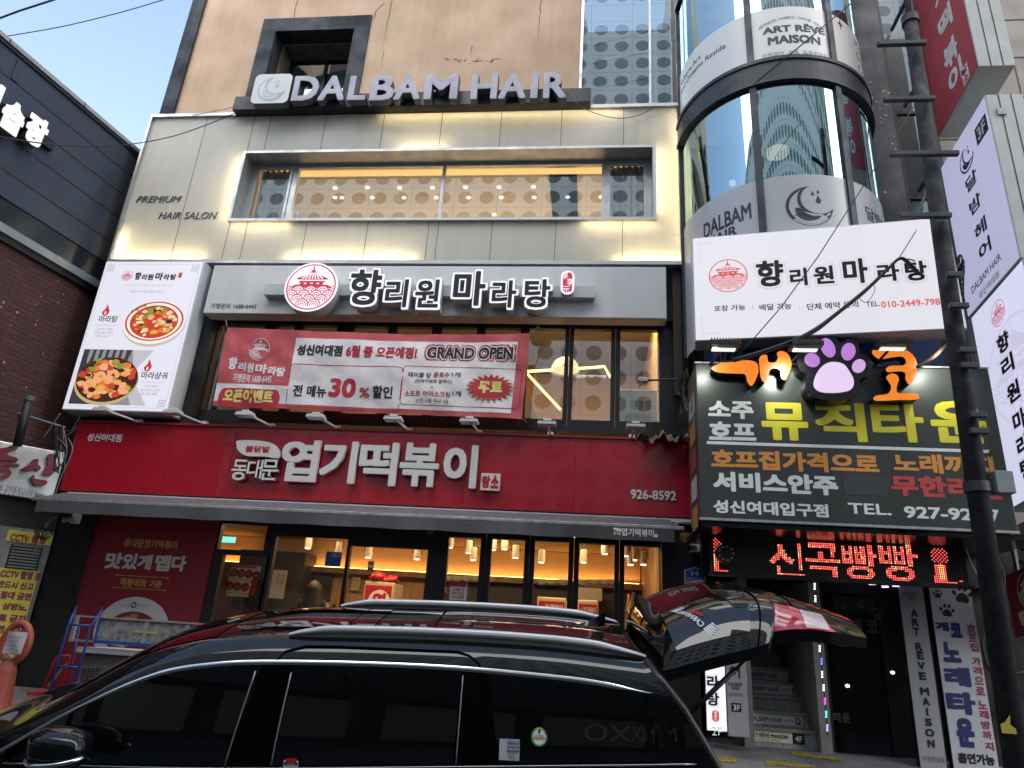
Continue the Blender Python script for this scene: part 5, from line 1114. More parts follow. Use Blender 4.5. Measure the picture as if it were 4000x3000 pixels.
for i in range(NX):
    for j in range(NZ):
        x, q = lx0 + .03 + i * pit, lz0 + .02 + j * pit
        for ox, flip in ((mx_, 1), (lx0 + .02, 1)):
            dx, dz = x - ox, q - mz_
            if math.hypot(dx, dz) < .095: icon[(i, j)] = 'r' if (i + j) % 2 else None
            elif -.07 + (-.095 - dz) * -.1 < dx < .055 and -.32 < dz < -.095: icon[(i, j)] = 'a' if -.04 < dx < .03 and dz > -.27 else 'r'
            elif .05 <= dx < .16 and -.335 < dz < -.29: icon[(i, j)] = 'r'
for b_ in ((.22, -.26), (.2, -.27), (.3, -.22), (.315, -.21)):
    icon[(int((mx_ + b_[0] - lx0 - .03) / pit), int((mz_ + b_[1] - lz0 - .02) / pit))] = 'r'
g = MB(); off = MB(); rnd = random.Random(8)
for i in range(NX):
    for j in range(NZ):
        x, q = lx0 + .03 + i * pit, lz0 + .02 + j * pit; c_ = icon.get((i, j)); h_ = pit * .4
        if (i, j) in on or c_:
            m_ = leda if c_ == 'a' or ((i, j) in on and rnd.random() < .22) else ledr
            g.quad([(x - h_, YL - .004, q), (x, YL - .004, q - h_), (x + h_, YL - .004, q), (x, YL - .004, q + h_)], m_)
        else: off.quad([(x - h_ * .7, YL - .003, q), (x, YL - .003, q - h_ * .7), (x + h_ * .7, YL - .003, q), (x, YL - .003, q + h_ * .7)], ledo)
g.build('lit_dots', ld); off.build('dark_dots', ld)
# round vent lamp in front of the board's left end
p = P(9, 283, 268, 8.55); t = thing('stage_light', 'round dark stage light with a ring of small lenses beside the led board', 'stage light', p)
g = MB(); g.ell(FY(8.55), p.x, p.z, .115, .115, -.08, blackm, 0, n=28); g.build('housing', t, bev=.01)
g = MB()
for k_ in range(9): a = 2 * pi * k_ / 9; g.ell(FY(8.55), p.x + .08 * cos(a), p.z + .08 * sin(a), .013, .013, .003, mk('small_lens', (.4, .4, .42), .2), n=10)
g.build('lens', t)

# ================================================================= entrance
YN2 = 9.35
en = thing('entrance_porch', 'dark recessed street entrance with tiled stair walls under the led board', 'entrance', (3, 9.6, .68))
drk = mk('entrance_black', (.02, .02, .021), .35, var=.2); tilew = mk('entrance_tile', (.28, .27, .25), .5, var=.2)
sx0 = 2.0; sx1 = P(9, 860, 1300, 10.2).x + .1
sx0 = P(9, 425, 1250, 9.75).x
g = MB(); g.box(1.43, 4.9, YN2 + .02, YN2 + .25, 2.62, 3.32, drk); g.box(sx0 - .12, sx0 - .005, YN2 + .1, 13, .4, 2.6, tilew); g.box(1.43, 5.2, 13.2, 13.4, .2, 4.9, drk); g.box(1.43, 5.2, YN2 + .3, 13.2, 3.35, 3.45, drk); g.box(P(9, 1395, 900, YN2).x - .02, 4.35, 9.62, 9.8, .3, 3.32, drk); g.build('lintel', en)
rx_ = P(9, 905, 1480, 9.5).x; 
g = MB(); g.box(rx_ - .03, rx_ + .1, YN2 + .1, 13.0, .4, 2.6, tilew); g.build('side_wall', en)
g = MB(); g.box(sx0, rx_, 12.9, 13, .6, 3.4, drk); g.box(sx0 - .1, rx_ + .1, 9.7, 12.9, 3.0, 3.1, drk); g.build('stair_back', en)
stm = mk('terrazzo_step', (.45, .44, .4), .5, var=.4, scale=30); nose = mk('step_nosing', (.34, .33, .3), .4, .5, var=.2)
z0_ = .72; zs_ = [.89, 1.06, 1.225, 1.39, 1.555, 1.72, 1.885, 2.05, 2.215, 2.38]
stair = thing('staircase', 'worn terrazzo stairs with metal nosings and black and white signs on the risers', 'stairs', ((sx0 + rx_) / 2, 9.6, .7))
for i, q in enumerate(zs_):
    g = MB(); y0 = 9.6 + .28 * i; g.box(sx0, rx_ - .035, y0, y0 + .28, .5, q - .02, stm); g.box(sx0, rx_ - .035, y0 - .015, y0 + .28, q - .0195, q, stm)
    s_ = g.build('step', stair); h = MB(); h.box(sx0 + .01, rx_ - .04, y0 - .03, y0 + .04, q - .03, q + .006, nose); h.build('nosing', s_)
stripw = mk('step_sign_white', (.85, .85, .85), .5); stripy = mk('step_sign_cream', (.78, .76, .62), .5)
for i, k0, x1_, txt in ((1, 1295, 775, 'd'), (3, 1100, 750, 'd'), (4, 1015, 735, 'd'), (0, 1400, 790, 'a')):
    y0 = 9.6 + .28 * i - .006; fS = FY(y0); q0 = zs_[i] - .15; q1 = zs_[i] - .035; xa_ = P(9, 418 + (i == 1) * 10 + (i == 0) * 14, k0 + 40, y0).x; xb_ = P(9, x1_, k0 + 50, y0).x; w = xb_ - xa_
    t = thing('step_sign', {4: 'white hair salon strip on the highest signed step', 3: 'white hair salon strip on the second signed step from the top', 1: 'white hair salon strip just above the cream strip', 0: 'cream strip with black 4F badge on the lowest step'}[i], 'sign', (xa_, y0, q0), 'signs on the stair risers')
    g = MB(); g.fbox(fS, xa_, q0, xb_, q1, 0, .003, stripw if txt == 'd' else stripy); g.fbox(fS, xb_ - .085 if txt == 'd' else xb_ - .14, q0 + .018 if txt == 'd' else q0, xb_ - .02 if txt == 'd' else xb_, q1 - .018 if txt == 'd' else q1, .0032, .005, ink); g.build('strip', t)
    g = MB()
    if txt == 'd':
        T(g, 'DALBAM HAIR', (xa_ + .01, q0 + .03, xa_ + w * .62, q1 - .028), fS, ink, bold=.012, d=.006); T(g, '성신여대점', (xa_ + w * .65, q0 + .04, xa_ + w * .83, q1 - .04), fS, inkg, d=.006); T(g, '3F', (xb_ - .078, q0 + .03, xb_ - .028, q1 - .03), fS, whitel, d=.008)
    else:
        T(g, 'ART RÊVE MAISON', (xa_, q0 + .045, xa_ + w * .7, q1 - .015), fS, ink, bold=.02, d=.006); T(g, '아트레브 메종 무용연습실', (xa_ + w * .12, q0 + .012, xa_ + w * .56, q0 + .032), fS, inkg, d=.006, bold=0); T(g, '4F', (xb_ - .11, q0 + .025, xb_ - .03, q1 - .025), fS, whitel, d=.008)
    g.build('lettering', t)
g = MB(); g.tube([P(9, 805, 800, 9.9), P(9, 835, 1200, 9.9)], .015, blackm); g.tube([P(9, 828, 800, 9.75), P(9, 910, 1465, 9.5)], .02, mk('old_rail', (.25, .23, .18), .6)); tag(g.build('stair_rail', org=P(9, 910, 1465, 9.5)), 'thin weathered metal rail beside the stairs', 'rail')
# karaoke door
dx0, dx1 = rx_ + .1, P(9, 1395, 900, YN2).x + .02
dr = thing('karaoke_door', 'black glass door with faint paw prints in the dark karaoke entrance', 'door', ((dx0 + dx1) / 2, 9.5, .66))
blkgl = mk('black_glass', (.006, .006, .007), .06, spec=.7)
g = MB(); YDo = 9.6; fDo = FY(YDo); g.box(dx0, dx1, YDo, YDo + .05, .5, 2.62, drk); g.build('frame', dr)
g = MB(); g.rect(fDo, dx0 + .08, .6, dx1 - .1, 2.5, .004, blkgl); g.build('leaf', dr)
g = MB(); fp = mk('faint_print', (.07, .07, .072), .4)
for x, y, r_ in ((1040, 610, .05), (1155, 600, .07), (1265, 665, .085)): p = P(9, x, y, YDo); paw_print(g, fDo, p.x, p.z, r_, fp, .008, -.15)
for ch, bx in (('개', (1060, 690, 1160, 780)), ('코', (1190, 700, 1270, 780)), ('노', (1000, 790, 1080, 870)), ('래', (1100, 790, 1180, 880)), ('타', (975, 1300, 1030, 1360)), ('운', (1035, 1300, 1085, 1365))): T(g, ch, B(9, *bx, YDo), fDo, fp, bold=.04, d=.008)
g.build('lettering', dr)
for i, (x, y, l_) in enumerate(((1360, 1040, 'upper right of the black door'), (1068, 1126, 'middle of the black door'))):
    p = P(9, x, y, YDo - .02); t = thing('small_lamp', 'tiny warm glowing lamp at the ' + l_, 'lamp', p); g = MB(); g.ell(FY(YDo - .02), p.x, p.z, .022, .018, 0, lit('warm_bulb', (1, .6, .3), 6), d1=.015, n=12); g.build('bulb', t); g = MB(); g.ell(FY(YDo - .02), p.x, p.z, .035, .03, -.015, blackm, -.002, n=14); g.build('base', t)
# light string
cols = [(1, .8, .9), (1, .75, .9), (1, .8, 1), (.1, .15, 1), (1, .8, .95), (.9, .9, 1), (.9, .05, .9), (.05, .9, .75), (.45, .25, 1)]
pts = [(855, 482), (860, 562), (888, 885), (900, 968), (904, 1052), (913, 1138), (922, 1225), (930, 1310), (937, 1398)]
ls = thing('led_string', 'string of coloured star lights hanging down beside the stairs', 'light string', P(9, 937, 1450, 9.3))
g = MB(); g.tube([P(9, x, y, 9.3) for x, y in [(850, 440)] + pts + [(940, 1450)]], .006, wire, 6); g.build('cord', ls)
for (x, y), c_ in zip(pts, cols):
    g = MB(); m_ = lit('star_%d' % cols.index(c_), c_, 3.5)
    for dy in (-16, 0, 16):
        p = P(9, x, y + dy, 9.28); g.poly(FY(9.28), [(p.x + (.013 if k_ % 2 else .006) * cos(pi * k_ / 4), p.z + (.013 if k_ % 2 else .006) * sin(pi * k_ / 4)) for k_ in range(8)], 0, .01, m_)
    g.build('star_light', ls)
ls2 = thing('led_string', 'short violet row of star lights under the led board', 'light string', P(9, 1300, 480, 9.2))
g = MB(); g.tube([P(9, x, y, 9.2) for x, y in ((1190, 462), (1270, 478), (1390, 480))], .006, wire, 6); g.build('cord', ls2)
for x, y in ((1228, 466), (1312, 484), (1380, 478)):
    g = MB()
    for dx in (-15, 0, 15):
        p = P(9, x + dx, y, 9.19); g.poly(FY(9.19), [(p.x + (.018 if k_ % 2 else .008) * cos(pi * k_ / 4), p.z + (.018 if k_ % 2 else .008) * sin(pi * k_ / 4)) for k_ in range(8)], 0, .01, lit('star_violet', (.75, .55, 1), 2.5))
    g.build('star_light', ls2)

# ---- standing vertical signs
YV = 9.2; fVs = FY(YV)
def board(name, label, x0, z0, x1, z1, m_, depth=.08, cat='sign', edge=blackm):
    t = thing(name, label, cat, ((x0 + x1) / 2, YV + depth, z0)); g = MB(); g.box(x0, x1, YV + .004, YV + depth, z0, z1, edge); g.build('casing', t, bev=.006)
    g = MB(); g.rect(fVs, x0 + .008, z0 + .008, x1 - .008, z1 - .008, 0, m_); g.build('face', t); return t
def col(k, y, xa_, xb_): return P(k, xa_, y, YV).x, P(k, xb_, y, YV).x
# ART REVE MAISON
greyf = mk('board_grey', (.42, .42, .43), .45, var=.05); greyl = mk('board_white', (.62, .62, .65), .45, var=.05)
ax0_ = (P(9, 1395, 475, YV).x + P(9, 1535, 1655, YV).x) / 2; ax1_ = (P(9, 1560, 475, YV).x + P(9, 1715, 1655, YV).x) / 2; zt_ = P(9, 1480, 472, YV).z; zb2_ = .62
t = board('studio_sign', 'narrow grey vertical sign with a column of black capital letters', ax0_, zb2_, ax1_, zt_, greyf)
g = MB(); T(g, '아트레브', B(9, 1428, 520, 1532, 548, YV), fVs, inkg, bold=.01); T(g, '메종', B(9, 1460, 553, 1510, 578, YV), fVs, inkg, bold=.01)
for ch, x, y in (('A', 1500, 655), ('R', 1507, 715), ('T', 1513, 775), ('R', 1530, 872), ('Ê', 1540, 930), ('V', 1547, 997), ('E', 1555, 1063), ('M', 1568, 1162), ('A', 1577, 1228), ('I', 1585, 1295), ('S', 1593, 1362), ('O', 1601, 1430), ('N', 1610, 1500)):
    h = 34 if ch == 'Ê' else 26; w_ = {'I': 7, 'M': 29, 'O': 29}.get(ch, 23); T(g, ch, B(9, x - w_, y - h, x + w_, y + 26, YV), fVs, ink, bold=.055)
T(g, '무용연습실', B(9, 1553, 1582, 1697, 1620, YV), fVs, inkg, bold=.01); g.build('lettering', t)
gx0 = (P(9, 1590, 475, YV).x + P(9, 1752, 1655, YV).x) / 2; gx1 = (P(9, 1862, 475, YV).x + P(9, 2060, 1655, YV).x) / 2
t = board('karaoke_board', 'wide white vertical sign with black paw prints and blue karaoke lettering', gx0, zb2_, gx1, zt_ + .01, greyl)
g = MB(); blu = mk('board_blue', (.03, .025, .16), .5); mag = mk('board_red', (.38, .04, .1), .5)
for x, y, r_, ro in ((1652, 530, .055, -.1), (1812, 535, .115, -.1), (1713, 638, .085, -.1)): p = P(9, x, y, YV); paw_print(g, fVs, p.x, p.z, r_, ink, .004, ro)
for ch, bx in (('개', (1635, 712, 1725, 770)), ('코', (1735, 718, 1808, 815)), ('노', (1685, 842, 1800, 975)), ('래', (1698, 1005, 1865, 1130)), ('타', (1710, 1165, 1898, 1312)), ('운', (1775, 1335, 1890, 1525))): T(g, ch, B(9, *bx, YV), fVs, blu, bold=.07)
for ch, x, y in (('호', 1870, 755), ('프', 1880, 815), ('집', 1890, 878), ('가', 1905, 967), ('격', 1912, 1030), ('으', 1922, 1092), ('로', 1930, 1160), ('노', 1945, 1250), ('래', 1955, 1312), ('방', 1965, 1380), ('까', 1975, 1445), ('지', 1988, 1518)): T(g, ch, B(9, x - 29, y - 27, x + 29, y + 27, YV), fVs, mag, bold=.04)
T(g, '흡연가능', B(9, 1785, 1565, 2020, 1635, YV), fVs, ink, bold=.05); g.build('lettering', t)
vx0, vx1 = P(9, 300, 1250, YV).x, P(9, 402, 1250, YV).x; zt2 = P(9, 300, 480, YV).z
t = board('salon_stair_sign', 'narrow grey salon sign with 3F badge in a metal frame beside the stairs', vx0 - .02, .8, P(9, 425, 1250, YV).x, zt2, greyf, edge=galv)
g = MB()
for ch, y in (('달', 640), ('밤', 740), ('헤', 930), ('어', 1035)): T(g, ch, B(9, 305, y - 42, 372, y + 42, YV), fVs, ink, bold=.02)
T(g, 'DALBAM', B(9, 297, 1103, 386, 1128, YV), fVs, ink, bold=.01); T(g, 'HAIR', B(9, 317, 1130, 370, 1153, YV), fVs, ink, bold=.01); T(g, '성신여대점', B(9, 302, 1170, 390, 1196, YV), fVs, inkg)
b_ = B(9, 317, 1238, 381, 1295, YV); g.rect(fVs, *b_, .004, ink); T(g, '3F', B(9, 328, 1248, 372, 1285, YV), fVs, whitel, bold=.02, d=.008); g.build('lettering', t)
ux0, ux1 = P(9, 150, 1250, YV).x, P(9, 287, 1250, YV).x
t = board('lit_column_sign', 'glowing white vertical restaurant sign with red seal and 2F beside the stairs', ux0, .84, ux1, zt2, lit('lit_column_white', (.93, .92, .95), .95))
g = MB()
for ch, y in (('향', 560), ('리', 665), ('원', 770), ('마', 885), ('라', 1105), ('탕', 1215)):
    b_ = B(9, 158, y - 46, 238, y + 40, YV); T(g, ch, b_, fVs, lgl, bold=.09, d=.003, pad=.014); T(g, ch, b_, fVs, lit('column_white', (.93, .92, .95), .95), bold=.07, d=.005, pad=.008); T(g, ch, b_, fVs, lk, bold=.04, d=.008)
b_ = B(9, 192, 1285, 236, 1358, YV); g.poly(fVs, rrect(*b_, .03), .004, None, lr); 
for ch, y in (('享', 1300), ('李', 1322), ('元', 1343)): T(g, ch, B(9, 202, y - 10, 226, y + 10, YV), fVs, MATS['column_white'], bold=0, d=.006)
T(g, '2F', B(9, 190, 1395, 258, 1450, YV), fVs, lk, bold=.0, d=.005); T(g, '2F', B(9, 192, 1398, 256, 1447, YV), fVs, MATS['column_white'], bold=-.02, d=.008); g.build('lettering', t)
# house number plate, camera, small box
YH = 9.58; fH = FY(YH); c0 = P(9, 12, 410, YH); c1 = P(9, 150, 410, YH); q0, q1 = P(9, 80, 465, YH).z, P(9, 80, 355, YH).z
hp = thing('house_number_plate', 'blue pentagonal house number plate reading 14', 'number plate', ((c0.x + c1.x) / 2, YH, q0))
g = MB(); xm = (c0.x + c1.x) / 2; h = q1 - q0; pent = lambda e_: [(c0.x + e_, q0 + e_), (c1.x - e_, q0 + e_), (c1.x - e_, q0 + h * .78 - e_ * .4), (xm, q1 - e_), (c0.x + e_, q0 + h * .78 - e_ * .4)]
g.poly(fH, pent(0), -.01, 0, white); g.poly(fH, pent(.012), .001, .003, mk('plate_blue', (.04, .12, .5), .4)); g.build('plate', hp)
g = MB(); T(g, '14', B(9, 58, 378, 104, 415, YH), fH, whitel, bold=.02, d=.006); T(g, '동소문로20길', B(9, 28, 425, 125, 440, YH), fH, whitel, bold=.01, d=.006); T(g, 'Dongsomun-ro', B(9, 28, 446, 125, 456, YH), fH, whitel, bold=0, d=.006); g.build('lettering', hp)
def camera_box(k, x, y, Y, lab):
    p = P(k, x, y, Y); t = thing('security_camera', lab, 'camera', p); g = MB(); g.box(p.x - .05, p.x + .07, Y, Y + .06, p.z - .07, p.z + .07, white); g.build('base', t, bev=.01)
    g = MB(); g.cyl((p.x, Y, p.z - .01), (p.x - .09, Y - .13, p.z - .05), .038, mk('camera_grey', (.3, .3, .31), .35), 16); g.build('barrel', t, bev=.004); g = MB(); g.cyl((p.x - .091, Y - .131, p.z - .0505), (p.x - .094, Y - .137, p.z - .0522), .03, blkgl, 16); g.build('lens', t)
camera_box(9, 78, 222, 9.5, 'white wall camera with grey barrel above the house number plate'); camera_box(7, 480, 42, 9.55, 'small white wall camera under the left end of the awning')
# thin black lamp arm at the right of the restaurant windows
t = thing('arm_spotlight', 'small spotlight on a long thin black arm before the right restaurant window', 'spotlight', P(5, 2200, 800, 9.0)); a, b_ = P(5, 1975, 806, 8.85), P(6, 50, 795, 8.95)
g = MB(); g.tube([a, b_, (b_.x + .05, 9.5, b_.z)], .014, blackm, 8); g.build('arm', t); g = MB(); g.box(a.x - .11, a.x + .02, a.y - .05, a.y + .05, a.z - .03, a.z + .03, galv); g.build('lamp_head', t, bev=.008)
g = MB(); g.quad([(a.x - .06, a.y - .06, a.z - .025), (a.x - .1, a.y - .06, a.z - .1), (a.x - .1, a.y + .06, a.z - .1), (a.x - .06, a.y + .06, a.z - .025)], white); g.build('visor', t)
# tactile paving
tac = mk('tactile_yellow', (.4, .27, .03), .8, var=.4, scale=8, bump=.3)
for i, quadp in enumerate((((200, 1578), (350, 1598), (345, 1622), (205, 1615)), ((535, 1608), (760, 1632), (900, 1656), (540, 1640)), ((700, 1552), (860, 1575), (1040, 1592), (1030, 1612), (705, 1575)))):
    P3 = [atz(z(9, x, y), 0) for x, y in quadp]; P3 = []
    for x, y in quadp:
        d = ray(z(9, x, y)); t_ = 0
        for yy in [6 + .01 * k_ for k_ in range(500)]:
            q = CAM.z + d.z / d.y * yy
            if q < gz(yy) + .006: break
        P3.append((d.x / d.y * yy, yy, gz(yy) + .006))
    g = MB(); g.quad(P3, tac); cx_ = sum(p[0] for p in P3) / len(P3); cy_ = sum(p[1] for p in P3) / len(P3)
    xs3 = [p[0] for p in P3]; ys3 = [p[1] for p in P3]
    nx = int((max(xs3) - min(xs3)) / .055); ny = max(2, int((max(ys3) - min(ys3)) / .06))
    for a_ in range(nx):
        for c_ in range(ny):
            x, y = min(xs3) + .03 + a_ * .055, min(ys3) + .03 + c_ * .06; ins = False
            for k_ in range(len(P3)):
                (ax, ay, _), (bx2, by2, _) = P3[k_], P3[k_ - 1]
                if (ay > y) != (by2 > y) and x < (bx2 - ax) * (y - ay) / (by2 - ay) + ax: ins = not ins
            if ins: g.cyl((x, y, gz(y) + .006), (x, y, gz(y) + .016), .017, tac, 8, .012)
    tag(g.build('tactile_paving', org=Vector((cx_, cy_, gz(cy_)))), ['worn yellow tactile strip below the lit 2F sign', 'worn yellow tactile strip nearest the camera by the stairs', 'worn yellow tactile strip at the karaoke door'][i], 'paving', 'yellow tactile strips')

# ================================================================= projecting signs, far right
XP, YFAR = 4.87, 8.8
def pS(k, x, y):
    p = atx(z(k, x, y), XP); s_ = YFAR - p.y; return s_, p.z - .13 * s_
def fPj(s_, q, d=0): return (XP - d, YFAR - s_, q + .13 * s_)
def proj_sign(name, label, z0, z1, s0, s1, face, thick=.45, cat='sign'):
    t = thing(name, label, cat, (XP + thick / 2, YFAR - (s0 + s1) / 2, z0)); g = MB(); g.fbox(fPj, s0, z0, s1, z1, -thick, -.004, mk('box_side_grey', (.55, .56, .54), .5, var=.08)); g.build('casing', t, bev=.01)
    g = MB(); g.rect(fPj, s0 + .012, z0 + .012, s1 - .012, z1 - .012, 0, face); g.build('face', t)
    g = MB()
    for dx in (.15, .3): g.add([(XP + dx, YFAR - s1 - .004, z0 + .13 * s1), (XP + dx + .012, YFAR - s1 - .004, z0 + .13 * s1), (XP + dx + .012, YFAR - s1 - .004, z1 + .13 * s1), (XP + dx, YFAR - s1 - .004, z1 + .13 * s1)], [(0, 1, 2, 3)], darkwall)
    for q in (z1 - .28,): g.box(XP + .1, XP + .2, YFAR - s1 - .02, YFAR - s1 - .006, q + .13 * s1 - .05, q + .13 * s1 + .05, galv)
    g.build('seam', t); return t
s1z = pS(3, 1665, 885); s1n = pS(3, 1920, 410)
mred = mk('projecting_red', (.5, .065, .08), .4, var=.05)
t = proj_sign('red_projecting_sign', 'red projecting sign with white vertical Korean letters, topmost at the right edge', s1z[1] + .02, 12.2, -.02, 1.17, mred)
g = MB()
for ch, k, pts_ in (('기', 3, (1670, -60)), ('떡', 3, (1702, 140)), ('볶', 3, (1737, 345)), ('이', 3, (1770, 490))):
    c = pS(*((k,) + pts_)); w_, h_ = .19, .19; T(g, ch, (c[0] - w_, c[1] - h_, c[0] + w_, c[1] + h_), fPj, whitel, bold=.035)
c = pS(3, 1835, 480); g.rect(fPj, c[0] - .08, c[1] - .13, c[0] + .08, c[1] + .13, .004, whitel); T(g, '탕', (c[0] - .06, c[1] + .01, c[0] + .06, c[1] + .11), fPj, redp, bold=.04, d=.006); T(g, '소', (c[0] - .06, c[1] - .11, c[0] + .06, c[1] - .01), fPj, redp, bold=.04, d=.006); g.build('lettering', t)
s2t = pS(3, 1675, 1085); s2b = pS(6, 1855, 405)
mlil = lit('lilac_lit_face', (.47, .47, .66), .85); 
t = proj_sign('salon_projecting_sign', 'pale lilac projecting salon sign with crescent logo and 3F badge', s2b[1] + .015, s2t[1], -.1, 1.17, mlil)
g = MB(); dk_ = mk('dark_sign_print', (.03, .03, .04), .5)
c = pS(3, 1938, 840); g.rect(fPj, c[0] - .14, c[1] - .13, c[0] + .14, c[1] + .13, .004, dk_); T(g, '3F', (c[0] - .1, c[1] - .09, c[0] + .1, c[1] + .09), fPj, whitel, bold=.03, d=.007)
c = pS(3, 1842, 1030); moon_logo(g, fPj, c[0], c[1], .18, dk_, .004, mlil)
for ch, a in (('달', (1872, 1170)), ('밤', (1897, 1320)), ('헤', (1932, 1480)), ('어', (1960, 1610))): c = pS(3, *a); T(g, ch, (c[0] - .14, c[1] - .105, c[0] + .14, c[1] + .105), fPj, dk_, bold=.03)
c = pS(6, 1965, 115); T(g, 'DALBAM HAIR', (c[0] - .36, c[1] - .05, c[0] + .36, c[1] + .05), fPj, dk_, bold=.01); c = pS(6, 1985, 188); T(g, '성신여대점', (c[0] - .24, c[1] - .045, c[0] + .24, c[1] + .045), fPj, inkg, bold=.01); g.build('lettering', t)
s3t = pS(6, 1860, 410); s3b = pS(6, 2100, 1658)
mlil2 = lit('lilac_white_lit_face', (.68, .68, .87), .92)
t = proj_sign('restaurant_projecting_sign', 'lilac white projecting sign with red pavilion emblem and vertical black letters', s3b[1] - .0, s3t[1], -.02, 1.2, mlil2)
g = MB(); wm = lit('watermark_lilac', (.62, .6, .78), .9); pagoda_logo(g, fPj, .75, s3t[1] - 1.1, .68, wm, None, .002); g.build('watermark', t)
c = pS(6, 2048, 370); g = MB(); pagoda_logo(g, fPj, c[0], c[1], .17, lit('sign_red_print', (.62, .12, .16), .8), mlil2, .006); g.build('emblem', t)
g = MB()
for ch, a in (('향', (2083, 560)), ('리', (2112, 705)), ('원', (2150, 880)), ('마', (2190, 1060)), ('라', (2215, 1220)), ('탕', (2240, 1370))):
    c = pS(6, *a); w_, h_ = .13, .115; T(g, ch, (c[0] - w_, c[1] - h_, c[0] + w_, c[1] + h_), fPj, wm, bold=.09, d=.009, pad=.03); T(g, ch, (c[0] - w_, c[1] - h_, c[0] + w_, c[1] + h_), fPj, lk, bold=.04, d=.013)
g.build('lettering', t)
# lower hanging banners
s4 = pS(9, 2140, 105); s4b = pS(9, 2165, 400)
def low_sign(nm, lab, k, x0, y0, y1, face, items, s_len=.75):
    a = pS(k, x0, y0); b_ = pS(k, x0 + 30, y1); t = thing(nm, lab, 'banner', (XP, YFAR - a[0], b_[1])); g = MB(); g.fbox(fPj, a[0], b_[1], a[0] + s_len, a[1], -.03, -.003, galv); g.build('back', t); g = MB(); g.rect(fPj, a[0], b_[1], a[0] + s_len, a[1], 0, face); g.build('face', t)
    g = MB()
    for it in items: it(g, a, b_)
    if g.v: g.build('lettering', t)
low_sign('white_side_banner', 'white banner with black hair dye lettering at the right edge', 9, 2138, 100, 400, mk('banner_white', (.5, .5, .54), .6), [lambda g, a, b_: T(g, '염색', (a[0] + .06, a[1] - .3, a[0] + .42, a[1] - .14), fPj, ink, bold=.03), lambda g, a, b_: T(g, 'DALBAM', (a[0] + .0, a[1] - .52, a[0] + .5, a[1] - .38), fPj, ink, bold=.02)])
low_sign('red_side_banner', 'red banner with white pavilion emblem at the right edge behind the pole', 9, 2085, 415, 830, mk('banner_red', (.36, .03, .04), .6), [lambda g, a, b_: pagoda_logo(g, fPj, a[0] + .42, (a[1] + b_[1]) / 2 + .1, .22, whitel, None, .004), lambda g, a, b_: T(g, '향리원', (a[0] + .15, b_[1] + .1, a[0] + .6, b_[1] + .26), fPj, whitel, bold=.05)], .85)
# steel frame that carries them
t = thing('sign_bracket_frame', 'dark steel frame of ladder brackets carrying the projecting signs', 'bracket', (4.75, 9.2, 3.4))
g = MB(); stl = mk('bracket_steel', (.06, .065, .075), .5, .4, var=.2)
g.box(4.78, 4.84, 8.82, 8.9, 3.0, 12.3, stl)
for q in (3.6, 5.2, 6.8, 8.4, 10.0, 11.6): g.box(4.79, 4.83, 8.9, 9.46, q, q + .05, stl)
g.build('upright', t)
for k, x0, x1, y in ((3, 1270, 1560, 270), (3, 1310, 1615, 630), (3, 1355, 1770, 985), (3, 1415, 1720, 1385), (6, 1720, 1790, 110), (6, 1740, 1830, 310), (6, 1800, 1880, 600), (6, 1810, 1890, 700), (6, 1870, 1945, 1020), (6, 1870, 1960, 1125)):
    p = P(k, x0, y, 7.02); q = P(k, x1, y, 7.02); g = MB(); g.box(p.x, q.x + .05, 7.03, 7.09, p.z - .028, p.z + .028, stl); g.build('arm', t, bev=.006)
# ================================================================= left building (its side runs back beside the shop)
fA, iA = FP((-8.35, 9.8), 11)
lbd = thing('clad_building', 'left building with dark ribbed metal cladding over red brick', 'building', (-8.6, 8.5, .5))
cladm = mk('dark_cladding', (.065, .08, .112), .42, .4, var=.15, scale=1.2); cladj = mk('cladding_groove', (.015, .018, .022), .6)
zr_, zc1, zc2, ztr = 9.6, 9.12, 7.74, 6.82
s0, s1 = -9.0, 4.0
g = MB(); g.fbox(fA, s0, 7.35, s1, zr_, -.4, 0, cladm); g.build('cladding', lbd)
g = MB()
for q in (9.12, 8.68, 8.24, 7.74): g.fbox(fA, s0, q - .012, s1, q + .012, 0, .004, cladj)
for k, x, y0, y1 in ((1, 120, 450, 680),):
    a = iA(z(k, x, y0)); g.fbox(fA, a[0] - .06, 9.13, a[0] + .05, 9.5, .0, .02, mk('cladding_seam', (.06, .07, .09), .5, .3))
    for q in (8.0, 7.5): pass
g.build('cladding_groove', lbd)
g = MB(); trimw = mk('parapet_grey', (.42, .41, .42), .5, .2, var=.1); g.fbox(fA, s0, zr_, s1, zr_ + .07, -.5, .05, trimw); g.fbox(fA, s0, zr_ - .06, s1, zr_ - .003, .0, .03, cladj)
for k_ in range(8): g.fbox(fA, -8 + k_ * 1.35, zr_ + .001, -7.985 + k_ * 1.35, zr_ + .075, -.5, .055, cladj)
g.build('parapet', lbd)
g = MB(); g.fbox(fA, s0, ztr + .14, s1, 7.345, -.4, -.02, mk('glossy_dark_band', (.03, .04, .052), .16, .3)); g.build('glossy_band', lbd)
g = MB(); g.fbox(fA, s0, ztr, s1, ztr + .13, -.3, .06, mk('eave_trim', (.3, .33, .35), .45, .4, var=.15)); g.fbox(fA, s0, ztr - .1, s1, ztr - .003, -.3, .02, blackm); g.build('eave_trim', lbd)
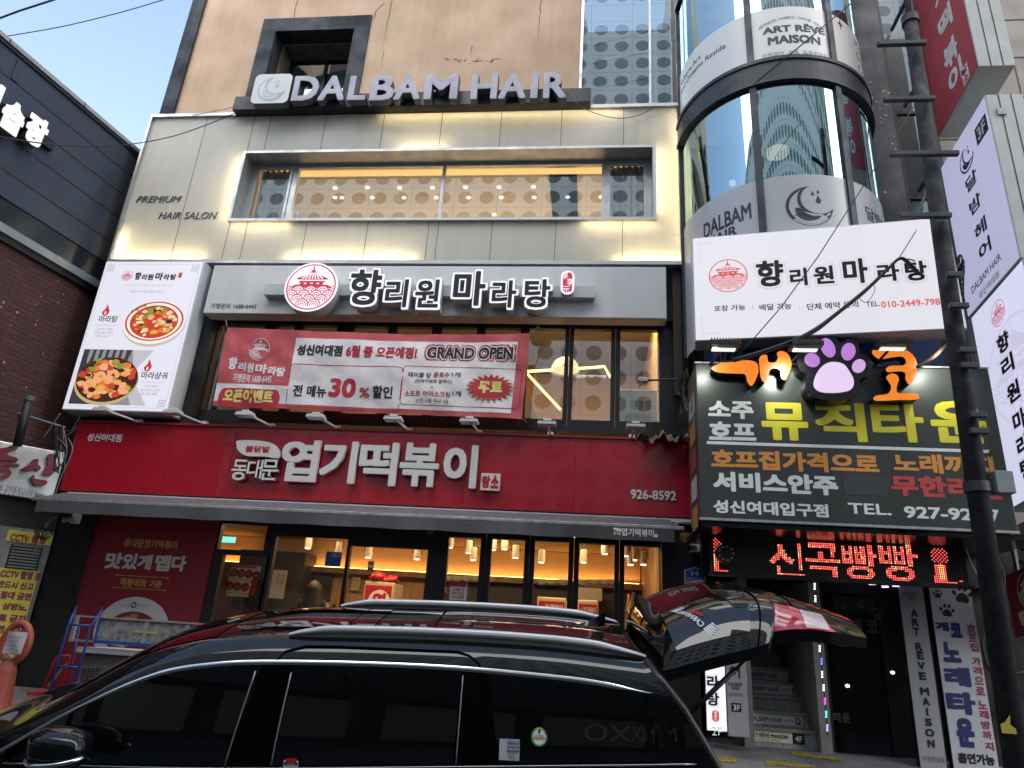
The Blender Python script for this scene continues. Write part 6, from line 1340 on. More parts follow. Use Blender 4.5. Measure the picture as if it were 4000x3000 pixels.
# brick wall: procedural courses in the wall's own axes
bm = bpy.data.materials.new('dark_red_brick'); bm.use_nodes = True; n_ = bm.node_tree; pb_ = n_.nodes['Principled BSDF']
tcn = n_.nodes.new('ShaderNodeTexCoord'); mpn = n_.nodes.new('ShaderNodeMapping'); mpn.inputs['Rotation'].default_value = (radians(-90), 0, 0)
bt = n_.nodes.new('ShaderNodeTexBrick'); bt.inputs['Color1'].default_value = (.12, .042, .035, 1); bt.inputs['Color2'].default_value = (.08, .03, .027, 1); bt.inputs['Mortar'].default_value = (.035, .026, .024, 1)
bt.inputs['Scale'].default_value = 1; bt.inputs['Brick Width'].default_value = .22; bt.inputs['Row Height'].default_value = .075; bt.inputs['Mortar Size'].default_value = .008
n_.links.new(tcn.outputs['Object'], mpn.inputs[0]); n_.links.new(mpn.outputs[0], bt.inputs['Vector']); n_.links.new(bt.outputs['Color'], pb_.inputs['Base Color']); pb_.inputs['Roughness'].default_value = .85
bpn = n_.nodes.new('ShaderNodeBump'); bpn.inputs['Strength'].default_value = .5; bpn.inputs['Distance'].default_value = .008; bpn.invert = True; n_.links.new(bt.outputs['Fac'], bpn.inputs['Height']); n_.links.new(bpn.outputs[0], pb_.inputs['Normal'])
me = bpy.data.meshes.new('brick_wall'); me.from_pydata([(s0, 0, -8.1), (s1, 0, -8.1), (s1, 0, ztr - 9.2 + .0), (s0, 0, ztr - 9.2)], [], [(0, 1, 2, 3)]); me.materials.append(bm)
bw_ = bpy.data.objects.new('brick_wall', me); COL.objects.link(bw_); bw_.parent = lbd; o = Vector(fA(0, 0, -.05)); bw_.location = Vector((o.x, o.y, 9.2 - .1)) - Vector(lbd['_o']); bw_.rotation_euler = (0, 0, radians(90 - 11))
mort = mk('mortar_spatter', (.4, .36, .34), .9); g = MB(); rnd = random.Random(12)
for i in range(22):
    a = iA(z(4, rnd.uniform(20, 600), rnd.uniform(120, 900))); s_ = rnd.uniform(.008, .03); g.poly(fA, [(a[0] + s_ * rnd.uniform(.3, 1) * cos(t_), a[1] + s_ * rnd.uniform(.3, 1) * sin(t_)) for t_ in (0, 1, 2.1, 3, 4.2, 5.2)], -.045 + i * .0001, None, mort)
g.build('mortar_spatter', lbd)
# white channel letters high on the cladding
t = thing('rooftop_lettering', 'white lit channel letters mounted on the dark cladding of the left building', 'lettering', fA(-1.6, 8.0, 0))
fA2, iA2 = FP((-8.35 + .2 * .98, 9.8 - .2 * .19), 11)
for ch, pts_ in (('연', (-70, 610)), ('습', (80, 762)), ('장', (232, 848))):
    a = iA2(z(1, *pts_)); w_, h_ = .17, .26; g = MB(); fo = lambda x, q, d=0: fA(x, q, d)
    T(g, ch, (a[0] - w_, a[1] - h_, a[0] + w_, a[1] + h_), fo, lit('channel_white', (.95, .92, .98), .95), bold=.075, d=.1, ext=.12, side=sgside); g.build('letter', t)
g = MB(); a = iA(z(1, 0, 800)); b2 = iA(z(1, 300, 960)); g.fbox(fA, a[0] - 1, b2[1] - .03, b2[0] + .05, b2[1] + .1, .0, .09, cladj); g.build('letter_rail', t)
# chamfered shop corner with steel sign
fB_, iB = FP((-8.0, 9.4), 45)
def bB(k, x0, y0, x1, y1):
    xm, ym = (x0 + x1) / 2, (y0 + y1) / 2; return iB(z(k, x0, ym))[0], iB(z(k, xm, y1))[1], iB(z(k, x1, ym))[0], iB(z(k, xm, y0))[1]
ag = thing('agency_shop', 'grey painted corner shop wall left of the red shop', 'building', fB_(-.6, .5, 0))
plast = mk('grey_plaster', (.26, .26, .26), .9, var=.25, scale=2, streak=.3, bump=.3); e1 = iB(z(7, 330, 400))[0]
g = MB(); g.fbox(fB_, -2.6, .3, .36, 2.76, -.3, -.02, plast); g.build('wall', ag); g = MB(); g.fbox(fB_, -2.6, 2.77, .36, 3.2, -.3, -.06, mk('shop_dark', (.03, .03, .03), .8)); g.build('lintel', ag)
g = MB(); b_ = bB(7, 50, 212, 262, 372); g.fbox(fB_, b_[0], b_[1], b_[2], b_[3], -.019, .0, darkwall)
for i in range(8): q = b_[1] + (b_[3] - b_[1]) * (i + .3) / 8; g.fbox(fB_, b_[0] + .02, q, b_[2] - .02, q + .022, .001, .02, mk('louvre_slat', (.16, .16, .165), .5, .4))
g.build('louvre_vent', ag)
sst = mk('brushed_steel_sign', (.72, .7, .68), .38, .65, var=.3, scale=2.5)
sg = thing('agency_sign', 'brushed steel sign with raised dark red brush lettering at the left edge', 'sign', fB_(-.2, 3.17, .1))
g = MB(); g.fbox(fB_, -2.2, 3.17, .2, 3.9, .0, .1, sst); g.build('panel', sg, bev=.012)
mar = mk('maroon_letter', (.2, .02, .035), .35); mars = mk('maroon_side', (.06, .01, .015), .4)
fBl = lambda x, q, d=0: fB_(x, q, d + .1)
ig = lambda pts: smooth_poly([iB(z(4, *p)) for p in pts], 4)
g = MB(); g.poly(fBl, ig([(205, 1330), (240, 1330), (228, 1372), (190, 1398), (140, 1400), (125, 1392), (170, 1368)]), .0, .08, mar, mars); g.poly(fBl, ig([(205, 1365), (235, 1362), (255, 1385), (235, 1400), (212, 1385)]), .001, .082, mar, mars)
g.poly(fBl, ig([(298, 1300), (340, 1296), (352, 1310), (335, 1350), (345, 1372), (375, 1385), (365, 1398), (335, 1400), (322, 1430), (270, 1428), (275, 1405), (300, 1360)]), .002, .084, mar, mars)
g.poly(fBl, ig([(190, 1440), (215, 1430), (215, 1452), (290, 1465), (285, 1490), (225, 1497), (200, 1475)]), .003, .086, mar, mars); g.build('letter', sg)
g = MB(); g.poly(fBl, ig([(-40, 1270), (20, 1255), (90, 1245), (105, 1258), (60, 1275), (40, 1300), (100, 1320), (95, 1340), (-40, 1325)]), 0, .08, mar, mars)
g.poly(fBl, ig([(-30, 1345), (100, 1358), (105, 1372), (-30, 1368)]), .001, .081, mar, mars)
c = iB(z(4, 0, 1415)); g.ring(lambda x, q, d=0: fBl(x, q, d), c[0], c[1], .05, .12, .08, mar, 24, zs=.8); g.build('letter', sg)
g = MB(); T(g, '현 공인중개사사무소', bB(4, -20, 1500, 240, 1565), fBl, inkg, bold=.02, d=.003); g.build('lettering', sg)
# yellow warning sheets
wy = mk('warning_yellow', (.58, .5, .06), .6, var=.06); wr = mk('warning_maroon', (.2, .015, .06), .6)
fBy = lambda x, q, d=0: fB_(x, q, d - .015)
b_ = bB(7, 40, 135, 300, 205); t = thing('warning_sign', 'small yellow sign reading CCTV above the louvred vent', 'sign', fB_(b_[0], b_[1], 0)); g = MB(); g.fbox(fB_, b_[0], b_[1] + .01, .35, b_[3] + .02, -.018, -.012, wy); g.build('sheet', t)
g = MB(); T(g, 'CCTV', bB(7, 65, 145, 190, 192), fBy, wr, bold=.03, d=.009); T(g, '촬영', bB(7, 205, 150, 300, 205), fBy, wr, bold=.05, d=.009); g.build('lettering', t)
b_ = bB(7, -60, 375, 245, 1050); t = thing('warning_notice', 'tall yellow notice sheet with maroon warning lines on the left wall', 'notice', fB_(-.6, b_[1], 0)); g = MB(); g.fbox(fB_, -1.7, .95, iB(z(7, 180, 650))[0], bB(7, 0, 370, 240, 372)[3], -.018, -.012, wy); g.build('sheet', t)
g = MB()
for s_, bx in (('CCTV 촬영 중', (0, 380, 270, 435)), ('반드시 신고', (-20, 450, 222, 500)), ('절대 금연', (0, 518, 205, 568)), ('상방뇨,', (15, 590, 180, 640)), ('토 금지', (-10, 662, 165, 715)), ('면 금지', (-20, 735, 150, 785)), ('안 돼', (-10, 810, 60, 860)), ('면 고', (-20, 875, 50, 920))): T(g, s_, bB(7, *bx), fBy, wr, bold=.05, d=.009)
g.build('lettering', t)
# cable coil
t = thing('cable_coil', 'loops of dark cable hanging under the left end of the awning', 'cable', P(7, 290, 190, 9.2)); g = MB()
for i, (x, y, r_) in enumerate(((262, 130, .085), (280, 125, .1), (305, 150, .075), (290, 140, .09))):
    c = P(7, x, y, 9.15 + .02 * i); g.tube([(c.x + r_ * cos(a), c.y + .02 * sin(2 * a), c.z + r_ * .8 * sin(a)) for a in [2 * pi * k_ / 22 for k_ in range(22)]], .008, wire, 6)
g.tube([P(7, 385, 15, 9.2), P(7, 330, 45, 9.18), P(7, 290, 105, 9.16)], .012, wiregrey, 6); g.tube([P(7, 330, 0, 9.2), P(7, 285, 90, 9.17)], .006, wiregrey, 6); g.tube([P(7, 265, 190, 9.15), P(7, 235, 230, 9.15), P(7, 225, 262, 9.15)], .006, wiregrey, 6); g.build('loop', t)
# vent pipe before the brick wall
g = MB(); a, b_ = P(4, 190, 930, 8.6), P(4, 110, 1230, 8.6); g.cyl((a.x, a.y, a.z), (b_.x, b_.y, b_.z), .055, blackm, 16); t = thing('vent_pipe', 'black upright pipe wrapped with teal tape before the brick wall', 'pipe', b_); g.build('pipe', t, smooth=True)
g = MB(); g.cyl((a.x, a.y, a.z - .02), (a.x, a.y, a.z + .05), .062, mk('teal_tape', (.06, .14, .14), .5), 16); g.build('tape', t)
g = MB(); g.tube([P(4, 0, 980, 9.2), P(4, 120, 1018, 9.2), P(4, 420, 1110, 9.3)], .014, mk('blue_grey_pipe', (.22, .26, .33), .5), 8); tag(g.build('conduit', org=P(4, 200, 1040, 9.2)), 'thin blue grey conduit across the brick wall', 'conduit')

# ================================================================= clutter in front of the poster
def gpt(x, y): return (x, y, gz(y))
YHT = 8.6; bl = mk('hand_truck_blue', (.015, .07, .3), .4, var=.1)
ht = thing('hand_truck', 'blue tubular hand truck leaning by the red poster', 'hand truck', gpt(-6.25, 8.5))
def h7(x, y, Y=YHT): return P(7, x, y, Y)
g = MB()
A, B_, C_, D_ = h7(470, 675), h7(335, 1120), h7(625, 690), h7(480, 1150)
dn = lambda p, q, zz_: Vector(p) + (Vector(q) - Vector(p)) * ((p.z - zz_) / (p.z - q.z))
g.tube([h7(490, 640, 8.75), A, h7(440, 745), dn(A, B_, gz(8.6) + .12)], .016, bl, 10); g.tube([h7(660, 640, 8.75), C_, h7(590, 735), dn(C_, D_, gz(8.6) + .12)], .016, bl, 10)
for y, (xl, xr) in ((730, (443, 592)), (1000, (372, 525))): g.tube([h7(xl, y), h7(xr, y + 6)], .012, bl, 8)
g.tube([h7(518, 735), h7(445, 1110)], .008, bl, 8); g.build('frame', ht, smooth=True)
for x, y in ((490, 630), (655, 640)):
    g = MB(); p, q = h7(x + 12, y - 18, 8.8), h7(x - 14, y + 28, 8.7); g.cyl(p, q, .021, blackm, 10); g.build('grip', ht)
p, q = dn(A, B_, gz(8.6) + .12), dn(C_, D_, gz(8.6) + .12)
for w_ in (p, q):
    g = MB(); g.cyl((w_.x - .025, w_.y + .06, gz(8.66) + .1), (w_.x + .025, w_.y + .06, gz(8.66) + .1), .1, blackm, 20); g.build('wheel', ht)
g = MB(); g.box(p.x - .03, q.x + .03, 8.3, 8.62, gz(8.4) + .03, gz(8.4) + .04, bl); g.build('toe_plate', ht)
rt_ = thing('red_hand_truck', 'red tubular trolley handle standing behind the blue hand truck', 'hand truck', gpt(-6.3, 8.85)); rdm = mk('trolley_red', (.45, .02, .025), .4)
g = MB(); g.tube([(h7(280, 1140, 8.9)), h7(365, 945, 8.9), h7(385, 934, 8.9), h7(455, 930, 8.9), h7(450, 960, 8.9), h7(400, 1140, 8.9)], .014, rdm, 8); g.build('frame', rt_, smooth=True)
a = h7(280, 1140, 8.9); g = MB(); g.box(a.x - .05, a.x + .45, 8.7, 9.2, gz(8.95) + .1, gz(8.95) + .14, rdm); g.build('deck', rt_)
for dx in (0, .4):
    g = MB(); g.cyl((a.x + dx, 8.85, gz(8.85) + .055), (a.x + dx + .03, 8.85, gz(8.85) + .055), .055, blackm, 16); g.build('wheel', rt_)
g = MB(); g.tube([h7(310, 1130, 8.95), h7(432, 985, 8.95)], .018, mk('wood_stick', (.28, .25, .12), .8, var=.3), 8); tag(g.build('wooden_stick', org=h7(310, 1130, 8.95)), 'olive wooden stick leaning inside the red trolley handle', 'stick')
# freezer with metal counter panel
fzr = thing('chest_freezer', 'grey chest freezer with a white lid edge and small vents, in front of the poster', 'freezer', gpt(-5.3, 9.2))
xl, xr = P(7, 530, 950, 8.85).x, -3.6; ztop = P(7, 700, 905, 8.85).z
g = MB(); g.box(xl, xr, 8.85, 9.45, gz(9) + .05, ztop - .035, mk('freezer_grey', (.13, .125, .115), .5, var=.12)); g.build('cabinet', fzr, bev=.015)
g = MB(); g.box(xl - .06, xr, 8.78, 9.5, ztop - .03, ztop + .035, mk('freezer_lid', (.58, .6, .62), .4)); g.build('lid', fzr, bev=.01)
g = MB()
for i in range(5):
    for j in range(4): c = B(7, 535 + j * 30 - i * 4, 1015 + i * 15, 559 + j * 30 - i * 4, 1023 + i * 15, 8.85); g.rect(FY(8.85), *c, .003, blackm)
g.build('vent', fzr)
# frosted metal rack on top
rk = thing('metal_shelf_rack', 'mottled frosted metal shelf rack with yellow tape lying on the freezer', 'rack', (-5.2, 8.8, ztop + .04))
Yk = 8.75; k0, k1 = P(7, 640, 760, Yk).x, -3.5; q0, q1 = P(7, 700, 845, Yk).z, P(7, 700, 680, Yk).z
fr_m = mk('frosted_panel', (.3, .31, .31), .5, .3, var=.5, scale=14)
g = MB(); g.box(k0, k1, Yk, Yk + .02, q0 + .02, q1 - .02, fr_m); g.build('panel', rk)
g = MB(); g.box(k0 - .35, k1, Yk - .02, Yk + .03, q1 - .02, q1, galv); g.box(k0 - .35, k0 - .31, Yk - .02, Yk + .03, q0 - .02, q1 - .0201, galv); g.box(k0 - .02, k0, Yk - .02, Yk + .04, q0 - .02, q1 - .0201, bl); g.box(k0 - .35, k0 - .021, Yk - .01, Yk + .02, q0 - .01, q0 + .01, galv); g.box(k0, k1, Yk - .025, Yk + .03, q0 - .015, q0 + .019, bl)
for x in (P(7, 930, 760, Yk).x, P(7, 1195, 780, Yk).x, P(7, 1340, 750, Yk).x): g.box(x, x + .055, Yk - .012, Yk - .001, q0 + .02, q1 - .021, galv)
g.build('frame', rk)
g = MB(); tp = mk('yellow_tape', (.4, .36, .05), .5)
for a_, b_ in (((862, 772), (1022, 768)), ((1120, 795), (1245, 790))): p_, r_ = P(7, *a_, Yk), P(7, *b_, Yk); g.line(FY(Yk - .014), [(p_.x, p_.z), (r_.x, p_.z - .003)], .022, .0, tp)
g.build('tape_strip', rk)
# orange barrier post
cn = thing('barrier_cone', 'orange plastic barrier with ring top holding a white paper, at the left edge', 'traffic cone', gpt(-6.55, 8)); orp = mk('barrier_orange', (.36, .075, .05), .5, var=.12)
cz_ = P(7, 110, 840, 8.0); Rr = .2; cxr, czr = P(7, 105, 845, 8.0).x, P(7, 105, 845, 8.0).z
g = MB(); ri = P(7, 208, 845, 8.0).x - cxr
g.tube([(cxr + ri * .8 * cos(a), 8.0, czr + ri * 1.05 * sin(a)) for a in [radians(-75 + 330 * k_ / 30) for k_ in range(31)]], ri * .22, orp, 10)
zb3 = gz(8.0)
g.tube([(cxr - .01, 8.0, czr - ri * .95), (cxr - .02, 8.0, czr - ri * 1.5), (cxr - .03, 8.0, zb3 + .25), (cxr - .03, 8.0, zb3 + .03)], .06, orp, 16, r1=.19); g.box(cxr - .26, cxr + .2, 7.77, 8.23, zb3, zb3 + .04, orp); g.build('body', cn, smooth=False)
g = MB(); b_ = B(7, 32, 775, 160, 920, 7.9); g.grid(lambda s, t: (b_[0] + (b_[2] - b_[0]) * s, 7.9 + .01 * sin(5 * s + 3 * t), b_[1] + (b_[3] - b_[1]) * t), 8, 8, mk('paper', (.5, .5, .52), .7)); pg_ = g.build('paper', cn, smooth=True)
g = MB()
for i in range(7): g.rect(FY(7.88), b_[0] + .03, b_[3] - .06 - i * .045, b_[2] - .03 - .03 * (i % 3), b_[3] - .052 - i * .045, 0, inkg)
g.build('print', pg_)

# ================================================================= person inside the shop
def person(px, py, Y):
    top = P(7, px, py, Y); t = thing('person', 'long-haired person in black jacket with white sleeve stripes inside the shop', 'person', (top.x, Y, .69))
    h = top.z - .69; k_ = h / 1.62; x0, z0 = top.x, .69
    V = [(0, 0, .92), (0, .01, 1.1), (0, .02, 1.28), (0, .01, 1.38), (0, 0, 1.44), (0, -.01, 1.54), (-.17, .01, 1.32), (-.22, .03, 1.08), (-.2, .1, .88), (.17, .01, 1.32), (.22, .03, 1.08), (.2, .12, .9), (-.09, 0, .86), (-.1, .02, .48), (-.1, 0, .08), (.09, 0, .86), (.1, .02, .48), (.1, 0, .08), (-.1, .12, .03), (.1, .12, .03), (-.19, .15, .82), (.19, .17, .84)]
    E_ = [(0, 1), (1, 2), (2, 3), (3, 4), (4, 5), (2, 6), (6, 7), (7, 8), (8, 20), (2, 9), (9, 10), (10, 11), (11, 21), (0, 12), (12, 13), (13, 14), (14, 18), (0, 15), (15, 16), (16, 17), (17, 19)]
    R_ = [.14, .13, .15, .07, .055, .1, .065, .05, .035, .065, .05, .035, .085, .065, .045, .085, .065, .045, .03, .03, .025, .025]
    me = bpy.data.meshes.new('body'); me.from_pydata([(a * k_, b * k_, c * k_) for a, b, c in V], E_, []); ob = bpy.data.objects.new('body', me); COL.objects.link(ob); ob.parent = t
    bm_ = bmesh.new(); bm_.from_mesh(me); ly = bm_.verts.layers.skin.verify(); bm_.verts.ensure_lookup_table()
    for i, v in enumerate(bm_.verts): v[ly].radius = (R_[i] * k_, R_[i] * k_ * (.7 if i < 3 else 1)); v[ly].use_root = i == 0
    bm_.to_mesh(me); bm_.free(); ob.modifiers.new('skin', 'SKIN'); sb = ob.modifiers.new('sub', 'SUBSURF'); sb.levels = sb.render_levels = 2; me.materials.append(mk('jacket_black', (.015, .015, .017), .8))
    g = MB(); g.grid(lambda s, u: (x0 + k_ * (.12 + .03 * (1 - u)) * cos(2 * pi * s), Y + k_ * (-.02 + .12 * sin(2 * pi * s)), z0 + k_ * (1.2 + .45 * u)) if u < .75 else (x0 + k_ * .12 * cos(2 * pi * s) * (1 - (u - .75) / .25) ** .5, Y + k_ * (-.02 + .12 * sin(2 * pi * s) * (1 - (u - .75) / .25) ** .5), z0 + k_ * (1.2 + .45 * u)), 20, 12, mk('hair_dark', (.02, .013, .01), .6)); g.build('hair', t, smooth=True)
    g = MB()
    for i in range(3): g.tube([(x0 + k_ * (.225 + .012 * i), Y - k_ * (.06 - .02 * i), z0 + k_ * 1.33), (x0 + k_ * (.27 + .01 * i), Y - k_ * (.03 - .02 * i), z0 + k_ * 1.08)], .005, whitel, 6)
    g.build('sleeve_stripe', t)
person(2045, 452, 11.0)
# ================================================================= utility pole and cables
YPO = 7.2
pt = P(3, 1478, 150, YPO); pb2 = P(9, 2168, 1656, YPO); dr_ = (pb2 - pt); base = pb2 + dr_ * ((gz(YPO) - pb2.z) / dr_.z)
up_ = thing('utility_pole', 'dark leaning utility pole in front of the karaoke sign', 'utility pole', base)
polem = mk('pole_dark', (.022, .023, .027), .75, var=.3, scale=6, streak=.3, bump=.2)
g = MB(); g.cyl(base, pt, .103, polem, 28, r1=.08); g.build('shaft', up_, smooth=True)
g = MB(); g.cyl(pt - Vector((0, 0, .01)), pt + Vector((0, 0, .1)), .1, blackm, 24); g.build('cap', up_)
def onp(q): return base + (pt - base) * ((q - base.z) / (pt.z - base.z))
for k, x, y in ((6, 1900, 1500),):
    q = P(k, x, y, YPO).z
    g = MB(); c = onp(q); g.cyl(c - Vector((0, 0, .05)), c + Vector((0, 0, .05)), .118, mk('pole_band', (.05, .052, .06), .5, .3), 24); g.build('clamp_band', up_)
g = MB(); c = onp(P(6, 1990, 1480, YPO).z); g.box(c.x + .13, c.x + .3, YPO - .1, YPO + .05, c.z - .1, c.z + .12, mk('junction_grey', (.25, .28, .31), .5, .2, var=.2)); g.build('junction_box', up_, bev=.01)
g = MB(); a = P(9, 2125, 1380, YPO - .15); g.poly(FY(YPO - .11), [(a.x - .06, a.z - .07), (a.x + .06, a.z - .07), (a.x + .06, a.z - .03), (a.x + .02, a.z), (a.x + .03, a.z + .08), (a.x - .02, a.z + .02), (a.x - .06, a.z)], 0, None, mk('torn_sticker', (.45, .33, .05), .7)); g.build('torn_sticker', up_)
def sag(a, b, s, n=16): a, b = Vector(a), Vector(b); return [a + (b - a) * (i / n) - Vector((0, 0, 4 * s * (i / n) * (1 - i / n))) for i in range(n + 1)]
def wire_thing(lab, pts, r, m_=wire, name='overhead_wire', group=None):
    g = MB(); g.tube(pts, r, m_, 6); o_ = g.build(name, org=Vector(pts[0]), smooth=True); return tag(o_, lab, 'wire', group)
def pw_(*l): return [P(k, x, y, Y) for k, x, y, Y in l]
def curve(pts, n=6):
    out = []; N = len(pts)
    for i in range(N - 1):
        p0, p1, p2, p3 = pts[max(i - 1, 0)], pts[i], pts[i + 1], pts[min(i + 2, N - 1)]
        for j in range(n): t = j / n; out.append(.5 * (2 * p1 + (p2 - p0) * t + (2 * p0 - 5 * p1 + 4 * p2 - p3) * t * t + (3 * p1 - p0 - 3 * p2 + p3) * t ** 3))
    return out + [pts[-1]]
wire_thing('thick pair of wires crossing the top left corner of the sky', pw_((1, -60, 140, 7), (1, 120, 72, 7), (1, 380, -12, 7)), .016)
wire_thing('thin wire high across the sky, below the thick pair', curve(pw_((1, -40, 248, 8), (1, 250, 200, 8), (1, 480, 155, 8), (1, 800, 75, 8), (1, 1080, -8, 8))), .008)
wire_thing('slack black wire sagging from the left building to the hair salon sign bar', curve(pw_((1, -20, 882, 6.8), (1, 300, 932, 7.4), (1, 600, 948, 8.1), (1, 860, 932, 8.7), (1, 1130, 880, 9.1), (1, 1400, 785, 9.3), (1, 1572, 710, 9.35))), .009)
wire_thing('short wire along the top of the pale cladding to the sign bar', curve(pw_((1, 1250, 748, 9.35), (1, 1420, 715, 9.33), (1, 1525, 692, 9.32))), .006, wiregrey)
wire_thing('thin loose cable drooping under the black sign bar', curve(pw_((2, 330, 698, 9.4), (2, 500, 718, 9.4), (2, 650, 722, 9.4), (2, 800, 705, 9.4), (2, 900, 690, 9.4))), .006)
wire_thing('looped cable at the right end of the black sign bar', curve(pw_((2, 1450, 590, 9.1), (2, 1540, 680, 9.3), (2, 1650, 735, 9.4), (2, 1800, 766, 9.42), (2, 1930, 745, 9.42), (2, 2030, 695, 9.45))), .007, wiregrey)
wire_thing('thin wire from the upper right past the upper film of the round bay', pw_((3, 1130, -10, 7.0), (3, 700, 350, 7.2), (3, 470, 540, 7.3)), .008)
wire_thing('straight thin wire crossing the bay and the white light box diagonally', pw_((3, 1560, 590, 7.6), (3, 1380, 880, 7.6), (3, 880, 1660, 7.55), (6, 640, 330, 7.5), (6, 440, 560, 7.5), (6, 330, 665, 7.5)), .007)
wire_thing('second thin diagonal wire crossing the white light box', pw_((3, 1560, 1420, 7.6), (3, 1410, 1660, 7.6), (6, 1380, 40, 7.6)), .006)
for i, (o1, r) in enumerate(((0, .018), (8, .011), (-7, .009), (14, .008))):
    wire_thing('bundled black cable climbing across the white light box to the pole, ' + ['thickest strand', 'lower strand', 'upper strand', 'lowest thin strand'][i], curve(pw_((6, 330, 672 + o1, 7.5), (6, 480, 630 + o1, 7.5), (6, 700, 555 + o1, 7.5), (6, 860, 475 + o1 * 1.3, 7.5), (6, 1000, 370 + o1, 7.5), (6, 1180, 225 + o1, 7.5), (6, 1330, 85 + o1 * .6, 7.5), (6, 1400, 20, 7.5), (6, 1450, 28 + o1, 7.5), (6, 1530, 110 - o1, 7.6), (6, 1600, 180 + o1, 7.7), (6, 1660, 250 + o1 * 2, 7.8))), r, wire, 'cable', 'cables across the white light box')
for i, pts in enumerate(([(6, 1400, 22, 7.5), (6, 1500, 30, 7.6), (6, 1580, 130, 7.7), (6, 1680, 150, 7.8)], [(6, 1440, 30, 7.5), (6, 1520, 120, 7.6), (6, 1600, 150, 7.7), (6, 1690, 140, 7.8)])): wire_thing('curly loose cable hanging beside the pole over the last red letter, %s' % ['outer', 'inner'][i], curve(pw_(*pts)), .008, wire, 'cable')
wire_thing('thin white cable loop drooping on the white light box', curve(pw_((6, 1140, 270, 7.6), (6, 1190, 300, 7.6), (6, 1240, 240, 7.6), (6, 1245, 190, 7.6))), .004, wiregrey, 'cable')
wire_thing('grey cable running down the steel sign brackets', curve(pw_((3, 1485, -10, 8.7), (3, 1510, 260, 8.7), (3, 1550, 600, 8.7), (3, 1590, 800, 8.7), (3, 1600, 1080, 8.7), (3, 1560, 1300, 8.7), (3, 1510, 1420, 8.7))), .018, wiregrey, 'cable')
wire_thing('black cable running down beside the grey cable on the brackets', curve(pw_((3, 1480, -10, 8.72), (3, 1540, 300, 8.72), (3, 1590, 700, 8.72), (3, 1600, 1000, 8.72), (3, 1630, 1320, 8.72))), .014, wire, 'cable')
wire_thing('brown cable bundle running from the paw sign to the pole', curve(pw_((6, 1520, 720, 7.7), (6, 1620, 660, 7.7), (6, 1680, 600, 7.8), (6, 1720, 540, 7.9))), .022, mk('brown_cable', (.16, .1, .06), .7), 'cable')
wire_thing('long black cable looping down the pole past the led board', curve(pw_((9, 1905, 0, 7.7), (9, 1990, 180, 7.7), (9, 2060, 350, 7.7), (9, 2080, 480, 7.7), (9, 2000, 700, 7.7), (9, 1945, 830, 7.7), (9, 1960, 950, 7.7), (9, 2010, 1050, 7.7), (9, 2100, 1060, 7.7), (9, 2212, 1040, 7.7))), .014, wire, 'cable')
wire_thing('thin pale wire beside the pole above the white vertical boards', curve(pw_((9, 1835, 230, 8.2), (9, 1880, 350, 8.1), (9, 1960, 480, 7.9))), .006, wiregrey, 'cable')
rnd = random.Random(21)
def tangle(name, lab, k, cx, cy, w_, h_, Y, n, r):
    t = thing(name, lab, 'cable', P(k, cx, cy, Y))
    for i in range(n):
        g = MB(); pts = [P(k, cx + rnd.uniform(-w_, w_), cy + rnd.uniform(-h_, h_), Y + rnd.uniform(-.12, .12)) for _ in range(5)]; g.tube(curve(pts, 8), r * rnd.uniform(.7, 1.3), rnd.choice([wire, wire, wiregrey, wire]), 6); g.build('cable_loop', t)
tangle('cable_tangle', 'tangle of black cables between the pole and the lilac projecting sign', 6, 1770, 180, 55, 190, 8.3, 16, .008)
tangle('cable_tangle', 'tangle of cables at the right end above the red shop sign', 6, 20, 880, 45, 160, 8.9, 9, .009)
tangle('cable_tangle', 'messy cables between the steel agency sign and the red shop sign', 4, 400, 1260, 55, 160, 8.7, 8, .006)
tangle('cable_tangle', 'loose cables around the pole beside the dark karaoke sign end', 6, 1960, 1250, 60, 250, 8.1, 9, .008)
for i, pts in enumerate(([(4, 390, 1020, 9.0), (4, 330, 1110, 9.0), (4, 265, 1195, 9.0)], [(4, 520, 1040, 9.1), (4, 420, 1180, 9.0), (4, 300, 1210, 8.9), (4, 180, 1225, 8.9)], [(4, 500, 1100, 9.1), (4, 440, 1160, 9.0), (4, 330, 1170, 8.9), (4, 60, 1235, 8.9)], [(4, 440, 1180, 9.0), (4, 470, 1260, 8.9), (4, 400, 1420, 8.8), (4, 340, 1600, 8.8)])): wire_thing(['pale thin cable hanging from the menu light box', 'black cable sagging over the steel agency sign, upper', 'black cable sagging over the steel agency sign, lower', 'grey cable hanging down the right side of the steel agency sign'][i], curve(pw_(*pts)), .008, wiregrey if i in (0, 3) else wire, 'cable')
# crumpled tarp at the right top of the red sign
g = MB(); p = P(5, 2090, 1165, 9.3)
g.grid(lambda s, t: (p.x - .35 + .8 * s, 9.25 + .2 * t, p.z - .05 + .06 * sin(19 * s + 3 * t) * sin(7 * s * t + 2) + .1 * sin(pi * s) * t + .03 * sin(47 * s)), 50, 10, mk('old_tarp', (.09, .085, .075), .8, var=.3)); tag(g.build('tarp_scrap', smooth=True), 'crumpled dark tarp scrap lying on the right end of the red sign', 'tarp')
g = MB(); lf_ = mk('dead_leaf', (.25, .12, .03), .8); rnd = random.Random(4)
for i in range(9):
    p = P(9, rnd.uniform(2, 45), rnd.uniform(145, 190), 9.4); g.poly(FY(p.y), smooth_poly([(p.x + .05 * cos(a) * rnd.uniform(.5, 1.2), p.z + .04 * sin(a) * rnd.uniform(.5, 1.2)) for a in (0, 1.3, 2.5, 3.7, 5)], 3), i * .004, None, lf_)
tag(g.build('dead_leaves'), 'few dry brown leaves caught under the right end of the awning', 'leaves')

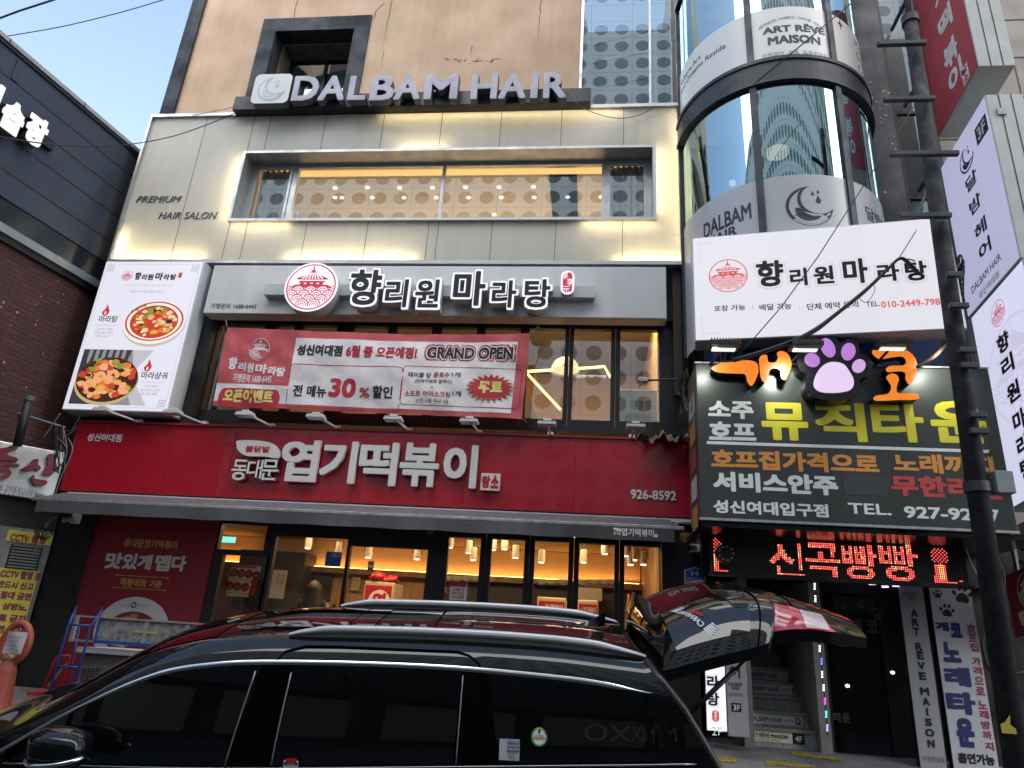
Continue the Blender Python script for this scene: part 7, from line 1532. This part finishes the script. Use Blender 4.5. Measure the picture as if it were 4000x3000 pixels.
# ================================================================= across the street (seen in the windows and the paint)
ob_ = thing('perforated_building', 'pale panelled building with rows of round holes, mirrored in the shop windows', 'building', (0, -7.2, -.25))
pnl = mk('pale_metal_panel', (.74, .71, .64), .4, var=.05); hol = mk('round_recess', (.17, .17, .16), .6); jnt = mk('panel_seam', (.25, .24, .22), .7)
YO = -7.0; bx0, bx1, bz0, bz1 = -16.5, 15.5, 6.0, 33
TOP = lambda x: 24.5 if x < -1.4 else 33 if x < 6.4 else 33
g = MB(); g.box(bx0, -1.5, YO - 12, YO, bz0, 24.5, pnl); g.box(-1.5, 6.5, YO - 12, YO, bz0, bz1, pnl); g.box(6.5, bx1, YO - 12, YO, bz0, 32.9, pnl); g.build('panel_wall', ob_)
g = MB(); fO = lambda x, q, d=0: (x, YO + d, q)
nx, nz = int((bx1 - bx0) / 1.0), int((bz1 - bz0) / 1.08)
for i in range(nx):
    for j in range(nz):
        if j % 8 == 7 or bz0 + .6 + j * 1.08 > TOP(bx0 + .5 + i) - .4: continue
        g.ell(fO, bx0 + .5 + i, bz0 + .6 + j * 1.08, .33, .33, .004, hol, n=20)
g.build('round_hole', ob_)
g = MB()
for i in range(0, nx + 1, 2): g.fbox(fO, bx0 + i - .01, bz0, bx0 + i + .01, TOP(bx0 + i), 0, .003, jnt)
for j in range(0, nz + 1, 1): q = bz0 + .06 + j * 1.08; g.fbox(fO, bx0 if q < 24.5 else -1.5, q - .008, bx1, q + .008, 0, .0035, jnt)
g.build('panel_seam', ob_)
g = MB(); g.box(bx0, bx1, YO - 10, YO - .4, -.3, 3.4, darkwall); g.box(bx0, bx1, YO - 10, YO + .3, 3.4, 6.0, mk('shop_fascia', (.05, .05, .055), .5)); g.build('ground_floor', ob_)
g = MB()
for i in range(7): g.box(bx0 + .6 + i * 3.4, bx0 + 3.4 + i * 3.4, YO - .39, YO - .36, .2, 3.1, lit('shop_front_glow', (.2, .18, .15), .25))
g.build('shop_window', ob_)
g = MB(); T(g, 'MIXXO', (-4.2, .95, -2.0, 2.7), lambda x, q, d=0: (-x, YO - .33 + d, q), whitel, bold=0, d=.01); g.build('lettering', ob_)
o2 = thing('cream_tower', 'tall cream tower across the street, mirrored in the round glass bay', 'building', (24, -16, 0)); g = MB(); g.box(17, 30, -28, -12, -.3, 46, mk('cream_wall', (.55, .5, .38), .7, var=.06)); g.build('wall', o2)
g = MB()
for i in range(5):
    for j in range(14): g.box(17.8 + i * 2.4, 19.2 + i * 2.4, -12, -11.97, 4 + j * 3, 5.8 + j * 3, mk('tower_window', (.1, .13, .14), .2))
g.build('window_row', o2)
o3 = thing('grey_block', 'plain grey block across the street to the left', 'building', (-30, -12, 0)); g = MB(); g.box(-40, -20, -20, -9, -.3, 14, mk('grey_block_wall', (.3, .3, .31), .8, var=.1)); g.build('wall', o3)
g = MB()
for i in range(5):
    for j in range(3): g.box(-38 + i * 3.4, -36 + i * 3.4, -9, -8.97, 2 + j * 3, 3.6 + j * 3, MATS['tower_window'])
g.build('window_row', o3)
# street tree behind the viewpoint
def tree(x, y, h, label, seed):
    rnd = random.Random(seed); t = thing('street_tree', label, 'tree', (x, y, -.25)); g = MB(); bark = mk('bark', (.09, .07, .055), .9, var=.3, bump=.5)
    g.tube([(x, y, -.3), (x + .05, y, 1.5), (x - .05, y + .05, 3)], .13, bark, 12, r1=.09); tips = []
    for i in range(7):
        a = i * 2.4; l = rnd.uniform(1.3, 2.2); s_ = Vector((x - .05, y + .05, 2.6 + .1 * i)); e_ = s_ + Vector((cos(a) * l, sin(a) * l * .8, rnd.uniform(.8, 2.2))); g.tube([s_, (s_ + e_) / 2 + Vector((0, 0, .2)), e_], .05, bark, 8, r1=.015); tips.append(e_)
    g.build('trunk', t, smooth=True); c = MB(); lv = [mk('leaf_%d' % i, q, .6) for i, q in enumerate(((.03, .055, .02), (.045, .075, .025), (.02, .04, .015)))]
    for i in range(2600):
        e_ = rnd.choice(tips); d = Vector((rnd.gauss(0, .5), rnd.gauss(0, .5), rnd.gauss(0, .38))); p = e_ + d; s_ = rnd.uniform(.05, .11); u_ = Vector((rnd.gauss(0, 1), rnd.gauss(0, 1), rnd.gauss(0, 1))).normalized(); v_ = u_.orthogonal().normalized(); w_ = u_.cross(v_)
        c.quad([p - v_ * s_, p + w_ * s_ * .5, p + v_ * s_, p - w_ * s_ * .5], rnd.choice(lv))
    c.build('crown', t)
tree(-2.6, -4.6, 5, 'leafy street tree across the road, mirrored in the black car windows', 3)
tree(3.2, -5.0, 5, 'leafy street tree across the road, mirrored in the red sign', 5)
# ================================================================= black people carrier, tailgate open
CY0, CZ0, TL, YW_, PTC = 4.96081, -.12872, radians(10.6433), radians(5.6365), radians(-1.3996)
CM = Matrix.Rotation(YW_, 3, 'Z') @ Matrix.Rotation(TL, 3, 'X') @ Matrix.Rotation(PTC, 3, 'Y'); CO = Vector((0, CY0, CZ0))
def cw(u, v, w): return CO + CM @ Vector((u, v, w))
def lerp(t, x):
    if x <= t[0][0]: return t[0][1]
    for (a, p), (b, q) in zip(t, t[1:]):
        if x <= b: k = (x - a) / (b - a); return p + (q - p) * k
    return t[-1][1]
def sm(t, x):
    "smooth interpolation through a table"
    n = len(t)
    if x <= t[0][0]: return t[0][1]
    if x >= t[-1][0]: return t[-1][1]
    i = max(k for k in range(n - 1) if t[k][0] <= x); (x1, p1), (x2, p2) = t[i], t[i + 1]
    m1 = (p2 - t[i - 1][1]) / (x2 - t[i - 1][0]) if i > 0 else (p2 - p1) / (x2 - x1); m2 = (t[i + 2][1] - p1) / (t[i + 2][0] - x1) if i + 2 < n else (p2 - p1) / (x2 - x1)
    h = x2 - x1; s = (x - x1) / h
    return (2 * s ** 3 - 3 * s * s + 1) * p1 + (s ** 3 - 2 * s * s + s) * h * m1 + (3 * s * s - 2 * s ** 3) * p2 + (s ** 3 - s * s) * h * m2
EDGE = [(-4.38, .72), (-4.26, .88), (-3.95, 1.02), (-3.61, 1.10), (-2.92, 1.53), (-2.55, 1.655), (-2.2, 1.705), (-1.89, 1.72), (-1.0, 1.735), (-.2, 1.72), (.40, 1.675)]
CROWN = [(-4.38, .05), (-3.95, .10), (-3.6, .11), (-3.0, .08), (-2.4, .05), (-1.0, .04), (.4, .05)]
DLO = [(-3.56, 1.04), (-3.17, 1.28), (-2.70, 1.50), (-2.32, 1.575), (-1.92, 1.60), (-1.3, 1.612), (-.74, 1.607), (-.06, 1.575), (.2, 1.548), (.41, 1.52)]
BELT = [(-3.6, .955), (-3.52, .97), (-2.12, 1.01), (-.74, 1.075), (.58, 1.14), (.9, 1.15)]
def plan(u): return .05 * max(0, (-2.6 - u) / 1) ** 2 + (.10 * max(0, (u - .3)) ** 2)
def dside(u, w):
    wb = sm(BELT, u); base_ = .975 - plan(u)
    if w >= wb:
        we = sm(EDGE, u); r_ = max(0, (w - (we - .13)) / .13) if u > -3.6 else 0
        return base_ - .195 * min(1.15, (w - wb) / (1.72 - wb)) ** 1.45 - .075 * min(1, r_) ** 2.2 * min(1, (u + 3.6) / .5 if u > -3.6 else 0)
    if w > .45: return base_ + .02 * sin(pi * (w - .45) / (wb - .45)) * (1 if w > .45 else 0)
    return base_ - .06 * (.45 - w) / .2
def rearu(w): return lerp([(.25, .90), (.55, .93), (.9, .9), (1.13, .79), (1.42, .61), (1.67, .40), (1.8, .32)], w)
def body_pt(U, j, side):
    "U station -4.12..0.40 ; beyond a skewed closing line"
    return None
paint = mk('black_car_paint', (.004, .004, .0045), .35, coat=1, spec=.02); chrome = mk('chrome_trim', (.72, .73, .74), .12, 1); railm = mk('roof_rail_silver', (.62, .63, .65), .35, .3)
tint = mk('tinted_window', (.003, .003, .0035), .02, spec=.62, ior=1.55); rubber = mk('tyre_rubber', (.015, .015, .015), .8); seamm = mk('shut_line', (.001, .001, .001), .9, spec=.05); rimm = mk('alloy_rim', (.5, .5, .52), .3, .9)
car = thing('parked_car', 'glossy black people carrier with its tailgate open and silver roof rails', 'car', cw(-1.6, .99, 0))
stations = [-4.38 + (4.78) * i / 110 for i in range(111)]; NJ = 26
def ridge(u, d):
    r = 0
    for c in (-.42, -.14, .14, .42):
        r += .009 * math.exp(-((d - c) / .035) ** 2)
    return r * (1 / (1 + math.exp(-(u + .95) * 14))) * (1 / (1 + math.exp((u - .25) * 30))) + (0 if True else 0)
def section(u):
    we = sm(EDGE, u); de = dside(u, we); pts = []
    lows = [(.55, .24), (.90, .25), (None, .33), (None, .5), (None, .7), (None, .85)]
    wtop = sm(EDGE, u)
    ws = [.33, .45, .58, .7, .82]
    out = [(.5, .22), (dside(u, .3) - .03, .24)]
    for w in ws:
        w = min(w, wtop - .02); out.append((dside(u, w), w))
    wb = min(sm(BELT, u), wtop - .015)
    for k in range(9):
        w = wb + (wtop - wb) * k / 8; out.append((dside(u, w), w))
    cr = sm(CROWN, u); n = 14
    for k in range(1, n + 1):
        d = de * (1 - k / n); x = d / de
        rnd_ = 1 - abs(x) ** 2.6
        out.append((d, wtop + cr * rnd_ + ridge(u, d)))
    return out
g = MB(); rows = []
for i, u in enumerate(stations):
    s_ = section(u); full = [(d, w) for d, w in s_] + [(-d, w) for d, w in s_[-2::-1]]
    row = []
    for d, w in full:
        uu = u
        if u > -.2:
            k = (u + .2) / .6; uu = -.2 + k * (rearu(w) + .2)
        row.append(cw(uu, .99 - d, w))
    rows.append(row)
n = len(rows[0])
for r in rows: g.v += [tuple(p) for p in r]
g.m(paint)
for i in range(len(rows) - 1):
    for j in range(n - 1): g.f.append([i * n + j, i * n + j + 1, (i + 1) * n + j + 1, (i + 1) * n + j]); g.mi.append(0)
g.f.append(list(range(n))); g.mi.append(0)
body = g.build('body', car, smooth=True)
g = MB(); k_ = len(rows) - 1
g.quad([p + CM @ Vector((-.12, 0, 0)) for p in rows[-1]], mk('cargo_dark', (.004, .004, .004), .9)); g.build('cargo_shade_cap', car)  # near-black sheet closing the rear, stands in for the shade inside
def side_patch(fn_lo, fn_hi, u0, u1, m_, off, name, par=car, nu=40, nw=10, near=True, smooth=True, uskew=None):
    g = MB(); sg_ = 1 if near else -1
    def f(s, t):
        u = u0 + (u1 - u0) * s; lo, hi = fn_lo(u), fn_hi(u); w = lo + (hi - lo) * t
        if uskew: u = uskew(s, t, u, w)
        return cw(u, .99 - sg_ * (dside(u, w) + off), w)
    g.grid(f, nu, nw, m_); return g.build(name, par, smooth=smooth)
bl_ = lambda u: sm(BELT, u) + .012; dl_ = lambda u: sm(DLO, u) - .018
for near in (True, False):
    # whole dark band under the chrome, then separate panes on it
    side_patch(bl_, dl_, -3.52, .40, seamm, .003, 'pillar_band', near=near, nu=90)
    def pane(nm, a0, a1, b0, b1, wm=1.0):
        "a0,a1: front edge u at belt / top; b0,b1: rear edge"
        sg_ = 1 if near else -1; g = MB()
        def f(s, t):
            ua, ub = a0 + (a1 - a0) * t, b0 + (b1 - b0) * t; u = ua + (ub - ua) * s; lo, hi = bl_(u) + .006, min(dl_(u) - .004, 1.6); hi = max(hi, lo + .005); w = lo + (hi - lo) * t
            return cw(u, .99 - sg_ * (dside(u, w) + .007), w)
        g.grid(f, 40, 10, tint); return g.build(nm, car, smooth=True)
    pane('front_door_window', -3.16, -3.14, -2.16, -2.02); pane('quarter_light', -3.48, -3.3, -3.19, -3.17)
    p_r = pane('rear_door_window', -1.86, -1.83, -.78, -.755); p_q = pane('rear_side_window', -.5, -.6, .52, .37)
    sg_ = 1 if near else -1
    def sline(pts, r_, m_, nm, off=.006, flat=1):
        g = MB(); P3 = [cw(u, .99 - sg_ * (dside(u, w) + off), w) for u, w in pts]; g.tube(P3, r_, m_, 8); return g.build(nm, car, smooth=True)
    # chrome strip over the windows (flat band) and along the belt
    g = MB(); us = [-3.56 + 3.99 * i / 90 for i in range(91)]
    def cf(s, t):
        u = -3.56 + 3.99 * s; h = .027 * min(1, (1 - s) * 14 + .1) ; w = sm(DLO, u) - .006 + (t - .5) * h; return cw(u, .99 - sg_ * (dside(u, w) + .006 + .006 * sin(pi * t)), w)
    g.grid(cf, 90, 4, chrome); g.build('chrome_window_strip', car, smooth=True)
    sline([(-3.52 + 4.2 * i / 40, sm(BELT, -3.52 + 4.2 * i / 40)) for i in range(41)], .007, mk('belt_trim', (.3, .31, .33), .2, .9), 'belt_trim')
    sline([(-2.12, .98), (-2.08, 1.2), (-2.0, 1.45), (-1.945, 1.6), (-1.9, 1.655), (-1.78, 1.685), (-1.6, 1.69)], .006, seamm, 'shut_line', .002)
    sline([(-1.6 + .1 * i, 1.69 - .00 * i) for i in range(9)] + [(-.72, 1.672), (-.655, 1.63), (-.62, 1.57), (-.58, 1.35), (-.51, 1.1)], .006, seamm, 'shut_line', .002)
    sline([(-.51, 1.1), (-.5, .8), (-.55, .5), (-.6, .36)], .006, seamm, 'shut_line', .002); sline([(-2.12, .98), (-2.14, .7), (-2.1, .36)], .006, seamm, 'shut_line', .002); sline([(-3.2, .95), (-3.25, .7), (-3.1, .36)], .006, seamm, 'shut_line', .002)
    sline([(-2.15 + .01 * i, 1.02 + .058 * i) for i in range(10)], .005, mk('pillar_trim', (.3, .31, .34), .3, .6), 'pillar_trim', .01); sline([(-1.87 + .004 * i, 1.04 + .056 * i) for i in range(10)], .005, MATS['pillar_trim'], 'pillar_trim', .01)
    sline([(-.76 + .001 * i, 1.09 + .053 * i) for i in range(10)], .004, MATS['pillar_trim'], 'pillar_trim', .01)
    for u0, w0 in ((-1.75, .93), (-.85, .97)):
        g = MB(); g.tube([cw(u0 + .11 * i / 5 * 2, .99 - sg_ * (dside(u0, w0) + .012 + .028 * sin(pi * i / 5)), w0) for i in range(6)], .014, paint, 8); g.build('door_handle', car, smooth=True)
    # roof rail
    g = MB(); rp = []
    for i in range(41):
        s = i / 40; u = -1.92 + 2.34 * s; lift = .036 * min(1, s * 9, (1 - s) * 7) ** .7; rp.append((u, sm(EDGE, u) + .018 + lift))
    def rf(s, t):
        u, w = rp[int(round(s * 40))]; a = 2 * pi * t; h = .012 + .014 * min(1, s * 10, (1 - s) * 8)
        d = dside(u, sm(EDGE, u)) - .03; return cw(u, .99 - sg_ * (d + .024 * cos(a)), w + h * sin(a))
    g.grid(rf, 40, 14, railm)
    def wf_(s, t):
        u, w = rp[int(round(s * 40))]; d = dside(u, sm(EDGE, u)) - .03; return cw(u, .99 - sg_ * (d + .004), sm(EDGE, u) - .005 + (w - sm(EDGE, u)) * t)
    g.grid(wf_, 40, 2, mk('rail_foot', (.3, .3, .31), .4, .5)); g.build('roof_rail', car, smooth=True)
    g = MB()
    for u in (-3.1, -.05):
        c = cw(u, .99 - sg_ * .88, .34); ax = CM @ Vector((0, 1, 0)); g2 = MB(); g2.cyl(c - ax * .11, c + ax * .11, .345, rubber, 36); wh = g2.build('wheel', car, smooth=False, bev=.03)
        g3 = MB(); g3.cyl(c - ax * sg_ * .118, c - ax * sg_ * .1, .24, rimm, 30); g3.build('rim', wh)
        g4 = MB(); g4.cyl(cw(u, .99 - sg_ * .9, .36), cw(u, .99 - sg_ * (dside(u, .4) + .012), .36), .42, seamm, 36); g4.build('wheel_arch', car)
# near wheels must stand proud of the dark arches: wheel outer face sits at the arch lip
# windscreen and panoramic roof glass
def roof_pt(u, x, off=.004):
    we = sm(EDGE, u); de = dside(u, we); d = de * x; return cw(u, .99 - d, we + sm(CROWN, u) * (1 - abs(x) ** 2.6) + off)
g = MB(); g.grid(lambda s, t: roof_pt(-3.5 + 1.08 * s, -.9 + 1.8 * t, .005), 30, 24, tint); g.build('windscreen', car, smooth=True)
g = MB(); g.grid(lambda s, t: roof_pt(-2.2 + .78 * s, -.66 + 1.32 * t, .006), 20, 24, mk('roof_glass', (.003, .003, .003), .03, coat=1)); sr = g.build('sunroof', car, smooth=True)
g = MB()
for u in (-1.9 + .3, -1.0): g.tube([roof_pt(u, -.72 + 1.44 * i / 16, .003) for i in range(17)], .006, seamm, 6)
g.build('roof_seam', car)
for u0 in (-2.28,):
    g = MB()
    for x in (-.78, .78): g.tube([roof_pt(-2.3 + 2.5 * i / 20, x * .93, .001) for i in range(21)], .005, seamm, 6)
    g.build('roof_ditch', car)
# shark fin aerial
g = MB(); g.grid(lambda s, t: cw(.0 + .24 * s, 1.0 + (.03 * (1 - t) * sin(pi * min(1, s * 1.0)) if True else 0) * (1 if False else 1), 1.762 + .002 + .1 * t * s ** 1.4), 12, 6, paint); g.grid(lambda s, t: cw(.0 + .24 * s, 1.0 - .03 * (1 - t) * sin(pi * s), 1.764 + .1 * t * s ** 1.4), 12, 6, paint); g.build('roof_aerial', car, smooth=True)
# mirror
def mirror(near):
    sg_ = 1 if near else -1; cu, cd_, cw__ = -3.05, 1.155, 1.145; g = MB()
    def f(s, t):
        a = 2 * pi * s; b = pi * t; ca, sa = cos(a), sin(a); e1_, e2_ = .62, .62
        sp = lambda q, e_: math.copysign(abs(q) ** e_, q)
        x = .165 * sp(cos(b), .75); y = .115 * sp(sin(b), .75) * sp(ca, .75); q = .1 * sp(sin(b), .75) * sp(sa, .7)
        return cw(cu + y * .9 + .0, .99 - sg_ * (cd_ + x * .72), cw__ + q + .012 * cos(a))
    # long axis runs outwards
    def f2(s, t):
        a = 2 * pi * s; b = pi * t; sp = lambda q, e_: math.copysign(abs(q) ** e_, q)
        x = .13 * sp(cos(b), .7); y = .17 * sp(sin(b), .8) * sp(cos(a), .8); q = .105 * sp(sin(b), .8) * sp(sin(a), .62)
        return cw(cu + y, .99 - sg_ * (cd_ + x), cw__ + q * (1.0 if q > 0 else .9) - .015 * y / .17)
    g.grid(f2, 40, 24, paint); m_ = g.build('side_mirror', car, smooth=True)
    g = MB(); g.tube([cw(cu - .17 + .345 * i / 16, .99 - sg_ * (cd_ + .045 + .098 * (1 - abs(i / 8 - 1) ** 3)), cw__ - .058 + .028 * (i / 16) ** 2) for i in range(17)], .013, chrome, 8); g.build('chrome_strip', m_, smooth=True)
    g = MB(); g.tube([cw(cu - .12, .99 - sg_ * .96, 1.0), cw(cu - .1, .99 - sg_ * 1.06, cw__ - .07)], .045, paint, 10); g.build('mirror_arm', m_, smooth=True)
mirror(True); mirror(False)
# ---- tailgate, swung up
tg = MB()
CP = [(0, (.50, 1.86)), (.12, (.60, 1.93)), (.3, (.82, 2.02)), (.45, (1.02, 2.07)), (.6, (1.24, 2.085)), (.75, (1.48, 2.055)), (.9, (1.76, 1.985)), (1, (1.93, 1.935))]
EP = [(0, (.50, 1.63)), (.12, (.58, 1.655)), (.3, (.75, 1.715)), (.45, (.93, 1.77)), (.6, (1.12, 1.825)), (.68, (1.22, 1.87)), (.75, (1.40, 1.90)), (.9, (1.70, 1.885)), (1, (1.87, 1.86))]
def tab(t_, s, k): return sm([(a, b[k]) for a, b in t_], s)
def hwid(s): return lerp([(0, .80), (.3, .85), (.55, .88), (.645, .88), (.66, .72), (.85, .74), (1, .66)], s)
def tgp(s, x, off=0):
    cu, cq = tab(CP, s, 0), tab(CP, s, 1); eu, eq = tab(EP, s, 0), tab(EP, s, 1); h = hwid(s); k = abs(x) ** (5 if s < .66 else 2.6)
    return cw(cu + (eu - cu) * k, .99 - h * x, cq + (eq - cq) * k + off)
g = MB(); g.grid(lambda s, t: tgp(s, -1 + 2 * t), 90, 40, paint); tgo = g.build('tailgate', car, smooth=True)
g = MB(); g.grid(lambda s, t: tgp(s, -1 + 2 * t, -.07) , 60, 20, mk('tailgate_trim', (.018, .018, .02), .7)); g.grid(lambda s, t: tgp(s, 1, -.07 * t), 60, 1, paint); g.grid(lambda s, t: tgp(1, -1 + 2 * s, -.07 * t), 30, 1, paint); g.grid(lambda s, t: tgp(s, -1, -.07 * t), 60, 1, paint); g.build('inner_trim', tgo, smooth=False)
g = MB(); g.grid(lambda s, t: tgp(.1 + .43 * s, -.93 + 1.86 * t, .006), 40, 40, tint); rw = g.build('rear_window', tgo, smooth=True)
g = MB(); g.tube([tgp(.575, -1 + 2 * i / 30, .002) for i in range(31)], .006, seamm, 6); g.tube([tgp(.76, -.95 + 1.9 * i / 30, .002) for i in range(31)], .005, seamm, 6); g.build('shut_line', tgo)
# spoiler standing up at the hinge
g = MB()
def spf(s, t):
    v = .17 + 1.64 * s; e_ = 1 - abs(2 * s - 1) ** 3
    return cw(.50 - .07 * sin(pi * t) * e_ + .03 * t, v, 1.60 + (.35 + .03 * e_) * t * (.86 + .14 * e_) + .02 * (1 - e_))
g.grid(spf, 40, 14, paint); g.grid(lambda s, t: tuple(Vector(spf(s, 1)) + (Vector(tgp(0.02, 1 - 2 * s, .004)) - Vector(spf(s, 1))) * t), 40, 3, paint); g.build('spoiler', tgo, smooth=True)
g = MB(); c0 = tgp(.12, -.55, .015); 
for x0 in (-.93,):
    g.grid(lambda s, t: tuple(Vector(tgp(.42 + .14 * s, x0 + .26 * t, .012 + .045 * math.sqrt(max(0, sin(pi * s) * sin(pi * t)))))), 12, 16, mk('wiper_cover', (.012, .012, .013), .5))
g.build('wiper_cover', tgo, smooth=True)
# lamps
redlens = mk('tail_lamp_red', (.45, .006, .012), .08, coat=1); clr_l = mk('tail_lamp_clear', (.62, .52, .52), .1, coat=1)
for sg_ in (1, -1):
    g = MB(); g.grid(lambda s, t: tgp(.67 + .17 * s + .03 * (1 - t) * s, sg_ * (1.0 - .42 * t * (1 - .3 * s)), .008), 16, 12, redlens); lmp = g.build('tail_lamp', tgo, smooth=True)
    g = MB(); g.grid(lambda s, t: tgp(.775 + .075 * s, sg_ * (.985 - .3 * t), .011), 10, 10, clr_l); g.build('clear_lens', lmp, smooth=True)
    g = MB(); g.grid(lambda s, t: tgp(.69 + .012 * s, sg_ * (.96 - .3 * t), .012), 4, 10, mk('lamp_bar', (.7, .1, .1), .1, coat=1)); g.build('lamp_bar', lmp)
g = MB(); g.grid(lambda s, t: tgp(.80 + .035 * s, .995 - .0 * t, -.012 - .03 * t), 4, 2, mk('tag_cream', (.6, .6, .4), .5)); g.build('lamp_tag', tgo)
g = MB(); fTg = lambda x, q, d=0: tgp(q, x, .009 + d)
# window sticker: the words run across the glass
def fSt(x, q, d=0): return tgp(.15 + .0 + (.25 - x) * .0 + x * .16, .80 - q * .3, .01 + d)
ws = mk('sticker_white', (.7, .7, .7), .5)
T(g, 'CARNIVAL', (.0, .14, 1.0, .42), lambda x, q, d=0: tgp(.16 + .2 * (1 - x) * .55 + .1 * q, .86 - .24 * x - .05 * q, .01 + d), ws, bold=.03); T(g, 'HIGH', (.3, .5, .75, .72), lambda x, q, d=0: tgp(.16 + .2 * (1 - x) * .55 + .1 * q, .86 - .24 * x - .05 * q, .01 + d), redp, bold=.03)
for k_ in range(5):
    for e_ in (0, 1): g.poly(lambda x, q, d=0: tgp(.16 + .2 * (1 - x) * .55 + .1 * q, .86 - .24 * x - .05 * q, .01 + d), [((1.05 if e_ else -.05) + (1 if e_ else -1) * a, .25 + .1 * k_ + b) for a, b in ((0, 0), (.28 - .03 * k_, .1), (.25, .17), (0, .09))], .0002 * k_, None, ws)
g.build('window_sticker', rw)
# gas struts
for sg_ in (1, -1):
    g = MB(); a, b = cw(.66, .99 - sg_ * .83, 1.38), Vector(tgp(.6, sg_ * .9, -.09)); m_ = a + (b - a) * .6; g.cyl(a, m_, .016, blackm, 12); g.cyl(m_, b, .009, blackm, 10); g.build('gas_strut', car, smooth=True)
# D pillar inner frame (rubber seal seen from the side)
for sg_ in (1, -1):
    g = MB(); pts = [cw(rearu(w) + .012, .99 - sg_ * (dside(.4, w) - .03), w) for w in (.7, .9, 1.13, 1.3, 1.42, 1.55, 1.66)]; g.tube(pts, .035, mk('door_seal', (.02, .02, .021), .35), 10); g.build('tailgate_seal', car, smooth=True)
# bumper, lights and grille that the photo hides at the bottom
g = MB(); g.grid(lambda s, t: cw(.93 + .06 * sin(pi * t) - .1 * abs(2 * s - 1) ** 4, .03 + 1.92 * s, .28 + .45 * t), 30, 10, paint); g.build('rear_bumper', car, smooth=True)
# stickers on the glass
def fGl(x, q, d=0): return cw(x, .99 - (dside(x, q) + .0085 + d), q)
def fpx(k, x, y):
    n_ = CM @ Vector((0, 1, 0)); p0 = CO + CM @ Vector((0, .04, 0)); d = ray(z(k, x, y)); P_ = CAM + d * ((p0 - CAM).dot(n_) / d.dot(n_)); l = CM.transposed() @ (P_ - CO); return l.x, l.z
a, b = fpx(8, 1022, 1595), fpx(8, 1157, 1470); g = MB(); g.rect(fGl, a[0], a[1], b[0], b[1], 0, mk('label_paper', (.5, .52, .56), .5)); w_, h_ = b[0] - a[0], b[1] - a[1]
g.rect(fGl, a[0] + .42 * w_, a[1] + .78 * h_, b[0] - .02 * w_, b[1] - .06 * h_, .002, mk('label_blue', (.12, .15, .24), .5)); g.rect(fGl, a[0] + .42 * w_, a[1] + .42 * h_, b[0] - .02 * w_, a[1] + .68 * h_, .002, MATS['label_blue'])
T(g, 'KIA MOTORS', (a[0] + .44 * w_, a[1] + .84 * h_, b[0] - .06 * w_, a[1] + .91 * h_), fGl, whitel, d=.004); T(g, 'AGE 267518', (a[0] + .46 * w_, a[1] + .48 * h_, b[0] - .06 * w_, a[1] + .6 * h_), fGl, whitel, d=.004)
for i in range(5): g.rect(fGl, a[0] + .45 * w_, a[1] + (.08 + .06 * i) * h_, a[0] + (.9 - .07 * (i % 3)) * w_, a[1] + (.1 + .06 * i) * h_, .002, inkg)
g.build('delivery_label', p_q and car)
a, b = fpx(8, 1230, 1455), fpx(8, 1335, 1455); cx_, cq_ = (a[0] + b[0]) / 2, (a[1] + b[1]) / 2; r_ = (b[0] - a[0]) / 2; rz_ = (fpx(8, 1282, 1395)[1] - fpx(8, 1282, 1512)[1]) / 2; g = MB()
g.ell(fGl, cx_, cq_, r_, rz_, 0, mk('eco_green', (.1, .35, .1), .5)); g.ell(fGl, cx_, cq_ - rz_ * .02, r_ * .8, rz_ * .8, .002, whitel); g.ring(fGl, cx_, cq_, r_ * .82, r_, .002, mk('eco_yellow', (.6, .5, .06)), 12, 1.2, 2.2, zs=rz_ / r_); g.ring(fGl, cx_, cq_, r_ * .82, r_, .003, redp, 8, .3, .8, zs=rz_ / r_)
T(g, '4', (cx_ - r_ * .16, cq_ + rz_ * .38, cx_ + r_ * .16, cq_ + rz_ * .86), fGl, ink, bold=.05, d=.005); T(g, '에너지소비효율등급', (cx_ - r_ * .6, cq_ + .1 * rz_, cx_ + r_ * .6, cq_ + .25 * rz_), fGl, inkg, d=.005); g.rect(fGl, cx_ - r_ * .7, cq_ - .2 * rz_, cx_ + r_ * .7, cq_ + .04 * rz_, .004, mk('eco_orange', (.55, .33, .05))); g.build('efficiency_sticker', car)
a, b = fpx(7, 1845, 1642), fpx(7, 1945, 1590); g = MB(); g.poly(fGl, rrect(a[0], a[1], b[0], b[1] - .008, .008), 0, None, whitel); g.poly(fGl, rrect(a[0] + .012, b[1] - .02, b[0] - .012, b[1] + .004, .008), .001, None, redp); g.rect(fGl, a[0] + .004, a[1] + .015, b[0] - .004, b[1] - .018, .002, ink); T(g, '자동문', (a[0] + .018, a[1] + .02, b[0] - .018, b[1] - .024), fGl, whitel, d=.004); T(g, '억지로 열지 마세요', (a[0] + .006, a[1] + .003, b[0] - .006, a[1] + .012), fGl, ink, d=.004, bold=0); g.build('door_sticker', car)
